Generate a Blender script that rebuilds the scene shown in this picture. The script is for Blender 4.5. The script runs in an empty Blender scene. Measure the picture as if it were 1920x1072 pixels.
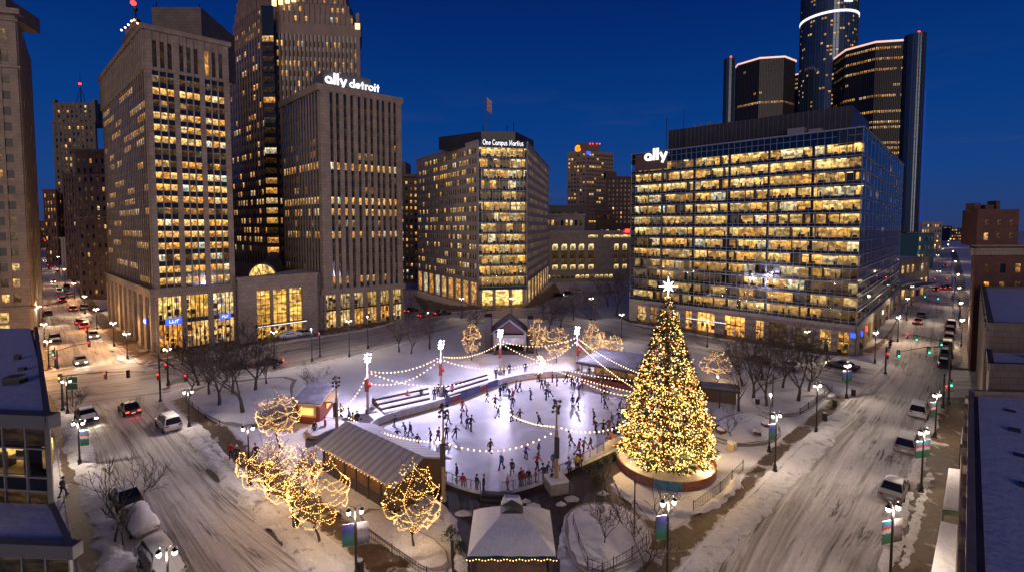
import bpy, bmesh, math, random
from mathutils import Vector, Matrix, Euler
RND = random.Random(11)
C = bpy.context.scene.collection
rad = math.radians
H = 24.0
F = 900.0
TH = rad(3.0)
PY = 472.0
cT, sT = math.cos(TH), math.sin(TH)

# ---- measuring helpers: where a thing seen at a place in the photograph stands on the ground
def YD(y):
    v = (y-PY)/F
    return H*(cT-v*sT)/(sT+v*cT)
def G(x, y, z=0.0):
    v = (y-PY)/F; k = (H-z)/(sT+v*cT)
    return Vector(((x-960)/F*k, (cT-v*sT)*k, z))
def P(x, yb):
    Y = YD(yb); return Vector(((x-960)/F*Y*cT, Y, 0))
def PD(x, Y): return Vector(((x-960)/F*Y*cT, Y, 0))
def ZT(Y, y):
    v = (y-PY)/F; return H-Y*(sT+v*cT)/(cT-v*sT)
def toP(p):
    d = p[1]*cT-(p[2]-H)*sT
    if d <= 0.1: return (-9999, -9999)
    u = p[1]*sT+(p[2]-H)*cT
    return (960+F*p[0]/d, PY-F*u/d)

# ---- scene, camera, sky
sc = bpy.context.scene
cam_d = bpy.data.cameras.new('camera'); cam = bpy.data.objects.new('camera', cam_d); C.objects.link(cam)
cam.location = (0, 0, H); cam.rotation_euler = (rad(90)-TH, 0, 0)
cam_d.sensor_width = 36; cam_d.lens = 36*F/1920; cam_d.shift_y = -(536-PY)/1920
cam_d.clip_end = 6000; cam_d.clip_start = 0.5
sc.camera = cam
sc.view_settings.view_transform = 'Standard'; sc.view_settings.look = 'None'; sc.view_settings.gamma = 1
sc.view_settings.exposure = 0.0
sc.cycles.use_denoising = True
sc.cycles.max_bounces = 6; sc.cycles.diffuse_bounces = 2; sc.cycles.glossy_bounces = 3; sc.cycles.transparent_max_bounces = 10
sc.cycles.transmission_bounces = 2
sc.cycles.sample_clamp_indirect = 3.0; sc.cycles.caustics_reflective = False; sc.cycles.caustics_refractive = False
try: sc.cycles.use_light_tree = True
except Exception: pass

w = bpy.data.worlds.new('World'); sc.world = w; w.use_nodes = True
nt = w.node_tree; bg = nt.nodes['Background']
tc = nt.nodes.new('ShaderNodeTexCoord'); sx = nt.nodes.new('ShaderNodeSeparateXYZ')
rp = nt.nodes.new('ShaderNodeValToRGB')
nt.links.new(tc.outputs['Generated'], sx.inputs[0])
nz = nt.nodes.new('ShaderNodeTexNoise'); mp = nt.nodes.new('ShaderNodeMapping'); mp.inputs['Scale'].default_value = (1.2, 1.2, 7)
nt.links.new(tc.outputs['Generated'], mp.inputs[0]); nt.links.new(mp.outputs[0], nz.inputs['Vector']); nz.inputs['Scale'].default_value = 3.2; nz.inputs['Detail'].default_value = 4
nt.links.new(sx.outputs['Z'], rp.inputs[0])
el = rp.color_ramp.elements
el[0].position = 0.0; el[0].color = (0.022, 0.046, 0.150, 1)
el[1].position = 0.55; el[1].color = (0.0006, 0.0085, 0.075, 1)
e = el.new(0.09); e.color = (0.009, 0.052, 0.220, 1)
e = el.new(0.2); e.color = (0.0025, 0.042, 0.215, 1)
e = el.new(0.36); e.color = (0.0012, 0.024, 0.160, 1)
r2 = nt.nodes.new('ShaderNodeValToRGB'); r2.color_ramp.elements[0].position = 0.56; r2.color_ramp.elements[1].position = 0.78
r2.color_ramp.elements[0].color = (0, 0, 0, 1); r2.color_ramp.elements[1].color = (1, 1, 1, 1)
nt.links.new(nz.outputs['Fac'], r2.inputs[0])
r3 = nt.nodes.new('ShaderNodeMapRange'); r3.inputs[1].default_value = 0.02; r3.inputs[2].default_value = 0.3; r3.inputs[3].default_value = 0.65; r3.inputs[4].default_value = 0.0
nt.links.new(sx.outputs['Z'], r3.inputs[0])
mm = nt.nodes.new('ShaderNodeMath'); mm.operation = 'MULTIPLY'; nt.links.new(r2.outputs[0], mm.inputs[0]); nt.links.new(r3.outputs[0], mm.inputs[1])
mx = nt.nodes.new('ShaderNodeMixRGB'); nt.links.new(mm.outputs[0], mx.inputs[0]); nt.links.new(rp.outputs[0], mx.inputs[1]); mx.inputs[2].default_value = (0.055, 0.065, 0.20, 1)
nt.links.new(mx.outputs[0], bg.inputs[0]); bg.inputs[1].default_value = 1.0

sun_d = bpy.data.lights.new('facade_fill', 'SUN'); sun_d.energy = 1.0; sun_d.angle = rad(42); sun_d.color = (1.0, 0.77, 0.62)  # low warm fill added to brighten the facades, standing for western twilight
sun = bpy.data.objects.new('facade_fill', sun_d); C.objects.link(sun); sun.location = (0, -50, 60)
sun.rotation_euler = Vector((0.06, 1.0, -0.07)).to_track_quat('-Z', 'Y').to_euler()

# ---- materials
def newmat(name):
    m = bpy.data.materials.new(name); m.use_nodes = True
    return m, m.node_tree, m.node_tree.nodes['Principled BSDF']
def col4(c): return (c[0], c[1], c[2], 1)
def N(nt, t, **kw):
    n = nt.nodes.new(t)
    for k, v in kw.items():
        if k.startswith('i_'):
            key = k[2:].replace('_', ' ')
            n.inputs[int(key) if key.isdigit() else key].default_value = v
        else: setattr(n, k, v)
    return n
def ramp(nt, src, stops):
    r = nt.nodes.new('ShaderNodeValToRGB'); e = r.color_ramp.elements
    e[0].position, e[0].color = stops[0][0], col4(stops[0][1]); e[1].position, e[1].color = stops[-1][0], col4(stops[-1][1])
    for p, c in stops[1:-1]:
        q = e.new(p); q.color = col4(c)
    nt.links.new(src, r.inputs[0]); return r
def simple(name, c, rough=.75, metal=0.0, c2=None, scale=1.5, bump=0.0, bscale=6.0, spec=None, stretch=None):
    m, nt, b = newmat(name); b.inputs['Base Color'].default_value = col4(c); b.inputs['Roughness'].default_value = rough
    b.inputs['Metallic'].default_value = metal
    if spec is not None: b.inputs['Specular IOR Level'].default_value = spec
    if c2 or bump:
        g = N(nt, 'ShaderNodeNewGeometry'); vec = g.outputs['Position']
        if stretch:
            mpn = N(nt, 'ShaderNodeMapping'); mpn.inputs['Scale'].default_value = stretch
            nt.links.new(vec, mpn.inputs[0]); vec = mpn.outputs[0]
    if c2:
        n = N(nt, 'ShaderNodeTexNoise', i_Scale=scale, i_Detail=6.0, i_Roughness=.62); nt.links.new(vec, n.inputs['Vector'])
        r = ramp(nt, n.outputs['Fac'], [(0.36, c), (0.66, c2)]); nt.links.new(r.outputs[0], b.inputs['Base Color'])
    if bump:
        n = N(nt, 'ShaderNodeTexNoise', i_Scale=bscale, i_Detail=5.0); nt.links.new(vec, n.inputs['Vector'])
        bp = N(nt, 'ShaderNodeBump', i_Strength=bump, i_Distance=0.15); nt.links.new(n.outputs['Fac'], bp.inputs['Height']); nt.links.new(bp.outputs[0], b.inputs['Normal'])
    return m
def emis(name, c, s, sampling=False):
    m, nt, b = newmat(name); b.inputs['Base Color'].default_value = col4(c); b.inputs['Emission Color'].default_value = col4(c)
    b.inputs['Emission Strength'].default_value = s
    if not sampling: m.cycles.emission_sampling = 'NONE'
    return m
def brick(name, c, c2, mortar, sc_=0.6):
    m, nt, b = newmat(name); g = N(nt, 'ShaderNodeNewGeometry'); s = N(nt, 'ShaderNodeSeparateXYZ'); nt.links.new(g.outputs['Position'], s.inputs[0])
    a = N(nt, 'ShaderNodeMath', operation='ADD'); nt.links.new(s.outputs[0], a.inputs[0]); nt.links.new(s.outputs[1], a.inputs[1])
    cb = N(nt, 'ShaderNodeCombineXYZ'); nt.links.new(a.outputs[0], cb.inputs[0]); nt.links.new(s.outputs[2], cb.inputs[1])
    t = N(nt, 'ShaderNodeTexBrick', i_Scale=sc_); t.inputs['Color1'].default_value = col4(c); t.inputs['Color2'].default_value = col4(c2); t.inputs['Mortar'].default_value = col4(mortar)
    t.inputs['Mortar Size'].default_value = 0.012
    nt.links.new(cb.outputs[0], t.inputs['Vector'])
    n = N(nt, 'ShaderNodeTexNoise', i_Scale=0.5, i_Detail=6.0); nt.links.new(g.outputs['Position'], n.inputs['Vector'])
    mxx = N(nt, 'ShaderNodeMixRGB', blend_type='MULTIPLY', i_0=0.6); nt.links.new(t.outputs[0], mxx.inputs[1])
    r = ramp(nt, n.outputs['Fac'], [(.3, (.55, .55, .55)), (.7, (1, 1, 1))]); nt.links.new(r.outputs[0], mxx.inputs[2]); nt.links.new(mxx.outputs[0], b.inputs['Base Color'])
    b.inputs['Roughness'].default_value = .8
    return m

M = {}
M['stone'] = brick('limestone', (.36, .285, .215), (.29, .23, .175), (.2, .16, .13), .35)
M['stone_dark'] = brick('granite', (.18, .145, .12), (.15, .12, .10), (.09, .08, .08), .4)
M['stone_pale'] = brick('pale stone', (.44, .37, .29), (.37, .31, .25), (.26, .23, .21), .35)
M['tower'] = simple('rose granite', (.27, .19, .15), .6, c2=(.20, .145, .12), scale=.3, bump=.1)
M['onecm'] = simple('pale precast', (.45, .39, .35), .7, c2=(.37, .32, .29), scale=.4)
M['brickred'] = brick('red brick', (.16, .065, .045), (.11, .045, .035), (.12, .09, .08), 1.3)
M['brickbrown'] = brick('brown brick', (.12, .07, .055), (.09, .05, .045), (.07, .05, .05), .9)
M['dark'] = simple('dark metal panel', (.022, .022, .028), .45, c2=(.035, .033, .04), scale=.6)
M['spandrel'] = simple('dark spandrel glass', (.018, .024, .03), .12, spec=.8)
M['spandrel_blue'] = simple('blue spandrel glass', (.03, .045, .07), .1, spec=.9)
M['mull'] = simple('aluminium mullion', (.30, .33, .36), .4, .6)
M['iron'] = simple('black painted iron', (.012, .012, .013), .45)
M['galv'] = simple('galvanised steel', (.36, .35, .36), .45, .5, c2=(.25, .25, .26), scale=5)
M['polewhite'] = simple('pale painted pole', (.55, .50, .47), .5, c2=(.42, .38, .35), scale=4)
M['bark'] = simple('bark', (.045, .033, .026), .9, c2=(.085, .065, .05), scale=7, bump=.4, bscale=20)
M['bark_pale'] = simple('pale bark', (.11, .085, .06), .9, c2=(.06, .045, .035), scale=9, bump=.4, bscale=20)
M['wood'] = simple('plank wood', (.16, .085, .04), .75, c2=(.09, .05, .028), scale=1.6, stretch=(1, 1, 9), bump=.3)
M['darkwood'] = simple('dark stained wood', (.035, .028, .03), .7, c2=(.06, .045, .045), scale=3, stretch=(1, 1, 6))
M['kiosk'] = simple('kiosk red paint', (.22, .045, .025), .6, c2=(.15, .03, .02), scale=4)
M['cream'] = simple('cream paint', (.5, .38, .2), .6)
M['tyre'] = simple('tyre', (.012, .012, .012), .85)
M['chrome'] = simple('rim', (.4, .4, .42), .35, .8)
M['carglass'] = simple('car glass', (.01, .012, .016), .06, spec=.8)
M['tray'] = simple('green canvas', (.02, .06, .05), .8)
M['concrete'] = simple('concrete', (.30, .27, .25), .85, c2=(.2, .18, .17), scale=2, bump=.15)
M['bench'] = simple('bench timber', (.07, .035, .025), .8)
M['skin'] = simple('skin', (.45, .27, .19), .6)
M['roofgrey'] = simple('grey roof', (.12, .12, .13), .8)

def snow_mat(name, c, dirt, thr=(.45, .7), scale=.5, bump=.5, rough=.85):
    m, nt, b = newmat(name); g = N(nt, 'ShaderNodeNewGeometry')
    n = N(nt, 'ShaderNodeTexNoise', i_Scale=scale, i_Detail=9.0, i_Roughness=.65); nt.links.new(g.outputs['Position'], n.inputs['Vector'])
    r = ramp(nt, n.outputs['Fac'], [(thr[0], c), (thr[1], dirt)])
    n2 = N(nt, 'ShaderNodeTexNoise', i_Scale=5.0, i_Detail=6.0, i_Roughness=.7); nt.links.new(g.outputs['Position'], n2.inputs['Vector'])
    r2_ = ramp(nt, n2.outputs['Fac'], [(.3, (.72, .72, .72)), (.6, (1, 1, 1))])
    mxx = N(nt, 'ShaderNodeMixRGB', blend_type='MULTIPLY', i_0=0.8); nt.links.new(r.outputs[0], mxx.inputs[1]); nt.links.new(r2_.outputs[0], mxx.inputs[2])
    nt.links.new(mxx.outputs[0], b.inputs['Base Color']); b.inputs['Roughness'].default_value = rough
    n3 = N(nt, 'ShaderNodeTexNoise', i_Scale=1.6, i_Detail=8.0, i_Roughness=.6); nt.links.new(g.outputs['Position'], n3.inputs['Vector'])
    bp = N(nt, 'ShaderNodeBump', i_Strength=bump, i_Distance=0.35); nt.links.new(n3.outputs['Fac'], bp.inputs['Height']); nt.links.new(bp.outputs[0], b.inputs['Normal'])
    return m
M['snow'] = snow_mat('snow', (.76, .75, .77), (.48, .45, .45), (.5, .78))
M['snow_clean'] = snow_mat('clean snow', (.80, .80, .82), (.68, .68, .70), (.4, .8), bump=.28)
M['snow_dirty'] = snow_mat('ploughed snow', (.74, .73, .74), (.20, .17, .155), (.55, .70), scale=.8, bump=.8)

def road_mat(name, base, track, bare):
    # packed snow worn by tyres: streaks follow the road (UV: metres across, metres along)
    m, nt, b = newmat(name); uv = N(nt, 'ShaderNodeUVMap', uv_map='UVMap'); g = N(nt, 'ShaderNodeNewGeometry')
    def nz_(sx_, sy_, det=6, rough=.6, dist=0):
        mpn = N(nt, 'ShaderNodeMapping'); mpn.inputs['Scale'].default_value = (sx_, sy_, 1); nt.links.new(uv.outputs[0], mpn.inputs[0])
        n = N(nt, 'ShaderNodeTexNoise', i_Scale=1.0, i_Detail=float(det), i_Roughness=rough, i_Distortion=dist); nt.links.new(mpn.outputs[0], n.inputs['Vector']); return n
    a = nz_(.8, .03, 7, .7, .8); bb = nz_(2.6, .09, 6, .72, 1.4); cc = nz_(.16, .09, 5)
    r = ramp(nt, a.outputs['Fac'], [(.36, base), (.50, [x*.8+y*.2 for x, y in zip(base, track)]), (.63, track)])
    r2_ = ramp(nt, bb.outputs['Fac'], [(.36, (.62, .60, .59)), (.50, (1, 1, 1))])
    mxx = N(nt, 'ShaderNodeMixRGB', blend_type='MULTIPLY', i_0=.75); nt.links.new(r.outputs[0], mxx.inputs[1]); nt.links.new(r2_.outputs[0], mxx.inputs[2])
    mul = N(nt, 'ShaderNodeMath', operation='MULTIPLY'); nt.links.new(cc.outputs['Fac'], mul.inputs[0]); nt.links.new(bb.outputs['Fac'], mul.inputs[1])
    r3_ = ramp(nt, mul.outputs[0], [(.275, (0, 0, 0)), (.345, (1, 1, 1))])
    m3 = N(nt, 'ShaderNodeMixRGB'); nt.links.new(r3_.outputs[0], m3.inputs[0]); nt.links.new(mxx.outputs[0], m3.inputs[1]); m3.inputs[2].default_value = col4(bare)
    fine = N(nt, 'ShaderNodeTexNoise', i_Scale=3.0, i_Detail=8.0, i_Roughness=.7); nt.links.new(g.outputs['Position'], fine.inputs['Vector'])
    r4 = ramp(nt, fine.outputs['Fac'], [(.3, (.70, .69, .68)), (.65, (1, 1, 1))])
    m4 = N(nt, 'ShaderNodeMixRGB', blend_type='MULTIPLY', i_0=.7); nt.links.new(m3.outputs[0], m4.inputs[1]); nt.links.new(r4.outputs[0], m4.inputs[2])
    nt.links.new(m4.outputs[0], b.inputs['Base Color']); b.inputs['Roughness'].default_value = .6
    bp = N(nt, 'ShaderNodeBump', i_Strength=.55, i_Distance=0.1); nt.links.new(bb.outputs['Fac'], bp.inputs['Height']); nt.links.new(bp.outputs[0], b.inputs['Normal'])
    return m
M['road'] = road_mat('packed snow road', (.70, .68, .68), (.26, .235, .22), (.08, .07, .065))
M['walk'] = None
def walk_mat(name, wet, wet2, snow, t0, t1):
    m, nt, b = newmat(name); g = N(nt, 'ShaderNodeNewGeometry'); uv = N(nt, 'ShaderNodeUVMap', uv_map='UVMap')
    n = N(nt, 'ShaderNodeTexNoise', i_Scale=.55, i_Detail=9.0, i_Roughness=.62, i_Distortion=.6); nt.links.new(g.outputs['Position'], n.inputs['Vector'])
    # more snow towards the edges of the path: 'Edge' carries 0 at the middle and 1 at the rim
    ed = N(nt, 'ShaderNodeUVMap', uv_map='Edge'); s = N(nt, 'ShaderNodeSeparateXYZ'); nt.links.new(ed.outputs[0], s.inputs[0])
    p = N(nt, 'ShaderNodeMath', operation='POWER', i_1=3.0); nt.links.new(s.outputs[0], p.inputs[0])
    k = N(nt, 'ShaderNodeMath', operation='MULTIPLY', i_1=.22); nt.links.new(p.outputs[0], k.inputs[0])
    a = N(nt, 'ShaderNodeMath', operation='ADD'); nt.links.new(n.outputs['Fac'], a.inputs[0]); nt.links.new(k.outputs[0], a.inputs[1])
    r = ramp(nt, a.outputs[0], [(t0, (0, 0, 0)), (t1, (1, 1, 1))])
    n2 = N(nt, 'ShaderNodeTexNoise', i_Scale=2.4, i_Detail=8.0, i_Roughness=.7); nt.links.new(g.outputs['Position'], n2.inputs['Vector'])
    rw = ramp(nt, n2.outputs['Fac'], [(.35, wet), (.62, wet2)])
    rs = ramp(nt, n2.outputs['Fac'], [(.3, [q*.7 for q in snow]), (.6, snow)])
    mxx = N(nt, 'ShaderNodeMixRGB'); nt.links.new(r.outputs[0], mxx.inputs[0]); nt.links.new(rw.outputs[0], mxx.inputs[1]); nt.links.new(rs.outputs[0], mxx.inputs[2])
    nt.links.new(mxx.outputs[0], b.inputs['Base Color'])
    b.inputs['Specular IOR Level'].default_value = .25; rr = N(nt, 'ShaderNodeMapRange', i_3=.6, i_4=.9); nt.links.new(r.outputs[0], rr.inputs[0]); nt.links.new(rr.outputs[0], b.inputs['Roughness'])
    bp = N(nt, 'ShaderNodeBump', i_Strength=.5, i_Distance=0.12); nt.links.new(a.outputs[0], bp.inputs['Height']); nt.links.new(bp.outputs[0], b.inputs['Normal'])
    return m
M['walk'] = walk_mat('wet brown pavement', (.075, .052, .036), (.15, .11, .078), (.62, .59, .57), .595, .665)
M['plaza'] = walk_mat('dark wet plaza', (.035, .028, .032), (.075, .06, .062), (.60, .57, .60), .66, .72)

def window_mat(name, warm, pale, k, glass=(.012, .018, .024), blinds=True):
    m, nt, b = newmat(name)
    uv = N(nt, 'ShaderNodeUVMap', uv_map='UVMap'); lt = N(nt, 'ShaderNodeUVMap', uv_map='Lit')
    s = N(nt, 'ShaderNodeSeparateXYZ'); nt.links.new(lt.outputs[0], s.inputs[0])      # x: how lit, y: seed
    su = N(nt, 'ShaderNodeSeparateXYZ'); nt.links.new(uv.outputs[0], su.inputs[0])
    off = N(nt, 'ShaderNodeCombineXYZ'); sd = N(nt, 'ShaderNodeMath', operation='MULTIPLY', i_1=57.0); nt.links.new(s.outputs[1], sd.inputs[0])
    nt.links.new(sd.outputs[0], off.inputs[0]); nt.links.new(sd.outputs[0], off.inputs[1])
    va = N(nt, 'ShaderNodeVectorMath', operation='ADD'); nt.links.new(uv.outputs[0], va.inputs[0]); nt.links.new(off.outputs[0], va.inputs[1])
    mpn = N(nt, 'ShaderNodeMapping'); mpn.inputs['Scale'].default_value = (1.7, 2.2, 1); nt.links.new(va.outputs[0], mpn.inputs[0])
    vr = N(nt, 'ShaderNodeTexVoronoi', i_Scale=1.0, distance='CHEBYCHEV'); nt.links.new(mpn.outputs[0], vr.inputs['Vector'])
    vsep = N(nt, 'ShaderNodeSeparateXYZ'); nt.links.new(vr.outputs['Color'], vsep.inputs[0])
    blk = ramp(nt, vsep.outputs[0], [(0.0, (.34,)*3), (.5, (.85,)*3), (1.0, (1.6,)*3)])
    nz1 = N(nt, 'ShaderNodeTexNoise', i_Scale=3.0, i_Detail=4.0); nt.links.new(va.outputs[0], nz1.inputs['Vector'])
    nr = ramp(nt, nz1.outputs['Fac'], [(.36, (.25,)*3), (.55, (1,)*3)])
    vg = ramp(nt, su.outputs[1], [(0.0, (.4,)*3), (.35, (.75,)*3), (.75, (.9,)*3), (.83, (1.5,)*3), (1.0, (1.0,)*3)])
    m1 = N(nt, 'ShaderNodeMixRGB', blend_type='MULTIPLY', i_0=1.0); nt.links.new(blk.outputs[0], m1.inputs[1]); nt.links.new(nr.outputs[0], m1.inputs[2])
    m2 = N(nt, 'ShaderNodeMixRGB', blend_type='MULTIPLY', i_0=1.0); nt.links.new(m1.outputs[0], m2.inputs[1]); nt.links.new(vg.outputs[0], m2.inputs[2])
    tone = ramp(nt, s.outputs[1], [(0.0, warm), (.8, pale), (.93, (.98, .70, .34)), (.985, (.85, .75, .50)), (1.0, (.75, .85, .7))])
    m3 = N(nt, 'ShaderNodeMixRGB', blend_type='MULTIPLY', i_0=1.0); nt.links.new(tone.outputs[0], m3.inputs[1]); nt.links.new(m2.outputs[0], m3.inputs[2])
    st = N(nt, 'ShaderNodeMath', operation='MULTIPLY', i_1=k); nt.links.new(s.outputs[0], st.inputs[0])
    nt.links.new(m3.outputs[0], b.inputs['Emission Color']); nt.links.new(st.outputs[0], b.inputs['Emission Strength'])
    b.inputs['Base Color'].default_value = col4(glass); b.inputs['Roughness'].default_value = .08; b.inputs['Specular IOR Level'].default_value = .22
    m.cycles.emission_sampling = 'NONE'
    return m
M['win'] = window_mat('window glass', (1.0, .40, .06), (1.0, .60, .20), 1.45)
M['win_yellow'] = window_mat('yellow lit glass', (1.0, .47, .06), (1.0, .62, .18), 1.35)
M['room'] = window_mat('lit room wall', (1.0, .45, .06), (1.0, .60, .17), 1.35, glass=(.3, .25, .2))
M['ceil'] = emis('ceiling light', (1.0, .74, .36), 2.6)
M['furn'] = simple('office furniture', (.03, .022, .018), .7)
m, nt, b = newmat('curtain wall glass')
for n_ in list(nt.nodes):
    if n_.type == 'BSDF_PRINCIPLED': nt.nodes.remove(n_)
out = [n_ for n_ in nt.nodes if n_.type == 'OUTPUT_MATERIAL'][0]
tr = N(nt, 'ShaderNodeBsdfTransparent'); tr.inputs[0].default_value = (.80, .84, .84, 1)
gl = N(nt, 'ShaderNodeBsdfGlossy', i_Roughness=.015); fr = N(nt, 'ShaderNodeFresnel', i_IOR=1.75)
ms = N(nt, 'ShaderNodeMixShader'); nt.links.new(fr.outputs[0], ms.inputs[0]); nt.links.new(tr.outputs[0], ms.inputs[1]); nt.links.new(gl.outputs[0], ms.inputs[2]); nt.links.new(ms.outputs[0], out.inputs[0])
M['glass'] = m
M['sign_white'] = emis('white sign light', (1, .97, 1), 1.25)
M['sign_blue'] = emis('blue sign light', (.03, .09, 1), 2.0)
M['sign_orange'] = emis('orange sign light', (1, .17, .01), 3.0)
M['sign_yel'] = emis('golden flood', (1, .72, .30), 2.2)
M['sign_blue_dim'] = emis('dim blue light', (.03, .07, .5), .45)
M['teal'] = simple('teal panel', (.04, .12, .14), .6)
M['lamp_red'] = emis('red lamp', (1, .03, .02), 6)
M['lamp_green'] = emis('green lamp', (.05, 1, .45), 6)
M['lamp_amber'] = emis('amber lamp', (1, .35, .05), 5)
M['bulb'] = emis('warm bulb', (1, .54, .15), 6.0)
M['bulb_tree'] = emis('tree bulb', (1, .62, .18), 7.0)
M['bulb_big'] = emis('festoon bulb', (1, .62, .32), 7.0)
M['globe'] = emis('lamp globe', (1, .90, .78), 5)
M['flood'] = emis('flood lamp', (.78, .80, 1), 14)
M['head'] = emis('headlamp', (1, .93, .75), 12)
M['tail'] = emis('tail lamp', (1, .06, .03), 4)
M['lens_red'] = simple('red lens', (.25, .01, .01), .3)
M['lens_clear'] = simple('clear lens', (.4, .4, .4), .2)

# ---- mesh builder
class MB:
    def __init__(s): s.v = []; s.f = []; s.uv = []; s.mi = []; s.ed = []; s.has_uv = False
    def face(s, pts, mi=0, uv=None, ed=None):
        b = len(s.v); s.v.extend(Vector(p) for p in pts); s.f.append(tuple(range(b, b+len(pts)))); s.mi.append(mi)
        if uv: s.has_uv = True
        s.uv.append(uv or [(0, 0)]*len(pts)); s.ed.append(ed or [(0, 0)]*len(pts))
    def raw(s, vs, fs, mi=0):
        b = len(s.v); s.v.extend(vs)
        for f in fs:
            s.f.append(tuple(b+i for i in f)); s.mi.append(mi); s.uv.append([(0, 0)]*len(f)); s.ed.append([(0, 0)]*len(f))
    def hexa(s, p, mi=0):   # p: 8 points, bottom ring then top ring (counter-clockwise from above)
        s.raw([Vector(q) for q in p], [(3, 2, 1, 0), (4, 5, 6, 7), (0, 1, 5, 4), (1, 2, 6, 5), (2, 3, 7, 6), (3, 0, 4, 7)], mi)
    def box(s, x0, x1, y0, y1, z0, z1, mi=0):
        s.hexa([(x0, y0, z0), (x1, y0, z0), (x1, y1, z0), (x0, y1, z0), (x0, y0, z1), (x1, y0, z1), (x1, y1, z1), (x0, y1, z1)], mi)
    def obox(s, c, a, L, W, z0, z1, mi=0):   # oriented box, centre c, angle a
        ca, sa = math.cos(a), math.sin(a); q = []
        for z in (z0, z1):
            for (i, j) in ((-1, -1), (1, -1), (1, 1), (-1, 1)):
                x, y = i*L/2, j*W/2; q.append((c[0]+x*ca-y*sa, c[1]+x*sa+y*ca, z))
        s.hexa(q, mi)
    def prism(s, poly, z0, z1, mi=0, top=None):
        n = len(poly); top = top or poly
        vs = [Vector((p[0], p[1], z0)) for p in poly]+[Vector((p[0], p[1], z1)) for p in top]
        s.raw(vs, [tuple(range(n))[::-1], tuple(range(n, 2*n))]+[(i, (i+1) % n, n+(i+1) % n, n+i) for i in range(n)], mi)
    def cone(s, p0, p1, r0, r1, n=8, mi=0, caps=True):
        p0 = Vector(p0); p1 = Vector(p1); d = (p1-p0)
        if d.length < 1e-6: return
        q = d.to_track_quat('Z', 'Y'); vs = []
        for p, r in ((p0, r0), (p1, r1)):
            for i in range(n):
                a = 2*math.pi*i/n; vs.append(p+q @ Vector((r*math.cos(a), r*math.sin(a), 0)))
        fs = [(i, (i+1) % n, n+(i+1) % n, n+i) for i in range(n)]
        if caps: fs += [tuple(range(n))[::-1], tuple(range(n, 2*n))]
        s.raw(vs, fs, mi)
    def tube(s, pts, rs, n=5, mi=0):
        pts = [Vector(p) for p in pts]; m_ = len(pts)
        if not isinstance(rs, (list, tuple)): rs = [rs]*m_
        vs = []
        for k, p in enumerate(pts):
            d = pts[min(k+1, m_-1)]-pts[max(k-1, 0)]
            if d.length < 1e-6: d = Vector((0, 0, 1))
            d.normalize(); ref = Vector((1, 0, 0)) if abs(d.x) < .8 else Vector((0, 1, 0))
            u = d.cross(ref).normalized(); v = d.cross(u)
            for i in range(n):
                a = 2*math.pi*i/n; vs.append(p+(u*math.cos(a)+v*math.sin(a))*rs[k])
        fs = [(k*n+i, k*n+(i+1) % n, (k+1)*n+(i+1) % n, (k+1)*n+i) for k in range(m_-1) for i in range(n)]
        fs += [tuple(range(n))[::-1], tuple((m_-1)*n+i for i in range(n))]
        s.raw(vs, fs, mi)
    def lathe(s, c, prof, n=12, mi=0):   # prof: (r, z) from bottom to top
        vs = []; c = Vector(c)
        for r, z in prof:
            for i in range(n):
                a = 2*math.pi*i/n; vs.append(c+Vector((r*math.cos(a), r*math.sin(a), z)))
        m_ = len(prof)
        fs = [(k*n+i, k*n+(i+1) % n, (k+1)*n+(i+1) % n, (k+1)*n+i) for k in range(m_-1) for i in range(n)]
        fs += [tuple(range(n))[::-1], tuple((m_-1)*n+i for i in range(n))]
        s.raw(vs, fs, mi)
    def ball(s, c, r, mi=0, n=8, k=5, sz=1.0):
        s.lathe((c[0], c[1], c[2]), [(max(.001, r*math.sin(math.pi*i/k)), -r*sz*math.cos(math.pi*i/k)) for i in range(k+1)], n, mi)
    def octa(s, c, r, mi=0):
        x, y, z = c
        s.raw([Vector(q) for q in ((x+r, y, z), (x, y+r, z), (x-r, y, z), (x, y-r, z), (x, y, z+r), (x, y, z-r))],
              [(0, 1, 4), (1, 2, 4), (2, 3, 4), (3, 0, 4), (1, 0, 5), (2, 1, 5), (3, 2, 5), (0, 3, 5)], mi)
    def mesh(s, name, mats, off=None, smooth=False):
        me = bpy.data.meshes.new(name)
        vs = [(v.x-off.x, v.y-off.y, v.z-off.z) for v in s.v] if off else [tuple(v) for v in s.v]
        me.from_pydata(vs, [], s.f)
        if not isinstance(mats, (list, tuple)): mats = [mats]
        for q in mats: me.materials.append(M[q] if isinstance(q, str) else q)
        if len(mats) > 1: me.polygons.foreach_set('material_index', s.mi)
        if s.has_uv:
            l = me.uv_layers.new(name='UVMap'); l.data.foreach_set('uv', [c for f in s.uv for p in f for c in p])
            l = me.uv_layers.new(name=getattr(s, 'uv2', 'Lit')); l.data.foreach_set('uv', [c for f in s.ed for p in f for c in p])
        if smooth: me.polygons.foreach_set('use_smooth', [True]*len(me.polygons))
        me.update(); return me
    def build(s, name, mats, parent=None, smooth=False):
        off = wloc(parent) if parent is not None else None
        o = bpy.data.objects.new(name, s.mesh(name, mats, off, smooth)); C.objects.link(o)
        if parent is not None: o.parent = parent
        return o
def wloc(o):
    v = Vector((0, 0, 0))
    while o is not None: v = v+o.location; o = o.parent
    return v
def thing(name, label, cat, loc=(0, 0, 0), rz=0, group=None):
    o = bpy.data.objects.new(name, None); C.objects.link(o); o.location = Vector(loc); o.rotation_euler = (0, 0, rz)
    o.empty_display_size = .5
    o['label'] = label; o['category'] = cat
    if group: o['group'] = group
    return o
def tag(o, label, cat, group=None):
    o['label'] = label; o['category'] = cat
    if group: o['group'] = group
    return o
def struct(o, label=None, kind='structure'):
    o['kind'] = kind
    if label: o['label'] = label
    return o
def meshobj(name, me, parent=None, loc=None):
    o = bpy.data.objects.new(name, me); C.objects.link(o)
    if parent is not None: o.parent = parent
    if loc is not None: o.location = loc
    return o
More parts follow.
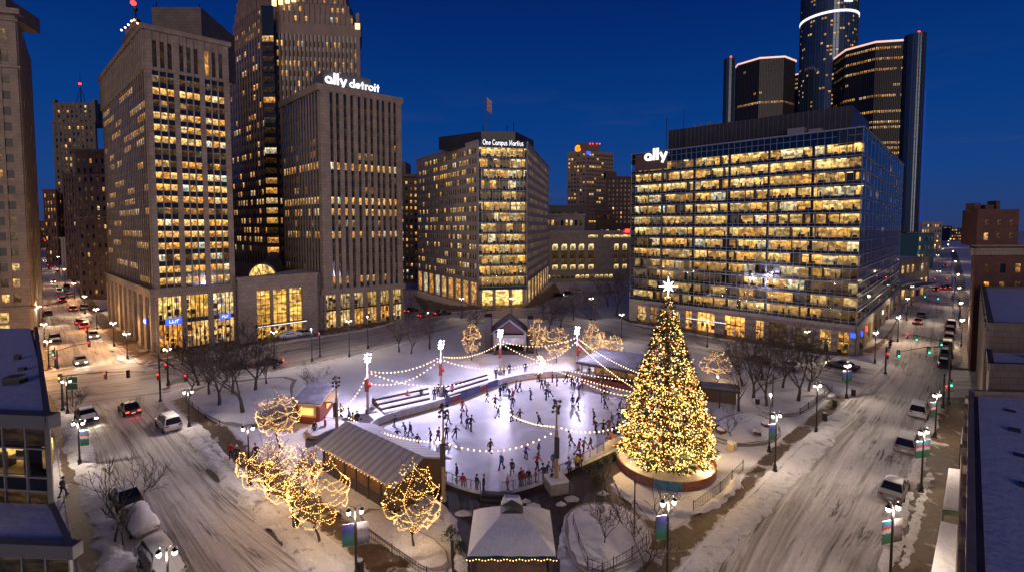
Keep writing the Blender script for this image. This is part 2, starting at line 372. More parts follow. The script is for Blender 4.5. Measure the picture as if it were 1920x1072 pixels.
def copy_tree(o, parent=None):
    c = o.copy(); C.objects.link(c); c.parent = parent
    for ch in list(o.children): copy_tree(ch, c)
    return c
def dup(o, loc, rz=0, scale=None, label=None, group=None):
    c = copy_tree(o); c.location = Vector(loc); c.rotation_euler = (0, 0, rz)
    if scale is not None: c.scale = (scale,)*3 if isinstance(scale, (int, float)) else scale
    if label: c['label'] = label
    if group: c['group'] = group
    return c
def point_light(loc, power, color, parent=None, r=.1, name='lamp_light', spot=None):
    d = bpy.data.lights.new(name, 'SPOT' if spot else 'POINT'); d.energy = power; d.color = color; d.shadow_soft_size = r
    o = bpy.data.objects.new(name, d); C.objects.link(o)
    if spot:
        d.spot_size = rad(spot[1]); d.spot_blend = .6; o.rotation_euler = (Vector(spot[0])-Vector(loc)).to_track_quat('-Z', 'Y').to_euler()
    if parent is not None: o.parent = parent; o.location = Vector(loc)-wloc(parent)
    else: o.location = loc
    return o
WARM = (1.0, .79, .60)
m, nt, b = newmat('rail mesh')
for n_ in list(nt.nodes):
    if n_.type == 'BSDF_PRINCIPLED': nt.nodes.remove(n_)
out = [n_ for n_ in nt.nodes if n_.type == 'OUTPUT_MATERIAL'][0]
tr = N(nt, 'ShaderNodeBsdfTransparent'); df = N(nt, 'ShaderNodeBsdfDiffuse'); df.inputs[0].default_value = (.5, .5, .55, 1)
ms = N(nt, 'ShaderNodeMixShader', i_0=.3); nt.links.new(tr.outputs[0], ms.inputs[1]); nt.links.new(df.outputs[0], ms.inputs[2]); nt.links.new(ms.outputs[0], out.inputs[0])
M['rail_mesh'] = m
M['mull_dark'] = simple('dark aluminium', (.06, .075, .09), .35, .6)
M['bronze'] = simple('bronze panel', (.09, .055, .045), .5)
M['towerglass'] = simple('dark bronze tower glass', (.022, .02, .024), .25, spec=.25)
M['blueglass'] = simple('blue tower glass', (.06, .11, .18), .14, .35, spec=.9)
M['crownlight'] = emis('crown light', (1, .62, .50), .95)
M['bulb_tree_dim'] = emis('dim tree bulb', (1, .42, .06), 2.6)
M['star'] = emis('white star', (1, .93, .85), 6)
M['hatch'] = emis('hatch light', (1, .55, .16), 1.1)
M['gable'] = simple('dark red gable', (.045, .02, .02), .7)
M['snow_grey'] = snow_mat('thin grey snow', (.30, .29, .33), (.12, .11, .13), (.4, .7))
M['yellowp'] = simple('yellow paint', (.5, .33, .03), .5)
from mathutils import noise as MN
from mathutils.geometry import tessellate_polygon
ZP = 0.13      # level of the raised park and pavements
def W(pts, z=0.0): return [G(x, y, z) for x, y in pts]
def resample(pts, step):
    out = [pts[0]]
    for a, b in zip(pts, pts[1:]):
        n = max(1, int((b-a).length/step))
        for i in range(1, n+1): out.append(a.lerp(b, i/n))
    return out
def smooth(pts, k=2, closed=False):
    for _ in range(k):
        q = [] if closed else [pts[0]]
        rng = range(len(pts)) if closed else range(len(pts)-1)
        for i in rng:
            a, b = pts[i], pts[(i+1) % len(pts)]
            q += [a.lerp(b, .25), a.lerp(b, .75)]
        if not closed: q.append(pts[-1])
        pts = q
    return pts
def strip(name, pairs, z, mat, nx=8, skirt=True, label=None, step=2.5, jitter=0.0):
    # pairs: (left kerb, right kerb) places; one sheet with metres-across / metres-along coordinates
    L = smooth([G(a, b, z) for a, b, c, d in pairs]); Rr = smooth([G(c, d, z) for a, b, c, d in pairs])
    rows = []; v = 0; mb = MB(); mb.uv2 = 'Edge'
    prev = None; R_ = []
    for i in range(len(L)-1):
        n = max(1, int(((L[i]+Rr[i])/2-(L[i+1]+Rr[i+1])/2).length/step))
        for k in range(n): R_.append((L[i].lerp(L[i+1], k/n), Rr[i].lerp(Rr[i+1], k/n)))
    R_.append((L[-1], Rr[-1]))
    vs = []
    for (a, b) in R_:
        c = (a+b)/2
        if prev is not None: v += (c-prev).length
        prev = c; vs.append(v)
    for i in range(len(R_)-1):
        (a, b), (c, d) = R_[i], R_[i+1]; wa = (a-b).length; wc = (c-d).length
        for k in range(nx):
            t0, t1 = k/nx, (k+1)/nx
            e0, e1 = abs(t0*2-1), abs(t1*2-1)
            mb.face([a.lerp(b, t0), a.lerp(b, t1), c.lerp(d, t1), c.lerp(d, t0)], 0,
                    [((t0-.5)*wa, vs[i]), ((t1-.5)*wa, vs[i]), ((t1-.5)*wc, vs[i+1]), ((t0-.5)*wc, vs[i+1])],
                    [(e0, 0), (e1, 0), (e1, 0), (e0, 0)])
        if skirt:
            for p, q in ((a, c), (d, b)):
                mb.face([p-Vector((0, 0, z+.05)), q-Vector((0, 0, z+.05)), q, p], 0, [(0, 0)]*4, [(1, 0)]*4)
    # make faces point up
    o = mb.build(name, mat); fix_up(o)
    return struct(o, label)
def fix_up(o):
    me = o.data; bm = bmesh.new(); bm.from_mesh(me)
    for f in bm.faces:
        f.normal_update()
        if f.normal.z < -1e-4: f.normal_flip()
    bm.to_mesh(me); bm.free()
def sheet(name, pts, z, mat, label=None, skirt=0.0, density=None):
    mb = MB(); mb.uv2 = 'Edge'
    for t in tessellate_polygon([[Vector((p[0], p[1], 0)) for p in pts]]):
        q = [Vector((pts[i][0], pts[i][1], z)) for i in t]
        mb.face(q, 0, [(p.x, p.y) for p in q], [(0, 0)]*3)
    if skirt:
        for i in range(len(pts)):
            a, b = pts[i], pts[(i+1) % len(pts)]
            mb.face([(a[0], a[1], z-skirt), (b[0], b[1], z-skirt), (b[0], b[1], z), (a[0], a[1], z)], 0, [(0, 0)]*4, [(1, 0)]*4)
    o = mb.build(name, mat); fix_up(o); return struct(o, label)
def mound(name, pts, width, height, mat='snow_dirty', z=0.0, label=None, seed=0, step=.32):
    # a lumpy ridge of shovelled snow along a line
    pts = resample(smooth([G(x, y, z) for x, y in pts]), step); n = 7; vs = []; m_ = len(pts)
    for i, p in enumerate(pts):
        d = (pts[min(i+1, m_-1)]-pts[max(i-1, 0)]).normalized(); s = Vector((-d.y, d.x, 0))
        endf = min(1, min(i, m_-1-i)/4)
        for k in range(n):
            t = k/(n-1)*2-1
            w_ = width*(.75+.5*MN.noise(Vector((p.x*.35, p.y*.35, seed))))
            off = s*(t*w_/2+.35*MN.noise(Vector((p.x*1.3, p.y*1.3, seed+k*3.7))))
            q = p+off
            fine = .35*abs(MN.noise(Vector((q.x*4.1, q.y*4.1, seed+2))))
            h = height*max(0, 1-t*t)**.8*(.45+.9*abs(MN.noise(Vector((q.x*.9, q.y*.9, seed+5))))+.8*abs(MN.noise(Vector((q.x*2.6, q.y*2.6, seed+9))))+fine)*endf
            vs.append(Vector((q.x, q.y, z+h if 0 < k < n-1 else z-.03)))
    mb = MB(); mb.raw(vs, [(i*n+k, i*n+k+1, (i+1)*n+k+1, (i+1)*n+k) for i in range(m_-1) for k in range(n-1)])
    o = mb.build(name, mat, smooth=True); fix_up(o); return struct(o, label)

# ground reaching the horizon
mb = MB(); gv = []
sheet('ground', [(-2600, -60), (2600, -60), (2600, 4200), (-2600, 4200)], -0.01, 'snow', 'snow covered ground')

road_near_left = [(330, 1190, 790, 1190), (262, 1090, 640, 1100), (205, 960, 560, 1030), (165, 860, 470, 945), (135, 790, 400, 862), (100, 735, 320, 772), (60, 690, 250, 718)]
strip('road', road_near_left, .004, 'road', 12, False, 'packed snow street on the left')
strip('road', [(40, 720, 300, 760), (95, 690, 262, 705), (100, 640, 205, 645), (88, 590, 165, 590), (78, 540, 140, 545), (70, 490, 115, 495), (66, 465, 100, 465), (70, 446, 90, 446), (76, 434, 86, 434)], .008, 'road', 8, False, 'far part of the left street')
cross = [(40, 700, -20, 790), (130, 690, 110, 765), (300, 675, 320, 735), (420, 660, 430, 712), (505, 645, 520, 695), (610, 630, 620, 673), (690, 617, 700, 657), (755, 600, 790, 630), (830, 586, 850, 615), (920, 578, 925, 604), (1020, 582, 1010, 606), (1110, 592, 1090, 618), (1190, 608, 1170, 638), (1300, 627, 1290, 661), (1450, 652, 1440, 690), (1570, 672, 1560, 714), (1650, 684, 1640, 732), (1760, 690, 1765, 738), (1840, 690, 1850, 738)]
strip('road', cross, .012, 'road', 8, False, 'cross street behind the park')
strip('road', [(1275, 1160, 1620, 1180), (1310, 1040, 1655, 1060), (1400, 944, 1672, 1000), (1500, 846, 1705, 890), (1580, 765, 1728, 830), (1610, 730, 1748, 775), (1650, 690, 1780, 735), (1672, 645, 1790, 670), (1692, 590, 1790, 610), (1718, 540, 1788, 555), (1736, 498, 1784, 505), (1748, 466, 1778, 468), (1756, 446, 1772, 446)], .016, 'road', 12, False, 'packed snow street on the right')
strip('road', [(756, 610, 800, 596), (765, 570, 786, 560), (768, 538, 780, 536)], .020, 'road', 4, False, 'side street behind the towers')
strip('road', [(1050, 590, 1130, 596), (1010, 560, 1090, 556), (1000, 548, 1180, 545)], .020, 'road', 4, False, 'street beyond the plaza')

park = [(300, 748), (322, 776), (400, 866), (470, 950), (560, 1036), (640, 1106), (760, 1250), (1150, 1250), (1225, 1140), (1300, 1046), (1395, 944), (1497, 842), (1575, 765), (1600, 740), (1585, 722), (1520, 712), (1400, 693), (1250, 664), (1150, 640), (1040, 615), (925, 610), (860, 620), (800, 636), (700, 664), (610, 680), (505, 702), (420, 719), (330, 728)]
pk = smooth(W(park), 1, True)
sheet('park_ground', pk, ZP, 'snow_clean', 'snow covered park ground', ZP+.05)
# the oval lawn is a smoother sheet of snow with a low rim
lawn = smooth(W([(575, 770), (545, 735), (560, 712), (640, 690), (760, 662), (860, 648), (900, 672), (890, 700), (820, 722), (740, 740), (680, 765), (640, 790)], ZP), 2, True)
sheet('lawn', lawn, ZP+.05, 'snow_clean', 'smooth snow lawn beside the rink', .06)

PW = 'walk'
strip('pavement', [(318, 752, 362, 738), (350, 785, 398, 768), (400, 838, 450, 820), (458, 888, 512, 872), (530, 945, 590, 925), (610, 1000, 668, 985), (700, 1076, 775, 1056), (800, 1180, 900, 1160)], ZP+.012, PW, 6, False, 'wet brown path along the left edge of the park')
strip('pavement', [(1130, 1150, 1215, 1170), (1180, 1090, 1250, 1090), (1206, 1035, 1295, 1040), (1290, 968, 1345, 985), (1370, 912, 1410, 918), (1412, 872, 1446, 874), (1465, 822, 1492, 832), (1525, 776, 1550, 786), (1566, 738, 1590, 748)], ZP+.012, PW, 6, False, 'wet brown path along the right edge of the park')
strip('pavement', [(1385, 885, 1395, 915), (1340, 860, 1345, 885), (1300, 850, 1300, 870)], ZP+.016, PW, 4, False, 'short brown path beside the big tree')
strip('pavement', [(1150, 905, 1140, 960), (1185, 945, 1170, 985), (1215, 970, 1200, 1030), (1260, 985, 1240, 1060)], ZP+.020, PW, 4, False, 'brown path in front of the big tree')
sheet('plaza', smooth(W([(560, 830), (610, 800), (660, 775), (700, 775), (720, 840), (850, 905), (950, 930), (1100, 870), (1168, 838), (1176, 930), (1200, 990), (1080, 945), (1050, 975), (1050, 1200), (860, 1200), (842, 1010), (850, 960), (800, 920), (700, 890), (610, 880)], ZP), 1, True), ZP+.008, 'plaza', 'dark wet paving around the rink')
# pavements on the far sides of the streets
SLZ = [0]
def slab(name, pairs, label):
    SLZ[0] += 1; return strip(name, pairs, ZP+.004*SLZ[0], PW, 5, True, label)
slab('pavement', [(172, 1190, 250, 1190), (150, 1080, 215, 1080), (128, 985, 178, 960), (112, 880, 148, 860), (100, 800, 124, 790), (70, 735, 92, 735), (40, 715, 50, 690)], 'wet pavement beside the low glass building')
slab('pavement', [(300, 662, 272, 690), (225, 618, 200, 632), (203, 596, 170, 596), (172, 560, 145, 552), (128, 508, 118, 500), (106, 470, 102, 468)], 'pavement beside the left tower')
slab('pavement', [(100, 690, 55, 700), (98, 640, 40, 645), (86, 590, 30, 590), (76, 540, 30, 540), (68, 490, 45, 490), (64, 462, 50, 462)], 'pavement on the left side of the far street')
slab('pavement', [(258, 655, 268, 686), (430, 636, 430, 658), (505, 628, 510, 643), (600, 614, 610, 628), (690, 602, 695, 616), (750, 592, 756, 599)], 'pavement in front of the towers')
slab('pavement', [(775, 552, 800, 590), (840, 572, 850, 585), (900, 573, 915, 577), (985, 570, 1010, 580), (1040, 528, 1052, 552)], 'pavement around the angled office building')
slab('pavement', [(1150, 590, 1185, 606), (1300, 612, 1305, 626), (1450, 636, 1452, 651), (1600, 662, 1612, 676), (1655, 640, 1668, 640), (1690, 585, 1698, 560), (1722, 520, 1728, 515)], 'pavement in front of the glass office building')
slab('pavement', [(1625, 1190, 1780, 1190), (1660, 1060, 1800, 1060), (1677, 1000, 1812, 1000), (1712, 890, 1822, 890), (1735, 830, 1828, 830), (1752, 778, 1832, 778), (1770, 744, 1838, 744)], 'wet pavement with awnings on the right')
slab('pavement', [(1796, 690, 1850, 690), (1796, 620, 1840, 620), (1794, 560, 1815, 560), (1788, 505, 1806, 505), (1781, 468, 1792, 468)], 'pavement on the far right')

# ploughed snow
for i, (pts, w_, h_, lab) in enumerate([
    ([(318, 768), (395, 852), (470, 938), (556, 1022), (640, 1096)], 2.6, .5, 'ploughed snow along the left kerb of the park'),
    ([(360, 790), (430, 868), (520, 945), (600, 1010), (690, 1085)], 1.3, .3, 'snow ridge beside the brown path'),
    ([(1275, 1110), (1345, 1010), (1440, 920), (1530, 830), (1585, 770)], 3.2, .55, 'ploughed snow along the right kerb of the park'),
    ([(1320, 1075), (1400, 985), (1480, 900), (1560, 820)], 1.8, .35, 'second ridge of ploughed snow'),
    ([(238, 1120), (205, 1020), (172, 920), (150, 850), (118, 775)], 2.6, .55, 'snow bank between the parked cars and the pavement'),
    ([(1655, 1085), (1680, 1000), (1708, 905), (1732, 838), (1755, 775)], 1.5, .4, 'snow bank along the right pavement'),
    ([(1690, 1075), (1722, 960), (1745, 880)], .9, .22, 'snow patch on the right pavement'),
    ([(345, 722), (440, 708), (520, 697), (620, 675), (700, 659), (790, 632)], 1.6, .45, 'ploughed snow behind the park'),
    ([(275, 690), (440, 661), (510, 645), (610, 630), (700, 616), (756, 598)], 1.8, .5, 'ploughed snow in front of the towers'),
    ([(1185, 606), (1300, 627), (1450, 652), (1560, 670), (1600, 678)], 1.8, .5, 'ploughed snow in front of the glass building'),
    ([(1200, 650), (1300, 668), (1450, 700), (1570, 722), (1600, 735)], 2.0, .5, 'ploughed snow at the back of the park'),
    ([(1660, 655), (1678, 620), (1695, 580), (1722, 535)], 1.5, .4, 'snow along the far kerb'),
    ([(1792, 690), (1792, 620), (1790, 560), (1785, 500)], 1.4, .4, 'snow along the parked cars far right'),
    ([(232, 680), (195, 630), (168, 594), (142, 548), (118, 498)], 1.6, .4, 'snow beside the left tower'),
    ([(108, 690), (99, 640), (87, 590), (77, 540)], 1.5, .4, 'snow along the far left kerb'),
    ([(800, 592), (860, 584), (960, 577), (1020, 581)], 1.5, .45, 'snow along the angled building'),
    ([(870, 1075), (850, 990), (840, 960)], 1.2, .5, 'snow heap beside the pavilion'),
    ([(1055, 1050), (1062, 985), (1110, 955)], 1.4, .4, 'snow heap right of the pavilion')]):
    mound('snow_bank', pts, w_*.9, h_*.42, z=0 if 'kerb' in lab or 'ploughed' in lab else ZP, seed=i*7.3, label=lab)

# trodden patches in the ploughed strip (bare wet ground)
for q in ([(472, 968), (500, 962), (585, 1040), (560, 1056)], [(615, 1020), (650, 1022), (690, 1060), (640, 1062)], [(380, 878), (398, 880), (420, 906), (405, 905)]):
    sheet('bare_patch', smooth(W(q), 2, True), .024, 'plaza', 'patch of bare wet asphalt')

# planting beds
def low_fence(pts, label, z=ZP, h=.75, group='low iron fences around the beds'):
    pts = [G(x, y, z) for x, y in pts]; o = thing('iron_fence', label, 'fence', pts[0], 0, group)
    rails = MB(); bars = MB()
    for a, b in zip(pts, pts[1:]):
        for hh in (.18, h): rails.tube([a+Vector((0, 0, hh)), b+Vector((0, 0, hh))], .028, 4)
        n = max(1, int((b-a).length/.28))
        for i in range(n+1):
            p = a.lerp(b, i/n); bars.tube([p, p+Vector((0, 0, h+.04))], .013, 3)
    rails.build('rail', 'iron', o); bars.build('bars', 'iron', o)
    for p in resample(pts, 2.4): q = MB(); q.tube([p, p+Vector((0, 0, h+.15))], .04, 5); q.build('post', 'iron', o)
    return o
def bed(name, px, label, h=.35, mat='concrete'):
    pts = smooth([G(x, y, ZP) for x, y in px], 1, True)
    o = thing(name, label, 'planting bed', pts[0]); n = len(pts)
    c = sum(pts, Vector((0, 0, 0)))/n
    k = MB(); k.prism([p for p in pts], ZP-.02, ZP+h); k.build('kerb', mat, o)
    s = MB(); vs = [Vector((c.x, c.y, ZP+h+.28))]
    for r_ in (.45, .8, 1.02):
        for p in pts:
            q = c.lerp(p, r_); zz = ZP+h+(.22*(1-r_)+.08 if r_ < 1 else -.06)+.12*MN.noise(Vector((q.x*.8, q.y*.8, 3)))
            vs.append(Vector((q.x, q.y, zz)))
    fs = [(0, 1+i, 1+(i+1) % n) for i in range(n)]
    for rr in range(2): fs += [(1+rr*n+i, 1+(rr+1)*n+i, 1+(rr+1)*n+(i+1) % n, 1+rr*n+(i+1) % n) for i in range(n)]
    s.raw(vs, fs); so = s.build('snow', 'snow', o, True); fix_up(so)
    return o
bed('planting_bed', [(1055, 985), (1075, 955), (1120, 945), (1175, 955), (1215, 990), (1222, 1030), (1185, 1062), (1110, 1085), (1072, 1060)], 'snow covered planting bed with a bare tree right of the pavilion')
low_fence([(1075, 985), (1085, 1020), (1102, 1066), (1130, 1076)], 'low iron fence on the left side of the bed beside the pavilion', ZP+.4)
low_fence([(1212, 1022), (1185, 1046), (1150, 1066), (1110, 1088)], 'low iron fence on the front of the bed beside the pavilion', ZP+.4)
bed('planting_bed', [(1330, 820), (1345, 790), (1400, 775), (1445, 790), (1468, 812), (1450, 832), (1395, 838), (1350, 832)], 'snowy raised bed with seats right of the big tree', .45)
bed('planting_bed', [(1400, 745), (1440, 715), (1520, 712), (1562, 728), (1545, 752), (1500, 780), (1440, 782)], 'snowy bed with tall bare trees at the right end of the park', .25)
low_fence([(1560, 733), (1530, 755), (1500, 777)], 'low iron fence at the right end of the park', ZP+.2)
low_fence([(350, 755), (385, 785), (412, 800)], 'low iron fence on the left bed of bare trees')
low_fence([(680, 1000), (735, 1040), (800, 1085)], 'long iron fence beside the lit tree row at the bottom')
low_fence([(540, 905), (600, 948), (680, 1000)], 'iron fence between the lit trees and the brown path')
bed('planting_bed', [(345, 745), (360, 728), (450, 712), (560, 705), (545, 735), (560, 775), (500, 800), (430, 800), (385, 780)], 'broad snowy bed of bare trees on the left of the park', .12)
bed('planting_bed', [(560, 868), (580, 842), (640, 838), (660, 850), (620, 875), (585, 880)], 'curved snowy seat wall near the kiosk', .5)
bed('planting_bed', [(570, 815), (590, 795), (640, 790), (655, 800), (615, 812), (590, 825)], 'small snowy bed in front of the red kiosk', .4)
bed('planting_bed', [(665, 975), (700, 950), (760, 985), (835, 1025), (845, 1070), (800, 1075), (740, 1030)], 'long snowy bed beside the lodge', .2)

# ---- the ice rink
ice_px = [(688, 818), (704, 801), (735, 788), (785, 775), (830, 762), (868, 750), (905, 735), (930, 725), (960, 717), (1000, 710), (1050, 707), (1090, 708), (1130, 712), (1165, 718), (1195, 727), (1222, 740), (1240, 755), (1235, 785), (1205, 812), (1150, 838), (1100, 866), (1040, 897), (990, 916), (945, 926), (905, 926), (870, 918), (835, 905), (770, 870), (715, 838)]
rim = smooth([G(x, y, ZP+.05) for x, y in ice_px], 2, True)
m, nt, b = newmat('rink ice'); g = N(nt, 'ShaderNodeNewGeometry')
n1 = N(nt, 'ShaderNodeTexNoise', i_Scale=.22, i_Detail=8.0, i_Roughness=.6, i_Distortion=1.2); nt.links.new(g.outputs['Position'], n1.inputs['Vector'])
r1 = ramp(nt, n1.outputs['Fac'], [(.35, (.86, .87, .90)), (.6, (.66, .66, .72)), (.75, (.78, .78, .82))]); nt.links.new(r1.outputs[0], b.inputs['Base Color'])
wv = N(nt, 'ShaderNodeTexNoise', i_Scale=1.6, i_Detail=9.0, i_Roughness=.75, i_Distortion=3.0); nt.links.new(g.outputs['Position'], wv.inputs['Vector'])
r_ = N(nt, 'ShaderNodeMapRange', i_3=.22, i_4=.5); nt.links.new(wv.outputs['Fac'], r_.inputs[0]); nt.links.new(r_.outputs[0], b.inputs['Roughness'])
bp = N(nt, 'ShaderNodeBump', i_Strength=.12, i_Distance=.05); nt.links.new(wv.outputs['Fac'], bp.inputs['Height']); nt.links.new(bp.outputs[0], b.inputs['Normal'])
M['ice'] = m
ice = sheet('ice_rink', rim, ZP+.05, 'ice', 'white skating rink ice', .1)
M['board_white'] = simple('white rink board', (.72, .70, .74), .5, c2=(.5, .5, .56), scale=1.2)
M['board_blue'] = simple('blue rink banner', (.04, .07, .30), .5, c2=(.12, .16, .45), scale=1.8)
M['board_red'] = simple('maroon rink banner', (.18, .03, .06), .5, c2=(.3, .1, .12), scale=1.8)
M['board_kick'] = simple('yellow kick strip', (.5, .30, .06), .5)
brd = thing('rink_barrier', 'white rink barrier with blue banners and rails around the ice', 'barrier', rim[0])
n = len(rim); cen = sum(rim, Vector((0, 0, 0)))/n
def outp(i, d): 
    a = rim[(i-1) % n]; b_ = rim[(i+1) % n]; t = (b_-a).normalized(); nn = Vector((t.y, -t.x, 0))
    if (rim[i % n]-cen).dot(nn) < 0: nn = -nn
    return rim[i % n]+nn*d
acc = {}; run = 0
for i in range(n):
    a0, a1 = outp(i, 0), outp(i+1, 0); b0, b1 = outp(i, .09), outp(i+1, .09)
    u = toP(a0); z0 = ZP
    front = u[1] > 842 and u[0] > 830
    if front:
        if 905 < u[0] < 950: continue      # the gate
        acc.setdefault('glass_rail', []).append(i); continue
    key = 'board_white'
    if 700 < u[0] < 760 and u[1] < 800: key = 'board_white'
    elif 800 < u[0] < 930 and u[1] < 762: key = ('board_blue', 'board_blue', 'board_red')[int(i/2) % 3]
    elif u[0] > 1150 and u[1] < 770: key = 'board_blue'
    acc.setdefault(key, []).append(i)
for key, idx in acc.items():
    if key == 'glass_rail':
        for seg in idx:
            a0, a1 = outp(seg, 0), outp(seg+1, 0)
            up = Vector((0, 0, 1))
            q = MB(); q.hexa([outp(seg, -.01), outp(seg+1, -.01), outp(seg+1, .07), outp(seg, .07)]+[p+up*.28 for p in (outp(seg, -.01), outp(seg+1, -.01), outp(seg+1, .07), outp(seg, .07))]); q.build('kick_board', 'board_white', brd)
            q = MB(); q.tube([a0, a0+up*1.12], .035, 5); q.tube([a0+up*1.1, a1+up*1.1], .03, 5); q.build('rail', 'iron', brd)
            q = MB(); q.face([a0+up*.3, a1+up*.3, a1+up*1.05, a0+up*1.05]); q.build('mesh_panel', 'rail_mesh', brd)
        continue
    groups = []; 
    for i in idx:
        if groups and groups[-1][-1] == i-1 and len(groups[-1]) < 4: groups[-1].append(i)
        else: groups.append([i])
    for gr in groups:
        q = MB(); kq = MB(); cp = MB()
        for i in gr:
            p = [outp(i, 0), outp(i+1, 0), outp(i+1, .09), outp(i, .09)]
            q.hexa([v-Vector((0, 0, .1)) for v in p]+[v+Vector((0, 0, 1.0)) for v in p])
            p2 = [outp(i, -.02), outp(i+1, -.02), outp(i+1, .0), outp(i, .0)]
            kq.hexa([v for v in p2]+[v+Vector((0, 0, .2)) for v in p2])
            p3 = [outp(i, -.04), outp(i+1, -.04), outp(i+1, .14), outp(i, .14)]
            cp.hexa([v+Vector((0, 0, 1.0)) for v in p3]+[v+Vector((0, 0, 1.06)) for v in p3])
        q.build('board', key, brd); kq.build('kick_strip', 'board_kick', brd); cp.build('cap_rail', 'board_white' if key != 'board_blue' else 'dark', brd)
class Fac:
    """a facade plane between two ground points; u metres along, z up, d outwards"""
    def __init__(s, p0, p1):
        s.p0 = Vector((p0[0], p0[1], 0)); v = Vector((p1[0], p1[1], 0))-s.p0; s.L = v.length; s.t = v/s.L; s.n = Vector((s.t.y, -s.t.x, 0))
    def pt(s, u, z, d=0): return s.p0+s.t*u+s.n*d+Vector((0, 0, z))
    def box(s, mb, u0, u1, z0, z1, d0, d1, mi=0):
        mb.hexa([s.pt(u0, z0, d1), s.pt(u1, z0, d1), s.pt(u1, z0, d0), s.pt(u0, z0, d0), s.pt(u0, z1, d1), s.pt(u1, z1, d1), s.pt(u1, z1, d0), s.pt(u0, z1, d0)], mi)
    def quad(s, mb, u0, u1, z0, z1, d, lit=0, seed=0, su=1, mi=0):
        sv = max(1, round((z1-z0)/2.0)) if z1-z0 > 3.5 else 1; mb.face([s.pt(u0, z0, d), s.pt(u1, z0, d), s.pt(u1, z1, d), s.pt(u0, z1, d)], mi, [(0, 0), (su, 0), (su, sv), (0, sv)], [(lit, seed)]*4)
class Bld:
    def __init__(s, name, label, cat, base, group=None):
        s.o = thing(name, label, cat, (base[0], base[1], 0), 0, group); s.wins = []
    def add_win(s, fac, u0, u1, z0, z1, d, lit, seed, mat='win', su=1):
        c = fac.pt((u0+u1)/2, (z0+z1)/2, d); px = toP(c); view = (Vector((0, 0, H))-c); dist = view.length
        a = (u1-u0)*(z1-z0)*max(0.0, fac.n.dot(view/dist))/dist**2
        if not (0 <= px[0] <= 1920 and 0 <= px[1] <= 1072): a = 0
        s.wins.append((a, fac, u0, u1, z0, z1, d, lit, seed, mat, su))
    def finish(s, k=95):
        s.wins.sort(key=lambda t: -t[0])
        rest = {}
        for i, (a, fac, u0, u1, z0, z1, d, lit, seed, mat, su) in enumerate(s.wins):
            if i < k and a > 0:
                mb = MB(); fac.quad(mb, u0, u1, z0, z1, d, lit, seed, su); mb.build('window', mat, s.o)
            else:
                fac.quad(rest.setdefault(mat, MB()), u0, u1, z0, z1, d, lit, seed, su)
        for mat, mb in rest.items():
            q = mb.build('windows_beyond', mat, s.o); q['kind'] = 'stuff'
def litrow(R_, p, lo=.5, hi=1.2):
    return R_.uniform(lo, hi) if R_.random() < p else (R_.uniform(0.02, .12) if R_.random() < .6 else 0.0)
def facade(b, wall, fac, z0, z1, cols, rows, pier_d=.45, span_d=.15, win_d=.03, lit=None, mat='win', mull=None, span=None, R_=RND, mu=0):
    """cols/rows: spans of the openings; what is between is pier (proud pier_d) or spandrel (proud span_d)"""
    u = 0
    for (a, c) in cols:
        if a-u > .01: fac.box(wall, u, a, z0, z1, -.05, pier_d)
        u = c
    if fac.L-u > .01: fac.box(wall, u, fac.L, z0, z1, -.05, pier_d)
    sp = span if span is not None else wall
    for (a, c) in cols:
        z = z0
        for (r0, r1) in rows+[(z1, z1)]:
            if r0-z > .01: fac.box(sp, a+.002, c-.002, z, r0, -.05, span_d)
            z = r1
    for ri, (r0, r1) in enumerate(rows):
        for ci, (a, c) in enumerate(cols):
            b.add_win(fac, a, c, r0, r1, win_d, lit(ri, ci, len(rows), len(cols)) if lit else 0, R_.random(), mat, max(1, round((c-a)/(r1-r0))))
            if mull is not None:
                for k in range(1, mu+1):
                    uu = a+(c-a)*k/(mu+1); fac.box(mull, uu-.04, uu+.04, r0, r1, 0, win_d+.06)
def grid(n, L, m0, frac=.5, m1=None):
    m1 = m0 if m1 is None else m1; w_ = (L-m0-m1)/n
    return [(m0+w_*(i+(1-frac)/2), m0+w_*(i+(1+frac)/2)) for i in range(n)]
def floors(n, z0, z1, frac=.6, lift=.25):
    h = (z1-z0)/n; return [(z0+h*i+h*lift, z0+h*i+h*(lift+frac)) for i in range(n)]
def core(b, poly, z0, z1, mat, name='wall', inset=0):
    mb = MB(); mb.prism([(p[0], p[1]) for p in poly], z0, z1); return mb
def para(a, c, d): return Vector((a[0]+c[0]-d[0], a[1]+c[1]-d[1], 0))
def roofcap(b, poly, z, mat='snow', h=.12, inset=.0, name='roof_snow'):
    c = sum((Vector((p[0], p[1], 0)) for p in poly), Vector((0, 0, 0)))/len(poly)
    q = [Vector((p[0], p[1], 0)).lerp(c, inset) for p in poly]
    mb = MB(); mb.prism(q, z, z+h); return mb.build(name, mat, b.o)

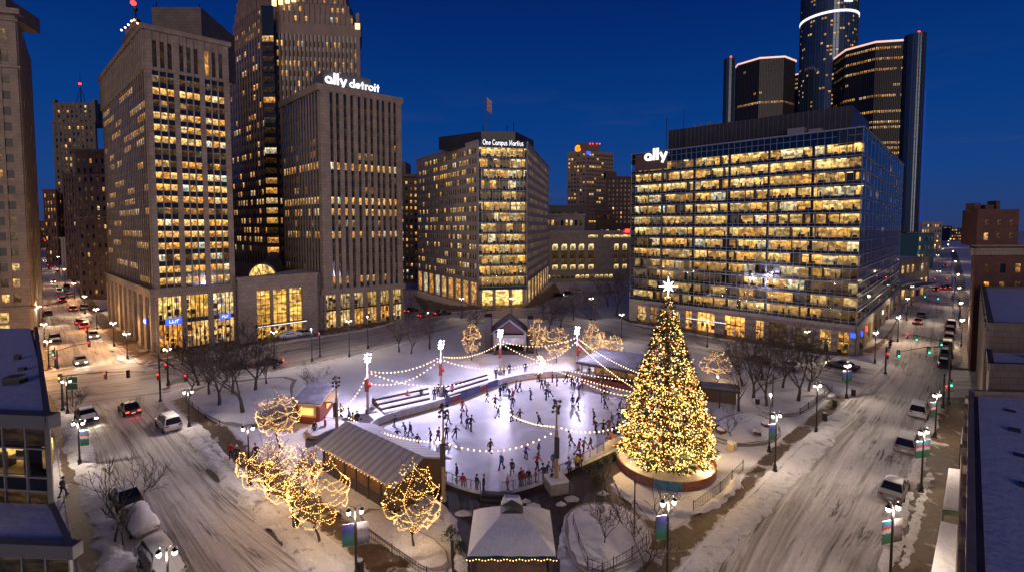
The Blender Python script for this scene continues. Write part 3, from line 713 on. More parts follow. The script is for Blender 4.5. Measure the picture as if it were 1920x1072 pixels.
# geometric sans letters as strokes (unit: x-height .62, cap 1)
def arc(cx, cy, rx, ry, a0, a1, n=14): return [(cx+rx*math.cos(rad(a0+(a1-a0)*i/n)), cy+ry*math.sin(rad(a0+(a1-a0)*i/n))) for i in range(n+1)]
GL = {
 'a': (.62, [arc(.28, .31, .235, .235, 0, 360, 20), [(.52, .0), (.52, .31)]]),
 'l': (.22, [[(.1, 0), (.1, .98)]]),
 'y': (.60, [[(.05, .60), (.30, .06)], [(.56, .60), (.20, -.26)]]),
 'd': (.62, [arc(.28, .31, .235, .235, 0, 360, 20), [(.52, 0), (.52, .98)]]),
 'e': (.60, [arc(.3, .31, .235, .235, 0, 318, 18), [(.08, .31), (.53, .31)]]),
 't': (.42, [[(.2, .85), (.2, .0)], [(.02, .56), (.38, .56)]]),
 'r': (.40, [[(.1, 0), (.1, .6)], arc(.32, .34, .21, .21, 170, 70, 7)]),
 'o': (.62, [arc(.3, .31, .245, .245, 0, 360, 20)]),
 'i': (.22, [[(.1, 0), (.1, .6)], [(.1, .74), (.1, .88)]]),
 'n': (.58, [[(.1, 0), (.1, .6)], arc(.28, .36, .18, .2, 180, 0, 10)+[(.46, 0)]]),
 'm': (.86, [[(.1, 0), (.1, .6)], arc(.26, .38, .155, .18, 180, 0, 9)+[(.415, 0)], arc(.575, .38, .155, .18, 180, 0, 9)+[(.73, 0)]]),
 'u': (.58, [[(.1, .6), (.1, .24)]+arc(.28, .24, .18, .2, 180, 360, 10)[1:], [(.46, .6), (.46, 0)]]),
 'p': (.62, [arc(.32, .31, .235, .235, 0, 360, 20), [(.09, .6), (.09, -.26)]]),
 's': (.44, [arc(.21, .44, .13, .135, 40, 250, 9)+arc(.21, .17, .14, .135, 70, -140, 9)]),
 'O': (.86, [arc(.42, .49, .37, .43, 0, 360, 24)]),
 'C': (.76, [arc(.44, .49, .37, .43, 45, 315, 20)]),
 'M': (.94, [[(.1, 0), (.15, .96), (.45, .2), (.75, .96), (.80, 0)]]),
 'G': (.80, [arc(.44, .49, .33, .37, 40, 352, 20), [(.44, .46), (.80, .46)]]),
 ' ': (.34, []),
}
def ribbon(mb, pts, w_, place, d0, d1):
    n = len(pts); closed = n > 3 and abs(pts[0][0]-pts[-1][0])+abs(pts[0][1]-pts[-1][1]) < 1e-4
    Lp, Rp = [], []
    for i in range(n):
        a = pts[i-1] if i > 0 else (pts[-2] if closed else pts[0]); c = pts[i+1] if i < n-1 else (pts[1] if closed else pts[-1])
        p = pts[i]
        d1_ = Vector((p[0]-a[0], p[1]-a[1])); d2_ = Vector((c[0]-p[0], c[1]-p[1]))
        if d1_.length < 1e-9: d1_ = d2_
        if d2_.length < 1e-9: d2_ = d1_
        t = (d1_.normalized()+d2_.normalized()); t = t.normalized() if t.length > 1e-6 else d1_.normalized()
        k = min(2.0, 1/max(.4, t.dot(d1_.normalized()))); nn = Vector((-t.y, t.x))*w_/2*k
        Lp.append((p[0]+nn.x, p[1]+nn.y)); Rp.append((p[0]-nn.x, p[1]-nn.y))
    for i in range(n-1):
        q = [Rp[i], Rp[i+1], Lp[i+1], Lp[i]]
        mb.hexa([place(x, y, d0) for x, y in q]+[place(x, y, d1) for x, y in q])
def sign(parent, text, fac, u0, zb, h, d, mat, weight=.17, track=.04, depth=.25, squeeze=1.0, name='letter', slant=0.0):
    """each letter is a mesh of its own"""
    x = 0
    for ch in text:
        adv, strokes = GL[ch]
        if strokes:
            mb = MB()
            for si, st in enumerate(strokes):
                ribbon(mb, st, weight, lambda a, c, dd: fac.pt(u0+(x+a)*h*squeeze, zb+c*h, dd), d, d+depth+.01*si)
            mb.build(name, mat, parent)
        x += adv+track
    return x*h*squeeze

RB = random.Random(5)
# =============== left stone tower (edge of the frame) ===============
pr = PD(50, 103); pl = Vector((pr.x-26, pr.y-9, 0)); pb = Vector((pr.x-24, pr.y+27, 0)); pb2 = para(pb, pl, pr)
b = Bld('office_tower', 'old pale stone tower with a heavy cornice cut by the left edge', 'building', pl)
w_ = MB(); f = Fac(pl, pr); zt = ZT(103, 27); z1 = ZT(103, 575)
w_.prism([pl, pr, pb, pb2], 0, zt-.3)
cols = []
for i in range(5):
    s0 = f.L-1.1-i*4.6
    cols += [(s0-1.65, s0-.35), (s0-3.6, s0-2.3)]
cols = sorted(cols)
rows = floors(15, z1+.4, ZT(103, 135), .52, .22)
facade(b, w_, f, z1, ZT(103, 128), cols, rows, .22, .10, lit=lambda r, c, nr, nc: litrow(RB, .12, .2, .7) if r > 2 else litrow(RB, .35))
facade(b, w_, f, ZT(103, 128), zt-.3, cols, floors(2, ZT(103, 126), zt-2, .55, .2), .22, .12, lit=lambda r, c, nr, nc: litrow(RB, .15))
facade(b, w_, f, 0, z1, [(1.5+i*6.0, 6+i*6.0) for i in range(4)], [(1, z1*.45), (z1*.52, z1-1)], .5, .2, lit=lambda r, c, nr, nc: litrow(RB, .6, .4, .8))
for zz, h_, dd in ((zt-.3, 1.1, 1.2), (zt-1.6, .4, .6), (ZT(103, 130), .5, .6), (z1-.4, .6, .7), (ZT(103, 370), .25, .35)):
    f.box(w_, -1, f.L+dd, zz, zz+h_, -.5, dd)
f.box(w_, 0, f.L-2.5, zt+.8, zt+4.2, -14, -2)
fs = Fac(pr, pb); facade(b, w_, fs, z1, zt-.3, grid(8, fs.L, .8, .4), rows, .2, .1, lit=lambda r, c, nr, nc: litrow(RB, .15))
w_.build('wall', 'stone', b.o); b.finish()

# =============== far left street buildings ===============
def far_block(name, label, x0, x1, ytop, dist, depth, cat='building', wall='stone_dark', nc=5, nr=12, p=.2, frac=(.45, .5), z0=0, side='l', nparts=40, mat='win', pier=.25, rot=0.0, sidew=True, grp='buildings along the far left street'):
    a = PD(x0, dist); c = PD(x1, dist+rot); zt = ZT(dist, ytop)
    back = Vector((0, depth, 0)); aa = a+back; cc = c+back
    k = (a.x+c.x)/2/dist; aa.x += k*depth*.9; cc.x += k*depth*.9
    b = Bld(name, label, cat, a, grp); mb = MB(); mb.prism([a, c, cc, aa], z0, zt)
    f = Fac(a, c)
    facade(b, mb, f, z0, zt, grid(nc, f.L, .4*f.L/10, frac[0]), floors(nr, z0+1, zt-1.5, frac[1]), pier, .08, lit=lambda r, q, n1, n2: litrow(RB, p), mat=mat)
    f.box(mb, -.4, f.L+.4, zt-.6, zt+.3, -.6, pier+.4)
    if sidew:
        g_ = Fac(c, cc) if c.x < 0 else Fac(aa, a)
        facade(b, mb, g_, z0, zt, grid(max(3, int(g_.L/4)), g_.L, .8, frac[0]), floors(nr, z0+1, zt-1.5, frac[1]), pier*.8, .06, lit=lambda r, q, n1, n2: litrow(RB, p), mat=mat)
    mb.build('wall', wall, b.o)
    return b, f, zt, (a, c, cc, aa)
b, f, zt, q = far_block('art_deco_tower', 'slender stepped stone tower with a rooftop mast down the left street', 108, 187, 230, 330, 22, wall='stone_dark', nc=9, nr=22, p=.12, nparts=60)
mb = MB(); c = (q[0]+q[1]+q[2]+q[3])/4
f2 = Fac(PD(113, 334), PD(187, 334)); zb = zt; zt2 = ZT(334, 193)
mb.prism([f2.pt(0, 0), f2.pt(f2.L, 0), f2.pt(f2.L, 0, -16), f2.pt(0, 0, -16)], zb, zt2)
facade(b, mb, f2, zb, zt2, grid(8, f2.L, 1.5, .45), floors(4, zb, zt2-1, .5), .3, .1, lit=lambda r, c_, n1, n2: litrow(RB, .25))
for uu in (0, f2.L): f2.box(mb, uu-.8, uu+.8, zb, zt2+2, -2, .4)
mb.build('tower_top', 'stone_dark', b.o)
mb = MB(); p = f2.pt(f2.L*.48, zt2, -6)
for dx, dy in ((-1, -1), (1, -1), (1, 1), (-1, 1)): mb.tube([p+Vector((dx*2, dy*2, 0)), p+Vector((0, 0, 12)), p+Vector((0, 0, ZT(334, 132)-zt2))], [.25, .22, .12], 4)
for k in range(6): mb.box(p.x-1.6+k*.25, p.x+1.6-k*.25, p.y-.1, p.y+.1, zt2+1.6*k, zt2+1.6*k+.15)
mb.build('mast', 'iron', b.o)
mb = MB(); mb.ball((p.x, p.y-.3, ZT(334, 153)), .8); mb.build('warning_light', 'lamp_red', b.o)
b.finish(70)
b, f, zt, q = far_block('stone_office_block', 'ornate pale stone office block with a cornice beside the left tower', 146, 206, 284, 158, 30, wall='stone', nc=5, nr=15, p=.12, frac=(.42, .45))
mb = MB()
for k in range(22): f.box(mb, k*f.L/22, k*f.L/22+f.L/44, zt-.9, zt-.1, 0, 1.1)
f.box(mb, -1.0, f.L+1, zt-.1, zt+.5, -1, 1.5); f.box(mb, -.3, f.L+.3, ZT(158, 410), ZT(158, 406), -.2, .7); f.box(mb, -.3, f.L+.3, ZT(158, 330), ZT(158, 327), -.2, .6)
mb.build('cornice', 'stone_pale', b.o); b.finish(75)
b, f, zt, q = far_block('brown_office_block', 'dark brown mid rise block behind the ornate stone block', 122, 150, 325, 215, 30, wall='brickbrown', nc=5, nr=14, p=.05); b.finish(20)
b, f, zt, q = far_block('brick_loft_block', 'narrow dark brick block farthest down the left street', 84, 108, 356, 300, 30, wall='brickred', nc=4, nr=10, p=.25); b.finish(30)
b, f, zt, q = far_block('plain_white_block', 'narrow blank white wall block beside the left street', 113, 124, 446, 235, 20, wall='stone_pale', nc=1, nr=2, p=.0, frac=(.1, .1)); b.finish(0)
for i, (x0, x1, yt, d_, wl) in enumerate([(43, 60, 408, 620, 'brickbrown'), (58, 72, 432, 520, 'stone_dark'), (72, 86, 415, 560, 'brickred')]):
    b, f, zt, q = far_block('distant_block', ['low brown block on the skyline at the left edge', 'small dark block at the end of the left street', 'distant brick block just left of the street buildings'][i], x0, x1, yt, d_, 30, wall=wl, nc=5, nr=5, p=.5, grp='blocks on the skyline'); b.finish(10)

# =============== left tower (long left face, nine-window front) ===============
A = P(202, 600); Bc = P(285, 662); Cc = P(437, 641); D = para(A, Cc, Bc)
b = Bld('office_tower', 'tall pale stone tower with nine lit window columns on the left corner', 'building', Bc)
zt = 60.6; zs = 12.3; w_ = MB(); w_.prism([A, Bc, Cc, D], 0, zt); sp = MB(); ml = MB()
f = Fac(Bc, Cc); L = f.L
cols = []; m0 = L*.035; bay = (L-2*m0)/3
for i in range(3):
    for j in range(3):
        u = m0+bay*i+bay*.09+j*bay*.28; cols.append((u, u+bay*.235))
lv = [1, 1, 1, .95, .95, 1, 1, .9, .75, .7, .75, .3, 1, 1, .3, 1, .25][::1]
# rows from the ground up: photo rows counted from the top reversed
top2bot = [.25, 1, .35, 1, .8, 1, .04, .75, 1, 1, 1, .35, 1, .95, .9, .7, .95, .9]
lv = top2bot[::-1]
rows = floors(18, zs+.2, 52.6, .56, .2)
facade(b, w_, f, zs, 52.9, cols, rows, .55, .12, lit=lambda r, c, nr, nc: min(1.15, max(0, lv[r]*RB.uniform(.8, 1.15) if RB.random() < lv[r]+.05 else .08)), span=sp)
cols2 = [(u, v) for (u, v) in cols]
facade(b, w_, f, 52.9, zt, [(a+.15, c-.15) for a, c in cols2], [(53.6, 58.4)], .35, .2, lit=lambda r, c, nr, nc: .5 if c == 6 else .02)
# left face: dense thin fins
g_ = Fac(A, Bc); n = 26; colsl = grid(n, g_.L, 1.2, .76)
facade(b, w_, g_, zs, 52.9, colsl, rows, .12, .045, lit=lambda r, c, nr, nc: (.60*RB.uniform(.5, 1) if MN.noise(Vector((c*.16, r*.9, 2))) > .10 else .015), span=sp)
facade(b, w_, g_, 52.9, zt, grid(n, g_.L, 1.2, .5), [(53.6, 58.4)], .45, .2)
# arcade
def shopfill(mb, fac, u0, u1, z0, z1, R_=RB):
    u = u0+.1
    while u < u1-.4:
        w2 = R_.uniform(.25, 1.1); z = z0
        while z < z1-.3:
            h_ = R_.uniform(.25, 1.2)
            if R_.random() < (.6 if z < z0+1.4 else .3): fac.box(mb, u, min(u+w2*R_.uniform(.5, 1), u1-.1), z, min(z+h_, z1), .08, .1+R_.uniform(.05, .3), R_.choice((0, 0, 0, 1, 2, 3, 4)))
            z += h_+R_.uniform(.1, .5)
        u += w2+R_.uniform(.1, .5)
goods = MB()
def arcade(fac, nb, z1, dd, pr_=.34, li=.9, name='shop_front', two=True, zb=.5):
    wd = (fac.L)/nb
    for i in range(nb):
        u0, u1 = wd*i+wd*pr_/2, wd*(i+1)-wd*pr_/2
        yield u0, u1
for fac, nb, li in ((f, 3, 1.0), (g_, 9, .55)):
    prv = 0
    for (u0, u1) in arcade(fac, nb, zs, 0, .2 if fac is f else .42):
        fac.box(w_, prv, u0, 0, zs-1.6, -.05, .75); prv = u1
        n_ = 4 if fac is f else 2
        b.add_win(fac, u0, u1, .5, 5.4, .05, li*.9, RB.random()*.8, 'win', n_); b.add_win(fac, u0, u1, 6.2, zs-1.7, .05, li, RB.random(), 'win_yellow', n_)
        fac.box(sp, u0, u1, 5.4, 6.2, -.02, .4); fac.box(sp, u0, u1, 0, .5, -.02, .3)
        for k in range(1, n_+1):
            uu = u0+(u1-u0)*k/(n_+1); fac.box(ml, uu-.06, uu+.06, .5, zs-1.7, 0, .5)
        shopfill(goods, fac, u0, u1, .5, 5.3); shopfill(goods, fac, u0, u1, 6.3, zs-2)
    fac.box(w_, prv, fac.L, 0, zs-1.6, -.05, .75)
    fac.box(w_, 0, fac.L+.6, zs-1.6, zs, -.05, .8)
    fac.box(w_, -.2, fac.L+.9, zs-.3, zs+.1, -.05, 1.0)
    fac.box(w_, -.3, fac.L+.5, zt-.5, zt+.35, -.4, .75)
w_.build('wall', 'stone', b.o); sp.build('spandrel_panels', 'spandrel', b.o); ml.build('mullions', 'dark', b.o)
goods.build('shop_goods', ['furn', 'kiosk', 'cream', 'tray', 'board_white'], b.o)
def wordbar(parent, fac, u0, u1, z0, z1, d, mat='sign_blue', blobs=6):
    mb = MB(); fac.box(mb, u0, u1, z0, z1, d, d+.15); o = mb.build('sign', mat, parent)
    mb = MB(); uu = u0+(u1-u0)*.22; k = 0; e_ = u1-(u1-u0)*.12
    while uu < e_-.2:
        w2 = RB.uniform(.28, .5); st = RB.choice((0, 1, 2))
        hh = (z1-z0)*RB.uniform(.42, .62); zc = (z0+z1)/2-(z1-z0)*.25
        fac.box(mb, uu, uu+.1, zc, zc+hh, d+.15, d+.2); fac.box(mb, uu+.12, uu+w2-.08, zc+(hh-.12 if st == 0 else 0), zc+(hh if st == 0 else .12), d+.15, d+.2)
        uu += w2; k += 1
    mb.build('lettering', 'sign_white', o)
wordbar(b.o, f, bay*.35, bay*.98, 5.3, 6.5, .55); wordbar(b.o, f, bay*2.5, bay*2.98, 5.3, 6.3, .55)
wordbar(b.o, g_, g_.L-5.0, g_.L-3.2, 5.3, 6.2, .8)
# roof block
mb = MB(); r0 = PD(300, 106); r1 = PD(390, 106); mb.prism([r0, r1, r1+Vector((-2, 16, 0)), r0+Vector((-2, 16, 0))], zt-1, ZT(106, 14)); mb.build('roof_block', 'stone_dark', b.o)
mb = MB()
for xx, yy in ((304, 8), (309, 2), (388, 6)): p = PD(xx, 106.5); mb.tube([p+Vector((0, 0, ZT(106, 18))), p+Vector((0, 0, ZT(106, yy)))], .12, 4)
mb.build('aerials', 'iron', b.o); b.finish(98)
b.o['group'] = 'office towers'
# ornamental crown of the tower behind
b = Bld('art_deco_tower', 'dark stepped tower top with a red beacon rising behind the left tower', 'building', PD(265, 190))
mb = MB(); cx = PD(266, 192)
for (xl, xr, y0, y1) in ((236, 300, 560, 92), (243, 290, 92, 72), (250, 283, 72, 56), (257, 277, 56, 44), (262, 272, 44, 34)):
    a, c = PD(xl, 190), PD(xr, 190); wd = (c.x-a.x)
    mb.prism([a, c, c+Vector((0, wd, 0)), a+Vector((0, wd, 0))], 0 if y0 > 500 else ZT(190, y0)-.2, ZT(190, y1))
mb.build('wall', 'brickbrown', b.o)
f = Fac(PD(236, 190), PD(300, 190))
for r in range(4):
    for c in range(8): b.add_win(f, .8+c*1.6, 1.5+c*1.6, ZT(190, 92)-4-r*4, ZT(190, 92)-2-r*4, .05, litrow(RB, .3), RB.random())
for xx, yy in ((243, 55), (250, 50), (256, 45), (262, 38), (267, 36), (273, 42), (279, 48), (285, 54)):
    q = MB(); p = PD(xx, 189); q.ball((p.x, p.y, ZT(189, yy+2)), .35, n=6, k=4); q.build('crown_light', 'bulb_big', b.o)
q = MB(); p = PD(270, 195); q.tube([p+Vector((0, 0, ZT(195, 36))), p+Vector((0, 0, ZT(195, 0)))], [.4, .15], 5); q.ball((p.x, p.y, ZT(195, 18)), .9); q.build('spire', 'iron', b.o)
q = MB(); q.ball((p.x, p.y-.9, ZT(195, 8)), 1.0); q.build('beacon', 'lamp_red', b.o)
b.finish(32)

# =============== tall granite tower behind ===============
d0 = 172; Bc = PD(505, d0); A = PD(438, d0+24); Cc = PD(681, d0+4); D = para(A, Cc, Bc)
b = Bld('office_tower', 'tallest rose granite tower with pointed gables behind the skating square', 'building', Bc, 'office towers')
w_ = MB(); zt = ZT(d0, 62); w_.prism([A, Bc, Cc, D], 0, zt); sp = MB()
f = Fac(Bc, Cc); g_ = Fac(A, Bc)
rows = floors(22, 14, zt-1.5, .58, .2)
pat = [[RB.random() for _ in range(30)] for _ in range(24)]
rowp = [.35, .6, .5, .75, .8, .7, .6, .75, .2, .35, .7, .3, .55, .8, .45, .1, .1, .15, .5, .6, .35, .6]
facade(b, w_, f, 10, zt, grid(22, f.L, 1.0, .5), rows, .7, .15, lit=lambda r, c, nr, nc: (RB.uniform(.4, 1) if RB.random() < rowp[r]*.85 and MN.noise(Vector((c*.35, r*3.1, 8))) > -.12 else .02), span=sp)
facade(b, w_, g_, 10, zt, grid(13, g_.L, .8, .6), rows, .14, .05, lit=lambda r, c, nr, nc: (RB.uniform(.3, .9) if RB.random() < rowp[r]*.8 and MN.noise(Vector((c*.3+9, r*2.7, 3))) > -.1 else .02), span=sp)
# corner bay
cp = [PD(500, d0-2.2), PD(506, d0-3.6), PD(517, d0-3.6), PD(523, d0-2.2), PD(523, d0+2), PD(500, d0+2)]
w_.prism(cp, 0, 15); 
bay_f = Fac(PD(501, d0-3.2), PD(522, d0-3.2))
for (r0, r1) in rows:
    k = rows.index((r0, r1)); b.add_win(bay_f, 0, bay_f.L, r0, r1, .1, (RB.uniform(.4, .95) if RB.random() < rowp[k]*.75 else .03), RB.random(), su=3)
sb = MB(); sb.prism([PD(500.5, d0-2.9), PD(522.5, d0-2.9), PD(523, d0+2), PD(500, d0+2)], 15, zt+8); sb.build('corner_bay', 'spandrel', b.o)
# gables: stepped pointed crown, front and side
z2 = zt; 
def gable(fac, u0, u1, steps, z, dd, hh):
    for k in range(steps):
        a = u0+(u1-u0)*.5*k/steps; c = u1-(u1-u0)*.5*k/steps
        fac.box(w_, a, c, z+k*hh, z+(k+1)*hh, -14+k*.3, dd-k*.3)
        nn = int((c-a)/1.7)
        for i in range(nn):
            uu = a+(c-a)*(i+.3)/nn; fac.box(w_, uu, uu+.45, z+k*hh, z+(k+1)*hh+.6, 0, dd-k*.3+.35)
            if RB.random() < .3: b.add_win(fac, uu+.6, uu+1.3, z+k*hh+hh*.2, z+k*hh+hh*.7, dd-k*.3+.05, RB.uniform(.4, 1), RB.random())
f.box(w_, 3.5, f.L-1.5, zt-.1, zt+4, -12, .1)
gable(f, 4, f.L-2.5, 11, zt+4, .05, 3.4)
gable(g_, 1.0, g_.L-.5, 8, zt, .05, 3.4)
for uu in (0.6, f.L-.8):
    f.box(w_, uu-1.1, uu+1.1, zt, zt+5, -2.2, .3); f.box(w_, uu-.6, uu+.6, zt+5, zt+8.5, -1.8, -.2)
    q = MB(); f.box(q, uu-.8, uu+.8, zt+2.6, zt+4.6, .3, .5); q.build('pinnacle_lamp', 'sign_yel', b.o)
w_.build('wall', 'tower', b.o); sp.build('spandrel_panels', 'spandrel', b.o)
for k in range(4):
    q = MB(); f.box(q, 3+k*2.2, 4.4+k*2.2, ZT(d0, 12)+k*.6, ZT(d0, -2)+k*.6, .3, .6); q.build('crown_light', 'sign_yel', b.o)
b.finish(98)

# =============== tower with the rooftop sign ===============
Bc = P(603, 618); Cc = P(753, 599); A = PD(534, 127); D = para(A, Cc, Bc)
b = Bld('office_tower', 'ribbed stone tower with white rooftop lettering behind the square', 'building', Bc, 'office towers')
zt = 56.0; zs = 9.5; w_ = MB(); w_.prism([A, Bc, Cc, D], 0, zt); sp = MB(); ml = MB()
f = Fac(Bc, Cc); g_ = Fac(A, Bc)
L = f.L; cols = []; u = L*.12
edges = [488, 519, 556, 590, 628, 661, 693, 728, 757, 792, 821]   # window strips as seen
for e_ in edges:
    t = (e_-445)/(870-445); cols.append((L*(t+.008), L*(t+.008)+L*.038))
rows = floors(16, zs+.5, zt-3.2, .62, .18)
lv = [.55, .1, .05, .03, .55, .25, .75, .95, .3, .12, .9, .25, .2, .02, .02, .02]
facade(b, w_, f, zs, zt, cols, rows, .6, .12, lit=lambda r, c, nr, nc: (lv[r]*RB.uniform(.75, 1.15) if RB.random() < lv[r]+.08 else .03), span=sp)
facade(b, w_, g_, zs, zt, grid(13, g_.L, .5, .6), rows, .14, .05, lit=lambda r, c, nr, nc: (lv[r]*RB.uniform(.5, .9) if RB.random() < lv[r]+.05 else .02), span=sp)
goods2 = MB()
for fac, nb in ((f, 6), (g_, 6)):
    prv = 0
    for (u0, u1) in arcade(fac, nb, zs, 0, .3):
        fac.box(w_, prv, u0, 0, zs-1.4, -.05, .65); prv = u1
        b.add_win(fac, u0, u1, .4, 4.2, .05, .7, RB.random(), 'win', 3); b.add_win(fac, u0, u1, 4.6, zs-1.5, .05, .55, RB.random(), 'win_yellow', 3); fac.box(sp, u0, u1, 4.2, 4.6, 0, .3)
        for k in (1, 2): uu = u0+(u1-u0)*k/3; fac.box(ml, uu-.05, uu+.05, .4, zs-1.5, 0, .2)
    fac.box(w_, prv, fac.L, 0, zs-1.4, -.05, .65); fac.box(w_, 0, fac.L+.6, zs-1.4, zs, -.05, .65)
f.box(w_, -.6, f.L+.5, zt-1.2, zt+.3, -.4, .66); g_.box(w_, -.6, g_.L+.5, zt-1.2, zt+.3, -.4, .66)
for fac in (f, g_):
    for (u0, u1) in arcade(fac, 6, zs, 0, .3): shopfill(goods2, fac, u0, u1, .4, 4.1); shopfill(goods2, fac, u0, u1, 4.7, zs-2)
goods2.build('shop_goods', ['furn', 'kiosk', 'cream', 'tray', 'board_white'], b.o)
w_.build('wall', 'stone', b.o); sp.build('spandrel_panels', 'spandrel', b.o); ml.build('mullions', 'dark', b.o)
ph = MB(); f.box(ph, 1.2, f.L*.62, zt, zt+3.7, -9, -.3); ph.build('roof_block', 'roofgrey', b.o)
sg = thing('sign', 'white glowing lowercase lettering along the roof block of the ribbed tower', 'sign', f.pt(1, zt, .2))
mb = MB(); f.box(mb, 1.2, 13.2, zt+.35, zt+.55, -.29, .1); mb.build('rail', 'dark', sg)
wa = sign(sg, 'ally', f, 1.45, zt+.75, 2.65, .08, 'sign_white', .17, .06)
sign(sg, 'detroit', f, 1.45+wa+.55, zt+.75, 2.05, .08, 'sign_white', .14, .06, squeeze=.98)
b.finish(98)

# =============== low entrance block with three tall windows and a vault ===============
A = P(441, 644); Bc = P(590, 622)
b = Bld('entrance_pavilion', 'low stone block with three tall golden windows between two towers', 'building', A)
f = Fac(A, Bc); zt = ZT(A.y, 524); w_ = MB(); w_.prism([A, Bc, Bc+Vector((2, 22, 0)), A+Vector((2, 22, 0))], 0, zt-.02)
cols = []
for (x0, x1) in ((473, 498), (503, 529), (534, 559)):
    cols.append(((x0-441)/149*f.L, (x1-441)/149*f.L))
def rooms(b, fac, z0, z1, u0, u1, D=2.4, n=6, R_=RB, p=.9, mat='room', k=1.0, desks=True, ceil=True, name='office_floor', gap=.0, wide=(.6, 1.6)):
    mb = MB(); u = u0; h = z1-z0
    if p > .5: fac.quad(mb, u0, u1, z0, z1, -D-.05, .55*k, .3, n*2, 0)
    while u < u1-.05:
        w2 = min(u1-u, R_.uniform(*wide)*(u1-u0)/n); 
        if u1-(u+w2) < .4: w2 = u1-u
        on = R_.random() < p; lv_ = (R_.uniform(.55, 1.25) if on else R_.uniform(.03, .2))*k
        dd = -D*R_.choice((1, 1, .75, .5)); sd = R_.random()
        fac.quad(mb, u, u+w2, z0, z1, dd, lv_, sd, max(1, round(w2/h)), 0)
        if R_.random() < .35: fac.box(mb, u+w2-.04, u+w2+.04, z0, z1, -D, -.35-R_.random(), 1)
        if on and ceil:
            for q_ in range(max(1, int(w2/1.5))):
                uu = u+.3+q_*1.5
                if R_.random() < .75: fac.box(mb, uu, uu+.9, z1-.12, z1-.06, -D*.6, -D*.35, 2)
        if desks:
            uu = u+.2
            while uu < u+w2-.5:
                dw = R_.uniform(.4, 1.1)
                if R_.random() < .6: fac.box(mb, uu, min(uu+dw, u+w2-.1), z0, z0+h*R_.uniform(.12, .32), -1.1, -.5, 1)
                if R_.random() < .25: fac.box(mb, uu+.1, uu+.35, z0, z0+h*.55, -1.3, -1.1, 1)
                uu += dw+R_.uniform(.2, .9)
        u += w2+gap
    return mb.build(name, [mat, 'furn', 'ceil'], b.o)
prv = 0; zw = ZT(A.y, 548)
for i, (u0, u1) in enumerate(cols):
    b.add_win(f, u0, u1, .3, zw, -.0+.04, 1.0, .1+.1*i, 'win_yellow', 1)
    f.box(w_, prv, u0, 0, zw, -.05, .7); prv = u1
f.box(w_, prv, f.L, 0, zw, -.05, .7); f.box(w_, 0, f.L, zw, zt, -.05, .7)
f.box(w_, -.2, f.L+.2, zt-.1, zt+.5, -.5, .85)
w_.build('wall', 'stone', b.o); ml = MB(); gd = MB()
for (u0, u1) in cols:
    for k in (1, 2): uu = u0+(u1-u0)*k/3; f.box(ml, uu-.05, uu+.05, .3, zw, 0, .15)
    for zz in (3.2, 5.4, 7.5, 9.4): f.box(ml, u0, u1, zz-.06, zz+.06, 0, .13)
    shopfill(gd, f, u0, u1, .3, 2.6)
gd.build('lobby_goods', ['furn', 'kiosk', 'cream', 'tray', 'board_white'], b.o); f.box(ml, cols[0][0]-.3, cols[2][1]+.3, 3.1, 3.5, .7, 2.2)
ml.build('mullions', 'dark', b.o)
q = MB(); f.box(q, cols[0][0]-.3, cols[2][1]+.3, 3.25, 3.4, 2.2, 2.26); q.build('canopy_light', 'sign_white', b.o)
# barrel vault
vc = P(490, 622); vd = A.y+12; c0 = PD(490, vd); R0 = (PD(517, vd)-PD(463, vd)).x/2; zb = ZT(vd, 521)
q = MB(); vs = []; n_ = 14
for k in range(n_+1):
    a = math.pi*k/n_
    for dy, dx in ((0, 0), (26, -11)): vs.append(Vector((c0.x+R0*math.cos(a)+dx, c0.y+dy, zb+R0*math.sin(a))))
q.raw(vs, [(2*k, 2*k+1, 2*k+3, 2*k+2) for k in range(n_)]); q.build('vault_roof', 'roofgrey', b.o)
q = MB(); q.uv2 = 'Lit'
q.face([Vector((c0.x+R0*.97*math.cos(math.pi*k/n_), c0.y+.1, zb+R0*.97*math.sin(math.pi*k/n_))) for k in range(n_+1)], 0, [(1.5+1.5*math.cos(math.pi*k/n_), .2+.7*math.sin(math.pi*k/n_)) for k in range(n_+1)], [(1.1, .8)]*(n_+1))
q.build('vault_window', 'win_yellow', b.o)
q = MB()
for k in range(n_): 
    a0, a1 = math.pi*k/n_, math.pi*(k+1)/n_
    q.tube([Vector((c0.x+R0*math.cos(a0), c0.y-.1, zb+R0*math.sin(a0))), Vector((c0.x+R0*math.cos(a1), c0.y-.1, zb+R0*math.sin(a1)))], .22, 4)
    if k % 2: q.tube([Vector((c0.x, c0.y-.05, zb)), Vector((c0.x+R0*math.cos(a0), c0.y-.05, zb+R0*math.sin(a0)))], .06, 3)
q.tube([Vector((c0.x+R0*.5*math.cos(math.pi*k/10), c0.y-.05, zb+R0*.5*math.sin(math.pi*k/10))) for k in range(11)], .06, 3)
q.build('vault_ribs', 'mull', b.o)
roofcap(b, [A+Vector((.3, .8, 0)), Bc+Vector((-.2, .8, 0)), Bc+Vector((2, 21, 0)), A+Vector((2, 21, 0))], zt-.02, h=.12)
b.finish()

# =============== old block between towers ===============
b, f, zt, q = far_block('stone_office_block', 'narrow old stone block wedged between the ribbed tower and angled offices', 740, 786, 330, 205, 25, wall='stone', nc=5, nr=16, p=.35, frac=(.42, .45), grp='old stone blocks')
mb = MB(); f.box(mb, 0, f.L*.45, zt, ZT(205, 303), -12, -1); f.box(mb, -1, f.L+1, zt-.5, zt+.6, -1, 1.3); mb.build('cornice', 'stone', b.o); b.finish(60)

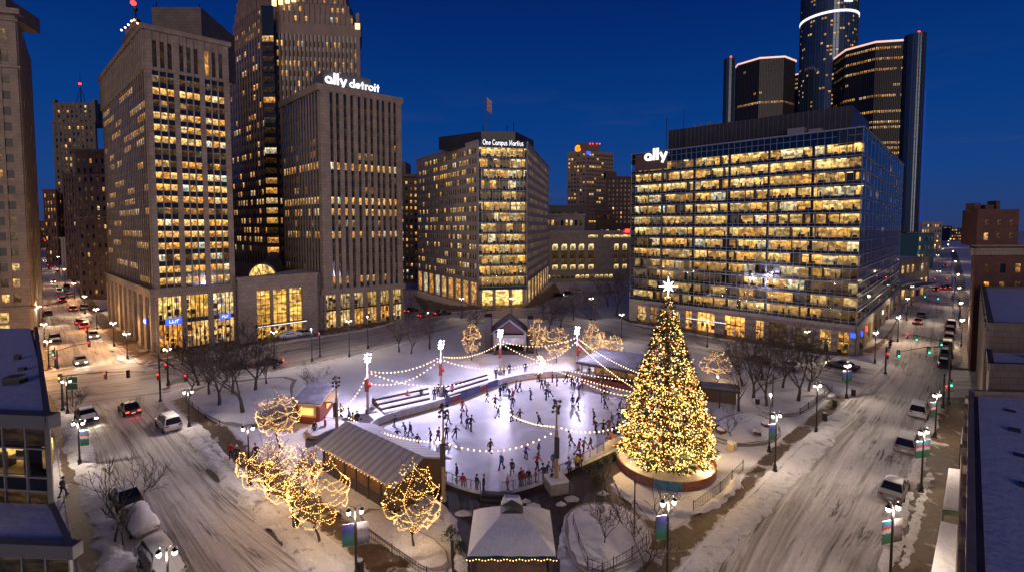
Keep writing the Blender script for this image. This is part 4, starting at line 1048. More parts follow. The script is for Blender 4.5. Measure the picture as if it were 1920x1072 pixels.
# =============== angled office building with glass corner ===============
Lf = P(783, 543); c1 = P(897, 576); c2 = P(988, 573); c3 = P(1028, 530)
b = Bld('office_building', 'pale angled office building with a glass corner bay and rooftop words', 'building', c1, 'office buildings')
zt = 48.8; zs = ZT(c1.y, 527); w_ = MB(); back = Vector((14, 30, 0))
inn = lambda p, q: p.lerp(q, .07)
w_.prism([Lf, c1, c1+Vector((1.6, 4.5, 0)), c2+Vector((-1.6, 4.5, 0)), c2, c3, c3+Vector((-20, 20, 0)), Lf+Vector((24, 26, 0))], 0, zt)
f = Fac(Lf, c1); g_ = Fac(c2, c3); rows = floors(14, zs, zt-1.0, .55, .22)
def pairs(n, L, m0, w2=.36):
    s_ = (L-2*m0)/n; out = []
    for i in range(n): c = m0+s_*(i+.5); out += [(c-s_*.40, c-s_*.04), (c+s_*.04, c+s_*.40)]
    return out
lv = [.35, .75, .55, .35, .3, .75, .7, .5, .35, .15, .35, .7, .85, .45]
facade(b, w_, f, zs, zt, pairs(14, f.L, .8), rows, .16, .12, win_d=-.02+.03, lit=lambda r, c, nr, nc: (RB.uniform(.35, .95) if RB.random() < lv[r] and MN.noise(Vector((c*.2, r*2.3, 5))) > -.25 else .04), mat='win_yellow')
lv2 = [.2]*14
facade(b, w_, g_, zs, zt, pairs(13, g_.L, .8), rows, .16, .12, lit=lambda r, c, nr, nc: (RB.uniform(.1, .3) if RB.random() < .3 else .02))
for fac, nb in ((f, 9), (g_, 8)):
    prv = 0
    for (u0, u1) in arcade(fac, nb, zs, 0, .32):
        fac.box(w_, prv, u0, 0, zs, -.05, .3); prv = u1
        b.add_win(fac, u0, u1, .3, zs-.6, -.03+.05, .55, RB.random(), 'win', 2)
    fac.box(w_, prv, fac.L, 0, zs, -.05, .3); fac.box(w_, 0, fac.L, zs-.55, zs+.1, -.05, .35); fac.box(w_, 0, fac.L, zt-.1, zt+.5, -.4, .3)
w_.build('wall', 'onecm', b.o)
# glass corner bay: floors with lit rooms behind real glass
cf = Fac(c1+Vector((.1, -.6, 0)), c2+Vector((-.1, -.6, 0)))
n_ = 13; zc0 = ZT(c1.y, 538); hh = (zt-1.5-zc0)/n_; sl = MB(); ml = MB()
lv = [.9, 1, 1, .8, .85, .75, .7, .9, .2, .2, .95, .85, .95]
for k in range(n_):
    z0 = zc0+k*hh; o_ = rooms(b, cf, z0+.45, z0+hh-.25, .1, cf.L-.1, 2.6, 7, p=lv[k], k=1.0)
    cf.box(sl, 0, cf.L, z0-.25, z0+.45, -3.0, -.06)
    q = MB(); cf.quad(q, .0, cf.L, z0, z0+hh, 0); q.build('window_band', 'glass', b.o)
    cf.box(ml, 0, cf.L, z0-.05, z0+.05, 0, .1)
for k in range(15): uu = cf.L*k/14; cf.box(ml, uu-.04, uu+.04, zc0, zt, .0, .12 if k % 3 else .25)
cf.box(sl, 0, cf.L, zt-1.7, zt+.4, -3, .05); cf.box(sl, 0, cf.L, zc0-.9, zc0-.25, -3, .3)
sl.build('floor_slabs', 'spandrel_blue', b.o); ml.build('mullions', 'mull', b.o)
# tall lit lobby under the glass bay
lb = MB(); cf.quad(lb, 0, cf.L, .2, zc0-.9, -1.5, 1.3, .8, 4); lb.build('lobby', 'win_yellow', b.o)
cl = MB()
for t in (.04, .32, .66, .95): cf.box(cl, cf.L*t-.45, cf.L*t+.45, 0, zc0-.9, -.9, -.1)
cl.build('columns', 'onecm', b.o)
q = MB(); cf.box(q, cf.L*.42, cf.L*.56, ZT(c1.y, 552), ZT(c1.y, 547), -1.2, -1.0); q.build('sign', 'lamp_red', b.o)
# penthouse
ph = MB(); p0, p1, p2, p3 = PD(824, c1.y+12), PD(903, c1.y+3), PD(966, c1.y+3), PD(1000, c1.y+18)
ph.prism([p0, p1, p2, p3, p3+Vector((-8, 14, 0)), p0+Vector((12, 18, 0))], zt-.5, ZT(c1.y+3, 247)); ph.build('penthouse', 'dark', b.o)
sg = thing('sign', 'white glowing words above the glass corner of the pale office building', 'sign', cf.pt(1, zt, .3))
tw = 0
for ch in 'One Campus Martius': tw += GL[ch][0]+.07
sh = 1.6; sq = (cf.L*.84)/(tw*sh)
sign(sg, 'One Campus Martius', cf, cf.L*.09, zt-1.0, sh, .1, 'sign_white', .12, .07, .08, sq)
q = MB(); p = PD(913, c1.y+9); q.tube([p+Vector((0, 0, ZT(c1.y+9, 247))), p+Vector((0, 0, ZT(c1.y+9, 181)))], [.14, .07], 5); fp = q.build('pole', 'iron', None)
tag(fp, 'tall thin flagpole on the dark penthouse', 'flagpole'); fp.name = 'flagpole'
M['flag'] = simple('flag cloth', (.30, .03, .04), .8, c2=(.45, .42, .45), scale=2.5)
q = MB(); zf = ZT(c1.y+9, 183); vs = []
for i in range(6):
    for j in range(5): vs.append(Vector((p.x+.1+i*.3, p.y+.12*math.sin(i*1.3+j*.4), zf-j*1.0-i*.25)))
q.raw(vs, [(i*5+j, i*5+j+1, (i+1)*5+j+1, (i+1)*5+j) for i in range(5) for j in range(4)]); fo = q.build('flag', 'flag'); tag(fo, 'limp striped flag hanging from the rooftop pole', 'flag')
q = MB()
for xx, yy in ((951, 236), (963, 230), (906, 238)): p = PD(xx, c1.y+8); q.tube([p+Vector((0, 0, ZT(c1.y+8, 249))), p+Vector((0, 0, ZT(c1.y+8, yy)))], .12, 4)
q.build('aerials', 'iron', b.o)
q = MB(); p = PD(835, c1.y+12); q.ball((p.x, p.y-.5, ZT(c1.y+12, 266)), .35); q.build('warning_light', 'lamp_red', b.o)
b.finish(98)

# =============== classical building and what stands behind ===============
a = P(1012, 529); c = P(1190, 526)
b = Bld('classical_building', 'low classical stone building with tall arched windows beyond the plaza', 'building', a, 'buildings beyond the plaza')
f = Fac(a, c); zt = ZT(a.y, 434); w_ = MB(); w_.prism([a, c, c+Vector((8, 30, 0)), a+Vector((4, 30, 0))], 0, zt)
zc = ZT(a.y, 462); zb = ZT(a.y, 506); sc_ = f.L/178
def ux(x): return (x-1012)*sc_
f.box(w_, 0, f.L, 0, zb, -.05, .6); f.box(w_, 0, f.L, ZT(a.y, 455), ZT(a.y, 447), -.05, .8); f.box(w_, 0, ux(1115), zt-1.2, zt, -.05, .5); prv = 0
ml = MB()
for xc, ww in ((1040, 7), (1057, 7), (1073, 7), (1089, 7), (1107, 7), (1155, 6), (1171, 6)):
    u0, u1 = ux(xc-ww/1.3), ux(xc+ww/1.3); f.box(w_, prv, u0, zb, ZT(a.y, 455), -.05, .5); prv = u1
    b.add_win(f, u0, u1, ZT(a.y, 470), ZT(a.y, 458), .05, .9, .9, 'win_yellow', 2); b.add_win(f, u0, u1, zb, ZT(a.y, 497), .05, .8, .9, 'win_yellow', 2); b.add_win(f, u0, u1, ZT(a.y, 495), ZT(a.y, 472), .05, .05, .5)
    uc = (u0+u1)/2; rr = (u1-u0)/2; zz = ZT(a.y, 470)
    # arch head: spandrel corners closing the rectangle
    for sgn in (-1, 1):
        pts = [f.pt(uc+sgn*rr, ZT(a.y, 455), .4)]+[f.pt(uc+sgn*rr*math.cos(t*math.pi/2/6), ZT(a.y, 463)+(ZT(a.y, 456)-ZT(a.y, 463))*math.sin(t*math.pi/2/6), .4) for t in range(7)]+[f.pt(uc, ZT(a.y, 455), .4)]
        w_.face(pts)
    f.box(ml, uc-.06, uc+.06, zb, ZT(a.y, 458), 0, .15)
    for zz2 in (472, 484, 496): f.box(ml, u0, u1, ZT(a.y, zz2)-.1, ZT(a.y, zz2)+.1, 0, .2)
f.box(w_, prv, f.L, zb, ZT(a.y, 455), -.05, .5)
for x0, x1 in ((1102, 1120), (1131, 1150), (1150, 1165), (1165, 1182)): b.add_win(f, ux(x0), ux(x1), ZT(a.y, 446), ZT(a.y, 441), .05, .95, .9, 'win_yellow', 3)
for i in range(14): b.add_win(f, ux(1024+i*9), ux(1031+i*9), 1.5, ZT(a.y, 516), .62, litrow(RB, .7), .9, 'win_yellow', 2)
q = MB(); f.box(q, ux(1171), ux(1179), ZT(a.y, 436), ZT(a.y, 430), .5, .8); q.build('sign', 'lamp_red', b.o)
w_.build('wall', 'stone_pale', b.o); ml.build('mullions', 'dark', b.o)
roofcap(b, [a+Vector((.2, .2, 0)), c+Vector((0, .2, 0)), c+Vector((8, 29, 0)), a+Vector((4, 29, 0))], zt)
b.finish(60)
b, f, zt, q = far_block('stone_office_block', 'small stone block with three lit windows above the classical building', 1020, 1096, 402, 240, 14, wall='stone_pale', nc=8, nr=5, p=.5, frac=(.5, .5), grp='buildings beyond the plaza', z0=0); b.finish(30)
b, f, zt, q = far_block('dark_roof_block', 'dark low block with roof plant behind the classical building', 1030, 1098, 386, 262, 20, wall='dark', nc=6, nr=4, p=.2, grp='buildings beyond the plaza'); b.finish(10)
b, f, zt, q = far_block('blue_roof_block', 'low dark block with a snowy roof left of the glass building', 1120, 1200, 420, 250, 14, wall='brickbrown', nc=7, nr=4, p=.3, grp='buildings beyond the plaza'); b.finish(12)
# tower with the orange emblem
A = PD(1063, 400); Bc = PD(1098, 392); Cc = PD(1149, 404); D = para(A, Cc, Bc)
b = Bld('office_tower', 'distant tower with a glowing orange letter on its roof block', 'building', Bc, 'office towers')
w_ = MB(); zt = ZT(392, 283); w_.prism([A, Bc, Cc, D], 0, zt); f = Fac(Bc, Cc); g_ = Fac(A, Bc)
rows = floors(20, 20, zt-1.5, .5, .25)
facade(b, w_, f, 0, zt, grid(11, f.L, .5, .8), rows, .15, .15, lit=lambda r, c, nr, nc: (RB.uniform(.5, 1) if MN.noise(Vector((c*.3, r*1.9, 4))) > .22 else .03), mat='win_yellow')
facade(b, w_, g_, 0, zt, grid(6, g_.L, .5, .55), rows, .15, .15, lit=lambda r, c, nr, nc: litrow(RB, .3 if r > 15 else .14), mat='win_yellow')
w_.build('wall', 'tower', b.o)
ph = MB(); pa, pb_ = PD(1077, 399), PD(1092, 396); ph.prism([pa, pb_, PD(1123, 402), PD(1112, 414)], zt-1, ZT(396, 268)); ph.build('roof_block', 'stone_dark', b.o)
q = MB(); ef = Fac(pa, pb_); b2 = ef
sign(b.o, 'G', ef, .4, ZT(396, 285), 5.6, .1, 'sign_orange', .30, 0, .3, .9, name='emblem')
q = MB(); f.box(q, .3, 4.0, ZT(392, 290), ZT(392, 284), .2, .4); q.build('sign', 'sign_blue', b.o)
for xx in (1096, 1105, 1110, 1118, 1123): q = MB(); p = PD(xx, 398); q.ball((p.x, p.y, ZT(398, 270)), .5, n=5, k=4); q.build('warning_light', 'lamp_red', b.o)
b.finish(70)
b, f, zt, q = far_block('brick_tower', 'dark brown brick tower right of the tower with the orange letter', 1136, 1192, 332, 330, 26, wall='brickbrown', nc=7, nr=18, p=.10, frac=(.4, .5), grp='brick blocks behind', nparts=40)
mb = MB(); f.box(mb, 0, f.L*.35, zt, ZT(330, 322), -10, -1); mb.build('roof_block', 'brickbrown', b.o); b.finish(50)
b, f, zt, q = far_block('brick_block', 'dark brick block behind, at the foot of the orange letter tower', 1118, 1150, 395, 300, 20, wall='brickbrown', nc=5, nr=6, p=.2, grp='brick blocks behind'); b.finish(20)
RC = random.Random(21)
# =============== big glass office building ===============
A = P(1183, 600); Bc = P(1612, 666); Cc = P(1689, 575)
b = Bld('office_building', 'wide glass office building with rows of golden floors behind the big tree', 'building', Bc, 'office buildings')
zt = 42.0; zs = 5.6; f = Fac(A, Bc); g_ = Fac(Bc, Cc); n_ = 13; hh = (zt-2.3-zs)/n_
D = para(A, Cc, Bc); cen_ = (A+Bc+Cc+D)/4
inset = [p+(cen_-p).normalized()*4.2 for p in (A, Bc, Cc, D)]
q = MB(); q.prism(inset, 0, zt-.3); q.build('core_wall', 'dark', b.o)
sl = MB(); ml = MB(); ml2 = MB()
goods3 = MB()
lvl = [.85, .55, .35, .6, .9, .95, .95, .92, .95, .95, .97, .95, .95]
for k in range(n_):
    z0 = zs+k*hh
    rooms(b, f, z0+.55, z0+hh-.22, .2, f.L-.2, 2.6, 17, R_=RC, p=lvl[k], k=1.1 if k > 3 else .85, name='office_floor')
    rooms(b, g_, z0+.55, z0+hh-.22, .2, g_.L-.2, 2.6, 22, R_=RC, p=.4, k=.5, name='office_floor', ceil=False)
    for fac in (f, g_):
        fac.box(sl, 0, fac.L, z0-.22, z0+.55, -4.0, -.08)
        q = MB(); fac.quad(q, 0, fac.L, z0, z0+hh, 0); q.build('window_band', 'glass', b.o)
        fac.box(ml, 0, fac.L, z0-.06, z0+.06, 0, .22); fac.box(ml2, 0, fac.L, z0+.6, z0+.66, 0, .05)
for fac, m_ in ((f, 40), (g_, 14)):
    for k in range(m_+1):
        uu = fac.L*k/m_; fac.box(ml2 if k % 8 else ml, uu-.022, uu+.022, zs, zt, 0, (.10 if k % 4 else .16) if fac is f else .04)
    fac.box(sl, 0, fac.L, zt-2.3-.22, zt-.1, -4, -.08)
    q = MB(); fac.quad(q, 0, fac.L, zt-2.3, zt, 0); q.build('window_band', 'glass', b.o)
    fac.box(ml, 0, fac.L, zt-1.2, zt-1.12, 0, .06); fac.box(ml, -.1, fac.L+.1, zt, zt+.25, -1, .25)
    for k in range(1, 6): uu = fac.L*k/6; fac.box(sl, uu-.22, uu+.22, zs, zt, -1.1, -.7)
sl.build('floor_slabs', 'spandrel', b.o); ml.build('mullions', 'mull', b.o); ml2.build('thin_mullions', 'mull', b.o)
# stone base with shop fronts
st = MB(); ml = MB()
def base(fac, opens, zs):
    prv = 0
    for (t0, t1, z1, lit, su, kind) in opens:
        u0, u1 = fac.L*t0, fac.L*t1; fac.box(st, prv, u0, 0, zs, -1, .35); prv = u1
        fac.box(st, u0, u1, z1, zs, -1, .35)
        b.add_win(fac, u0, u1, .15, z1, -.3, lit, RC.random(), kind, su)
        for k in range(1, su*2): uu = u0+(u1-u0)*k/(su*2); fac.box(ml, uu-.04, uu+.04, .15, z1, -.3, -.2)
        fac.box(ml, u0, u1, z1*.52, z1*.56, -.3, -.15)
        shopfill(goods3, fac, u0, u1, .15, z1*.5)
    fac.box(st, prv, fac.L, 0, zs, -1, .35)
base(f, [(.045, .10, 4.2, .5, 1, 'win'), (.12, .16, 4.2, .3, 1, 'win'), (.19, .225, 4.0, .25, 1, 'win'), (.26, .285, 3.9, .7, 1, 'win'), (.31, .345, 4.4, 1.2, 1, 'win'), (.37, .455, 4.5, 1.5, 2, 'win'), (.50, .59, 4.5, 1.5, 2, 'win'), (.635, .67, 4.3, 1.0, 1, 'win'), (.69, .76, 4.3, .06, 2, 'win'), (.78, .85, 4.0, .12, 2, 'win'), (.88, .92, 4.2, .6, 1, 'win'), (.94, .98, 4.2, .4, 1, 'win')], zs)
base(g_, [(.03, .10, 4.2, .5, 1, 'win'), (.15, .22, 4.2, .9, 1, 'win'), (.28, .36, 4.2, .25, 1, 'win'), (.42, .50, 4.2, 1.0, 1, 'win'), (.56, .64, 4.2, .3, 1, 'win'), (.70, .78, 4.2, .8, 1, 'win'), (.84, .93, 4.2, .5, 1, 'win')], zs)
goods3.v = [v for v in goods3.v]; goods3.build('shop_goods', ['furn', 'kiosk', 'cream', 'tray', 'board_white'], b.o); st.build('stone_base', 'stone_pale', b.o); ml.build('shop_mullions', 'dark', b.o)
q = MB(); f.box(q, f.L*.33, f.L*.53, 2.7, 2.9, .35, 2.0); co = q.build('canopy', 'dark', b.o)
q = MB()
for k in range(24): uu = f.L*.335+k*f.L*.19/24; f.box(q, uu, uu+.22, 2.9, 3.12, 1.85, 1.95)
q.build('lettering', 'sign_white', co)
for fac, t, mt in ((g_, .04, 'sign_blue'), (g_, .12, 'lamp_red'), (g_, .46, 'sign_white')):
    q = MB(); fac.box(q, fac.L*t, fac.L*t+1.0, 3.2, 4.1, .4, .6); q.build('sign', mt, b.o)
q = MB(); f.box(q, f.L*.985, f.L*.985+.8, 3.4, 4.2, .4, .6); q.build('sign', 'sign_blue', b.o)
# rooftop plant screen
ph = MB(); ZP1 = ZT(105, 222)
e0 = f.pt(f.L*.13, 0, -7); e1 = PD(1590, 103); e1 = f.pt(f.L*.93, 0, -9); e2 = e1+g_.t*22; e3 = e0+g_.t*26
ph.prism([e0, e1, e2, e3], zt-.3, zt+6.2, 0); ph.build('penthouse', 'dark', b.o)
q = MB()
pf = Fac(e0, e1)
for k in range(40): uu = pf.L*k/40; pf.box(q, uu, uu+.06, zt, zt+6.2, 0, .06)
q.build('screen_ribs', 'roofgrey', b.o)
for t0, t1, h_ in ((.72, .80, 2.4), (.82, .88, 1.8)): q = MB(); pf.box(q, pf.L*t0, pf.L*t1, zt, zt+h_, 1, 3.4); q.build('roof_unit', 'galv', b.o)
for t in (.15, .19, .235, .25): q = MB(); pf.box(q, pf.L*t, pf.L*t+.3, zt+6.1, zt+7.3, -2, -1.7); q.build('vent', 'galv', b.o)
q = MB()
for xx, yy in ((1243, 222), (1283, 205)): p = f.pt((xx-1183)/429*f.L, 0, -5); q.tube([p+Vector((0, 0, zt)), p+Vector((0, 0, ZT(p.y, yy)))], .07, 4)
q.build('aerials', 'iron', b.o)
sg = thing('sign', 'large white glowing word on the top left of the glass building', 'sign', f.pt(3, zt, .3))
q = MB(); f.box(q, 1.2, 9.8, zt-4.2, zt-.2, .28, .36); q.build('backing_panel', 'bronze', sg)
tu = (1210-1183)/429
# foreshortening: find the run by projecting
def u_at(fac, x, z):
    best = min(((abs(toP(fac.pt(fac.L*k/800, z))[0]-x)), fac.L*k/800) for k in range(801)); return best[1]
ua, ue = u_at(f, 1211, zt-2), u_at(f, 1253, zt-2); zb_ = ZT(f.pt(ua, 0).y, 303); zh = ZT(f.pt(ua, 0).y, 281)-zb_
tw = sum(GL[c][0]+.05 for c in 'ally')
sign(sg, 'ally', f, ua, zb_, zh, .4, 'sign_white', .18, .06, .2, (ue-ua)/(tw*zh))
b.finish(98)

# =============== river-front round towers ===============
def roundtower(name, label, cx, rpx, dist, ytop, mat, seg=36, oct_=False, zb=0, cat='building', rows=40, lit=.1, band=None, group='round glass towers', ang0=0, wmat='win', rowf=None):
    c = PD(cx, dist); R0 = rpx/F*dist; zt = ZT(dist-R0, ytop)
    b = Bld(name, label, cat, c, group)
    n = 8 if oct_ else seg
    poly = [Vector((c.x+R0*math.cos(2*math.pi*(i+.5)/n+ang0), c.y+R0*math.sin(2*math.pi*(i+.5)/n+ang0), 0)) for i in range(n)]
    q = MB(); q.prism(poly, zb, zt); q.build('glass_shaft', mat, b.o)
    ribs = MB()
    for i in range(n):
        p0, p1 = poly[i], poly[(i+1) % n]; fac = Fac(p0, p1)
        if fac.n.dot((Vector((0, 0, 0))-Vector((fac.p0.x, fac.p0.y, 0))).normalized()) < -.1: continue
        nc = 8 if oct_ else 2
        for r in range(rows):
            z0 = zb+(zt-zb-3)*r/rows; hh_ = (zt-zb-3)/rows
            rl = rowf(r) if rowf else lit
            if r % 2 == 0: fac.box(ribs, 0, fac.L, z0-.12, z0+.12, 0, .2)
            for k in range(nc):
                if MN.noise(Vector((i*2.1+k*.37, r*.83, seg*.1+cx*.01)))*.5+.5 < rl+.2 and RC.random() < rl*2.2:
                    b.add_win(fac, fac.L*(k+.15)/nc, fac.L*(k+.85)/nc, z0+hh_*.3, z0+hh_*.75, .12, RC.uniform(.3, .9), RC.random(), wmat)
        for k in range(nc*(2 if oct_ else 1)): uu = fac.L*k/(nc*(2 if oct_ else 1)); fac.box(ribs, uu-.2, uu+.2, zb, zt, 0, .45)
    ribs.build('ribs', 'dark' if oct_ else 'mull_dark', b.o)
    if band:
        q = MB()
        for i in range(n):
            fac = Fac(poly[i], poly[(i+1) % n]); fac.box(q, -.1, fac.L+.1, band[0], band[1], 0, .9)
        q.build('light_band', band[2], b.o)
    return b, zt, R0, c
DR = 480
cyl = [  # round glass cores
 ('glass_tower', 'slim round glass shaft at the left of the riverfront towers', 1361, 9, DR-64, 108),
 ('glass_tower', 'slim tall round glass shaft at the right of the riverfront towers', 1701, 15.5, DR-110, 60)]
for nm, lb, cx, r_, d_, yt in cyl:
    b, zt, R0, c = roundtower(nm, lb, cx, r_, d_, yt, 'blueglass', seg=14, rows=50, lit=.0, zb=20)
    q = MB(); q.ball((c.x, c.y-R0*.5, zt+1), .9); q.build('warning_light', 'lamp_red', b.o); b.finish(5)
z_r = ZT(DR-24, 20)
b, zt, R0, c = roundtower('glass_tower', 'tallest round glass hotel tower with a white ring of light', 1541, 44.5, DR, -60, 'blueglass', seg=30, rows=68, lit=.2, band=(z_r-.7, z_r+1.2, 'sign_white'), zb=0)
fe = Fac(Vector((c.x-6, c.y-R0-.5, 0)), Vector((c.x+14, c.y-R0-.3, 0)))
q = MB(); fe.box(q, 4, 11.5, ZT(DR-24, 4), ZT(DR-24, 4)+12, .3, .9); q.build('emblem', 'sign_white', b.o); b.finish(80)
b, zt, R0, c = roundtower('glass_tower', 'dark round shaft just behind the tallest round hotel tower', 1578, 11, DR+22, -60, 'blueglass', seg=14, rows=60, lit=.02); b.finish(5)
for lb, cx, r_, d_, yt, lt in (('left octagonal office tower of the riverfront group with a lit crown', 1423, 51.5, DR, 107, .30), ('right octagonal office tower of the riverfront group with a lit crown', 1625, 59, DR-40, 76, .26), ('small dark office tower between the octagonal riverfront towers', 1490, 34, DR+70, 138, .38)):
    RC2 = random.Random(int(cx)); rr = [RC2.choice((.02, .05, .1, .5, .8)) for _ in range(60)]
    zt_ = ZT(d_-r_/F*d_, yt)
    b, zt, R0, c = roundtower('office_tower', lb, cx, r_, d_, yt, 'towerglass', oct_=True, rows=40, lit=lt, band=(zt_-.5, zt_+.9, 'crownlight'), group='octagonal office towers', ang0=math.pi/8+.2, wmat='win', rowf=lambda r, rr=rr: rr[r])
    b.finish(90)
q = MB(); p = PD(1725, DR-20); q.box(p.x-.22, p.x+.22, p.y, p.y+1, 20, ZT(DR-20, 170)); o = q.build('light_strip', 'sign_blue_dim'); tag(o, 'vertical blue light strip beside the slim right glass shaft', 'light strip')

# =============== right street, far side ===============
def lowblock(name, label, p0, p1, depth, z1, wall, ncol, nrow, p, grp=None, frac=(.5, .5), mat='win', snow=True, cat='building', z0=0, pier=.15, keep=40):
    p0 = Vector(p0); p1 = Vector(p1); v = (p1-p0).normalized(); nn = Vector((-v.y, v.x, 0))*depth
    b = Bld(name, label, cat, p0, grp); q = MB(); poly = [p0, p1, p1+nn, p0+nn]; q.prism(poly, z0, z1); f = Fac(p0, p1)
    if ncol: facade(b, q, f, z0, z1, grid(ncol, f.L, .5, frac[0]), floors(nrow, z0+.3, z1-.6, frac[1]), pier, .05, lit=lambda r, c, a, e: litrow(RC, p), mat=mat)
    f.box(q, -.1, f.L+.1, z1-.1, z1+.45, -.4, pier+.15)
    q.build('wall', wall, b.o)
    if snow: roofcap(b, poly, z1-.02, h=.15, inset=.03)
    return b, f, poly
b, f, poly = lowblock('low_building', 'low grey building with a lit window band past the glass building', P(1690, 552), P(1745, 540), 40, 12, 'stone_dark', 6, 2, .7, 'low buildings on the right street', snow=True); b.finish(12)
b, f, poly = lowblock('low_building', 'flat roofed corner shop with an overhanging canopy', P(1692, 572), P(1738, 560), 14, 6.0, 'concrete', 5, 1, .9, 'low buildings on the right street', (.7, .6))
q = MB(); f.box(q, -1, f.L+2, 5.0, 5.6, -1, 3.2); q.build('canopy', 'concrete', b.o); b.finish(8)
b, f, poly = lowblock('low_building', 'teal panelled block beyond the corner shop', P(1722, 508), P(1752, 504), 40, 20, 'teal', 5, 4, .2, 'low buildings on the right street', snow=False); b.finish(10)
b, f, poly = lowblock('distant_block', 'distant pale block on the right skyline', P(1728, 470), P(1766, 469), 60, 28, 'stone_pale', 8, 5, .3, 'blocks on the skyline', snow=False); b.finish(12)
# skyline slabs with lit windows
for i, (x0, x1, yt, d_) in enumerate([(1765, 1785, 424, 900), (1782, 1806, 428, 800), (1800, 1835, 430, 1000), (1746, 1764, 433, 700), (1028, 1042, 400, 600), (1040, 1062, 392, 700), (1098, 1120, 398, 620)]):
    p0, p1 = PD(x0, d_), PD(x1, d_)
    b, f, poly = lowblock('distant_block', ['small dark block on the horizon down the right street', 'wide low block on the horizon beside the brick building', 'long low block at the right horizon', 'squat block left of the right street horizon', 'dim block on the skyline left of the orange letter tower', 'grey block on the skyline at the foot of the orange letter tower', 'dim block in front of the orange letter tower'][i], p0, p1, 30, ZT(d_, yt), 'dark', 9, 4, .45, 'blocks on the skyline', snow=False, mat='win'); b.finish(10)
# brick corner building
p0 = PD(1831, 79); p1 = p0+Vector((26, 1.5, 0))
b = Bld('brick_building', 'red brick building with a stone cornice at the right edge', 'building', p0)
f = Fac(p0, p1); q = MB(); z1 = ZT(79, 462); z2 = ZT(79, 392); back = Vector((14, 15, 0)); poly = [p0, p1, p1+back, p0+back]; q.prism(poly, 0, z1)
q.prism([p0+Vector((.6, .5, 0)), p0+Vector((8, 1, 0)), p0+Vector((12, 8, 0)), p0+Vector((6, 9, 0))], z1, z2)
cols = grid(9, f.L, .8, .36)
facade(b, q, f, 0, z1, cols, floors(6, 1, z1-2, .5, .2), .12, .12, win_d=-.0+.02, lit=lambda r, c, a, e: litrow(RC, .3, .3, .9))
sd = Fac(p0+back, p0); facade(b, q, sd, 0, z1, grid(6, sd.L, .6, .4), floors(6, 1, z1-2, .5, .2), .12, .12, lit=lambda r, c, a, e: litrow(RC, .3))
fu = Fac(p0+Vector((.6, .5, 0)), p0+Vector((8, 1, 0)))
for i, uu in enumerate((1.2, 3.4, 5.6)):
    for j, zz in enumerate((z1+1, z1+3.2)): b.add_win(fu, uu, uu+.7, zz, zz+1.2, .06, .5 if (i, j) == (0, 0) else .04, .5)
q.build('wall', 'brickred', b.o)
q = MB(); f.box(q, -.5, f.L+.5, z1-1.4, z1-.3, -.3, .55); sd.box(q, -.5, sd.L+.5, z1-1.4, z1-.3, -.3, .55); f.box(q, -.4, f.L+.4, z1, z1+.25, -.3, .5); q.build('cornice', 'stone', b.o)
for (u0, u1, w0, w1) in ((3.2, 4.4, 0, 1.6), (5.2, 6.8, 0, 1.2), (7.2, 7.9, 0, 2.2)):
    q = MB(); f.box(q, u0, u1, z2-.2, z2+w1*.7, -5, -3.5); q.build('chimney', 'brickbrown', b.o)
roofcap(b, [p0+Vector((8.6, 1, 0)), p1, p1+back, p0+Vector((12.6, 9, 0))], z1, h=.18)
b.finish(40)

# =============== near right buildings (seen over their snowy roofs) ===============
p0 = PD(1848, 76.5); p1 = PD(1864, 47.2); zr = 14.0
b = Bld('roof_building', 'flat roofed stone building with blue snow on its roof, below the brick building', 'building', p1, 'roofs at the right edge')
q = MB(); poly = [p0, p1, p1+Vector((30, -4, 0)), p0+Vector((30, -4, 0))]
q.prism(poly, 0, zr-.02); f = Fac(p0, p1)
facade(b, q, f, 0, zr, grid(8, f.L, .5, .45), floors(4, .8, zr-1, .55), .25, .05, lit=lambda r, c, a, e: litrow(RC, .35))
for a_, c_ in ((p0, p1), (p1, poly[2]), (poly[3], p0)):
    g2 = Fac(a_, c_); g2.box(q, 0, g2.L, zr-.4, zr+.55, -.35, .12)
q.build('wall', 'stone_dark', b.o); roofcap(b, poly, zr-.02, 'snow_clean', .2, .012); b.finish(20)
# a lower annexe and its roof hatch
a0 = G(1866, 702, 11.0); a0 = Vector((a0.x, a0.y, 0))
b = Bld('roof_building', 'lower snowy roof with a dark hatch between the two right-hand buildings', 'building', a0, 'roofs at the right edge')
pA = PD(1864, 47.1); n0 = pA; n1 = PD(1869, 42.2); poly = [n0, n1, n1+Vector((30, -3, 0)), n0+Vector((30, -3, 0))]
q = MB(); q.prism(poly, 0, 11.4)
for a_, c_ in ((n0, n1), (n1, poly[2])): g2 = Fac(a_, c_); g2.box(q, 0, g2.L, 11.2, 11.9, -.3, .1)
q.build('wall', 'stone_dark', b.o); roofcap(b, poly, 11.38, 'snow_clean', .2, .02)
q = MB(); q.obox((n0.x+5.5, n0.y-2.2), .1, 3.6, 1.6, 11.5, 12.3); q.build('roof_hatch', 'dark', b.o)
q = MB(); q.obox((n0.x+1.9, n0.y-2.5), .1, .8, .8, 11.5, 12.0); q.build('roof_vent', 'galv', b.o); b.finish(0)
b0 = PD(1872, 42.0); wall0 = G(1822, 885); wall1 = G(1840, 1200)
fa = Vector((wall0.x, 41.9, 0)); fa = PD(1836, 41.9); fb = PD(1880, 11); zr = 9.0
b = Bld('roof_building', 'long snowy roof and pilastered street wall filling the lower right corner', 'building', fa, 'roofs at the right edge')
poly = [fa, fb, fb+Vector((34, -3, 0)), fa+Vector((34, -3, 0))]; q = MB(); q.prism(poly, 0, zr-.02); f = Fac(fa, fb)
cols = grid(13, f.L, .3, .5)
facade(b, q, f, 0, zr, cols, [(.5, 3.0), (3.8, 5.3), (6.2, 7.6)], .35, .08, lit=lambda r, c, a, e: .9 if r == 0 else litrow(RC, .4))
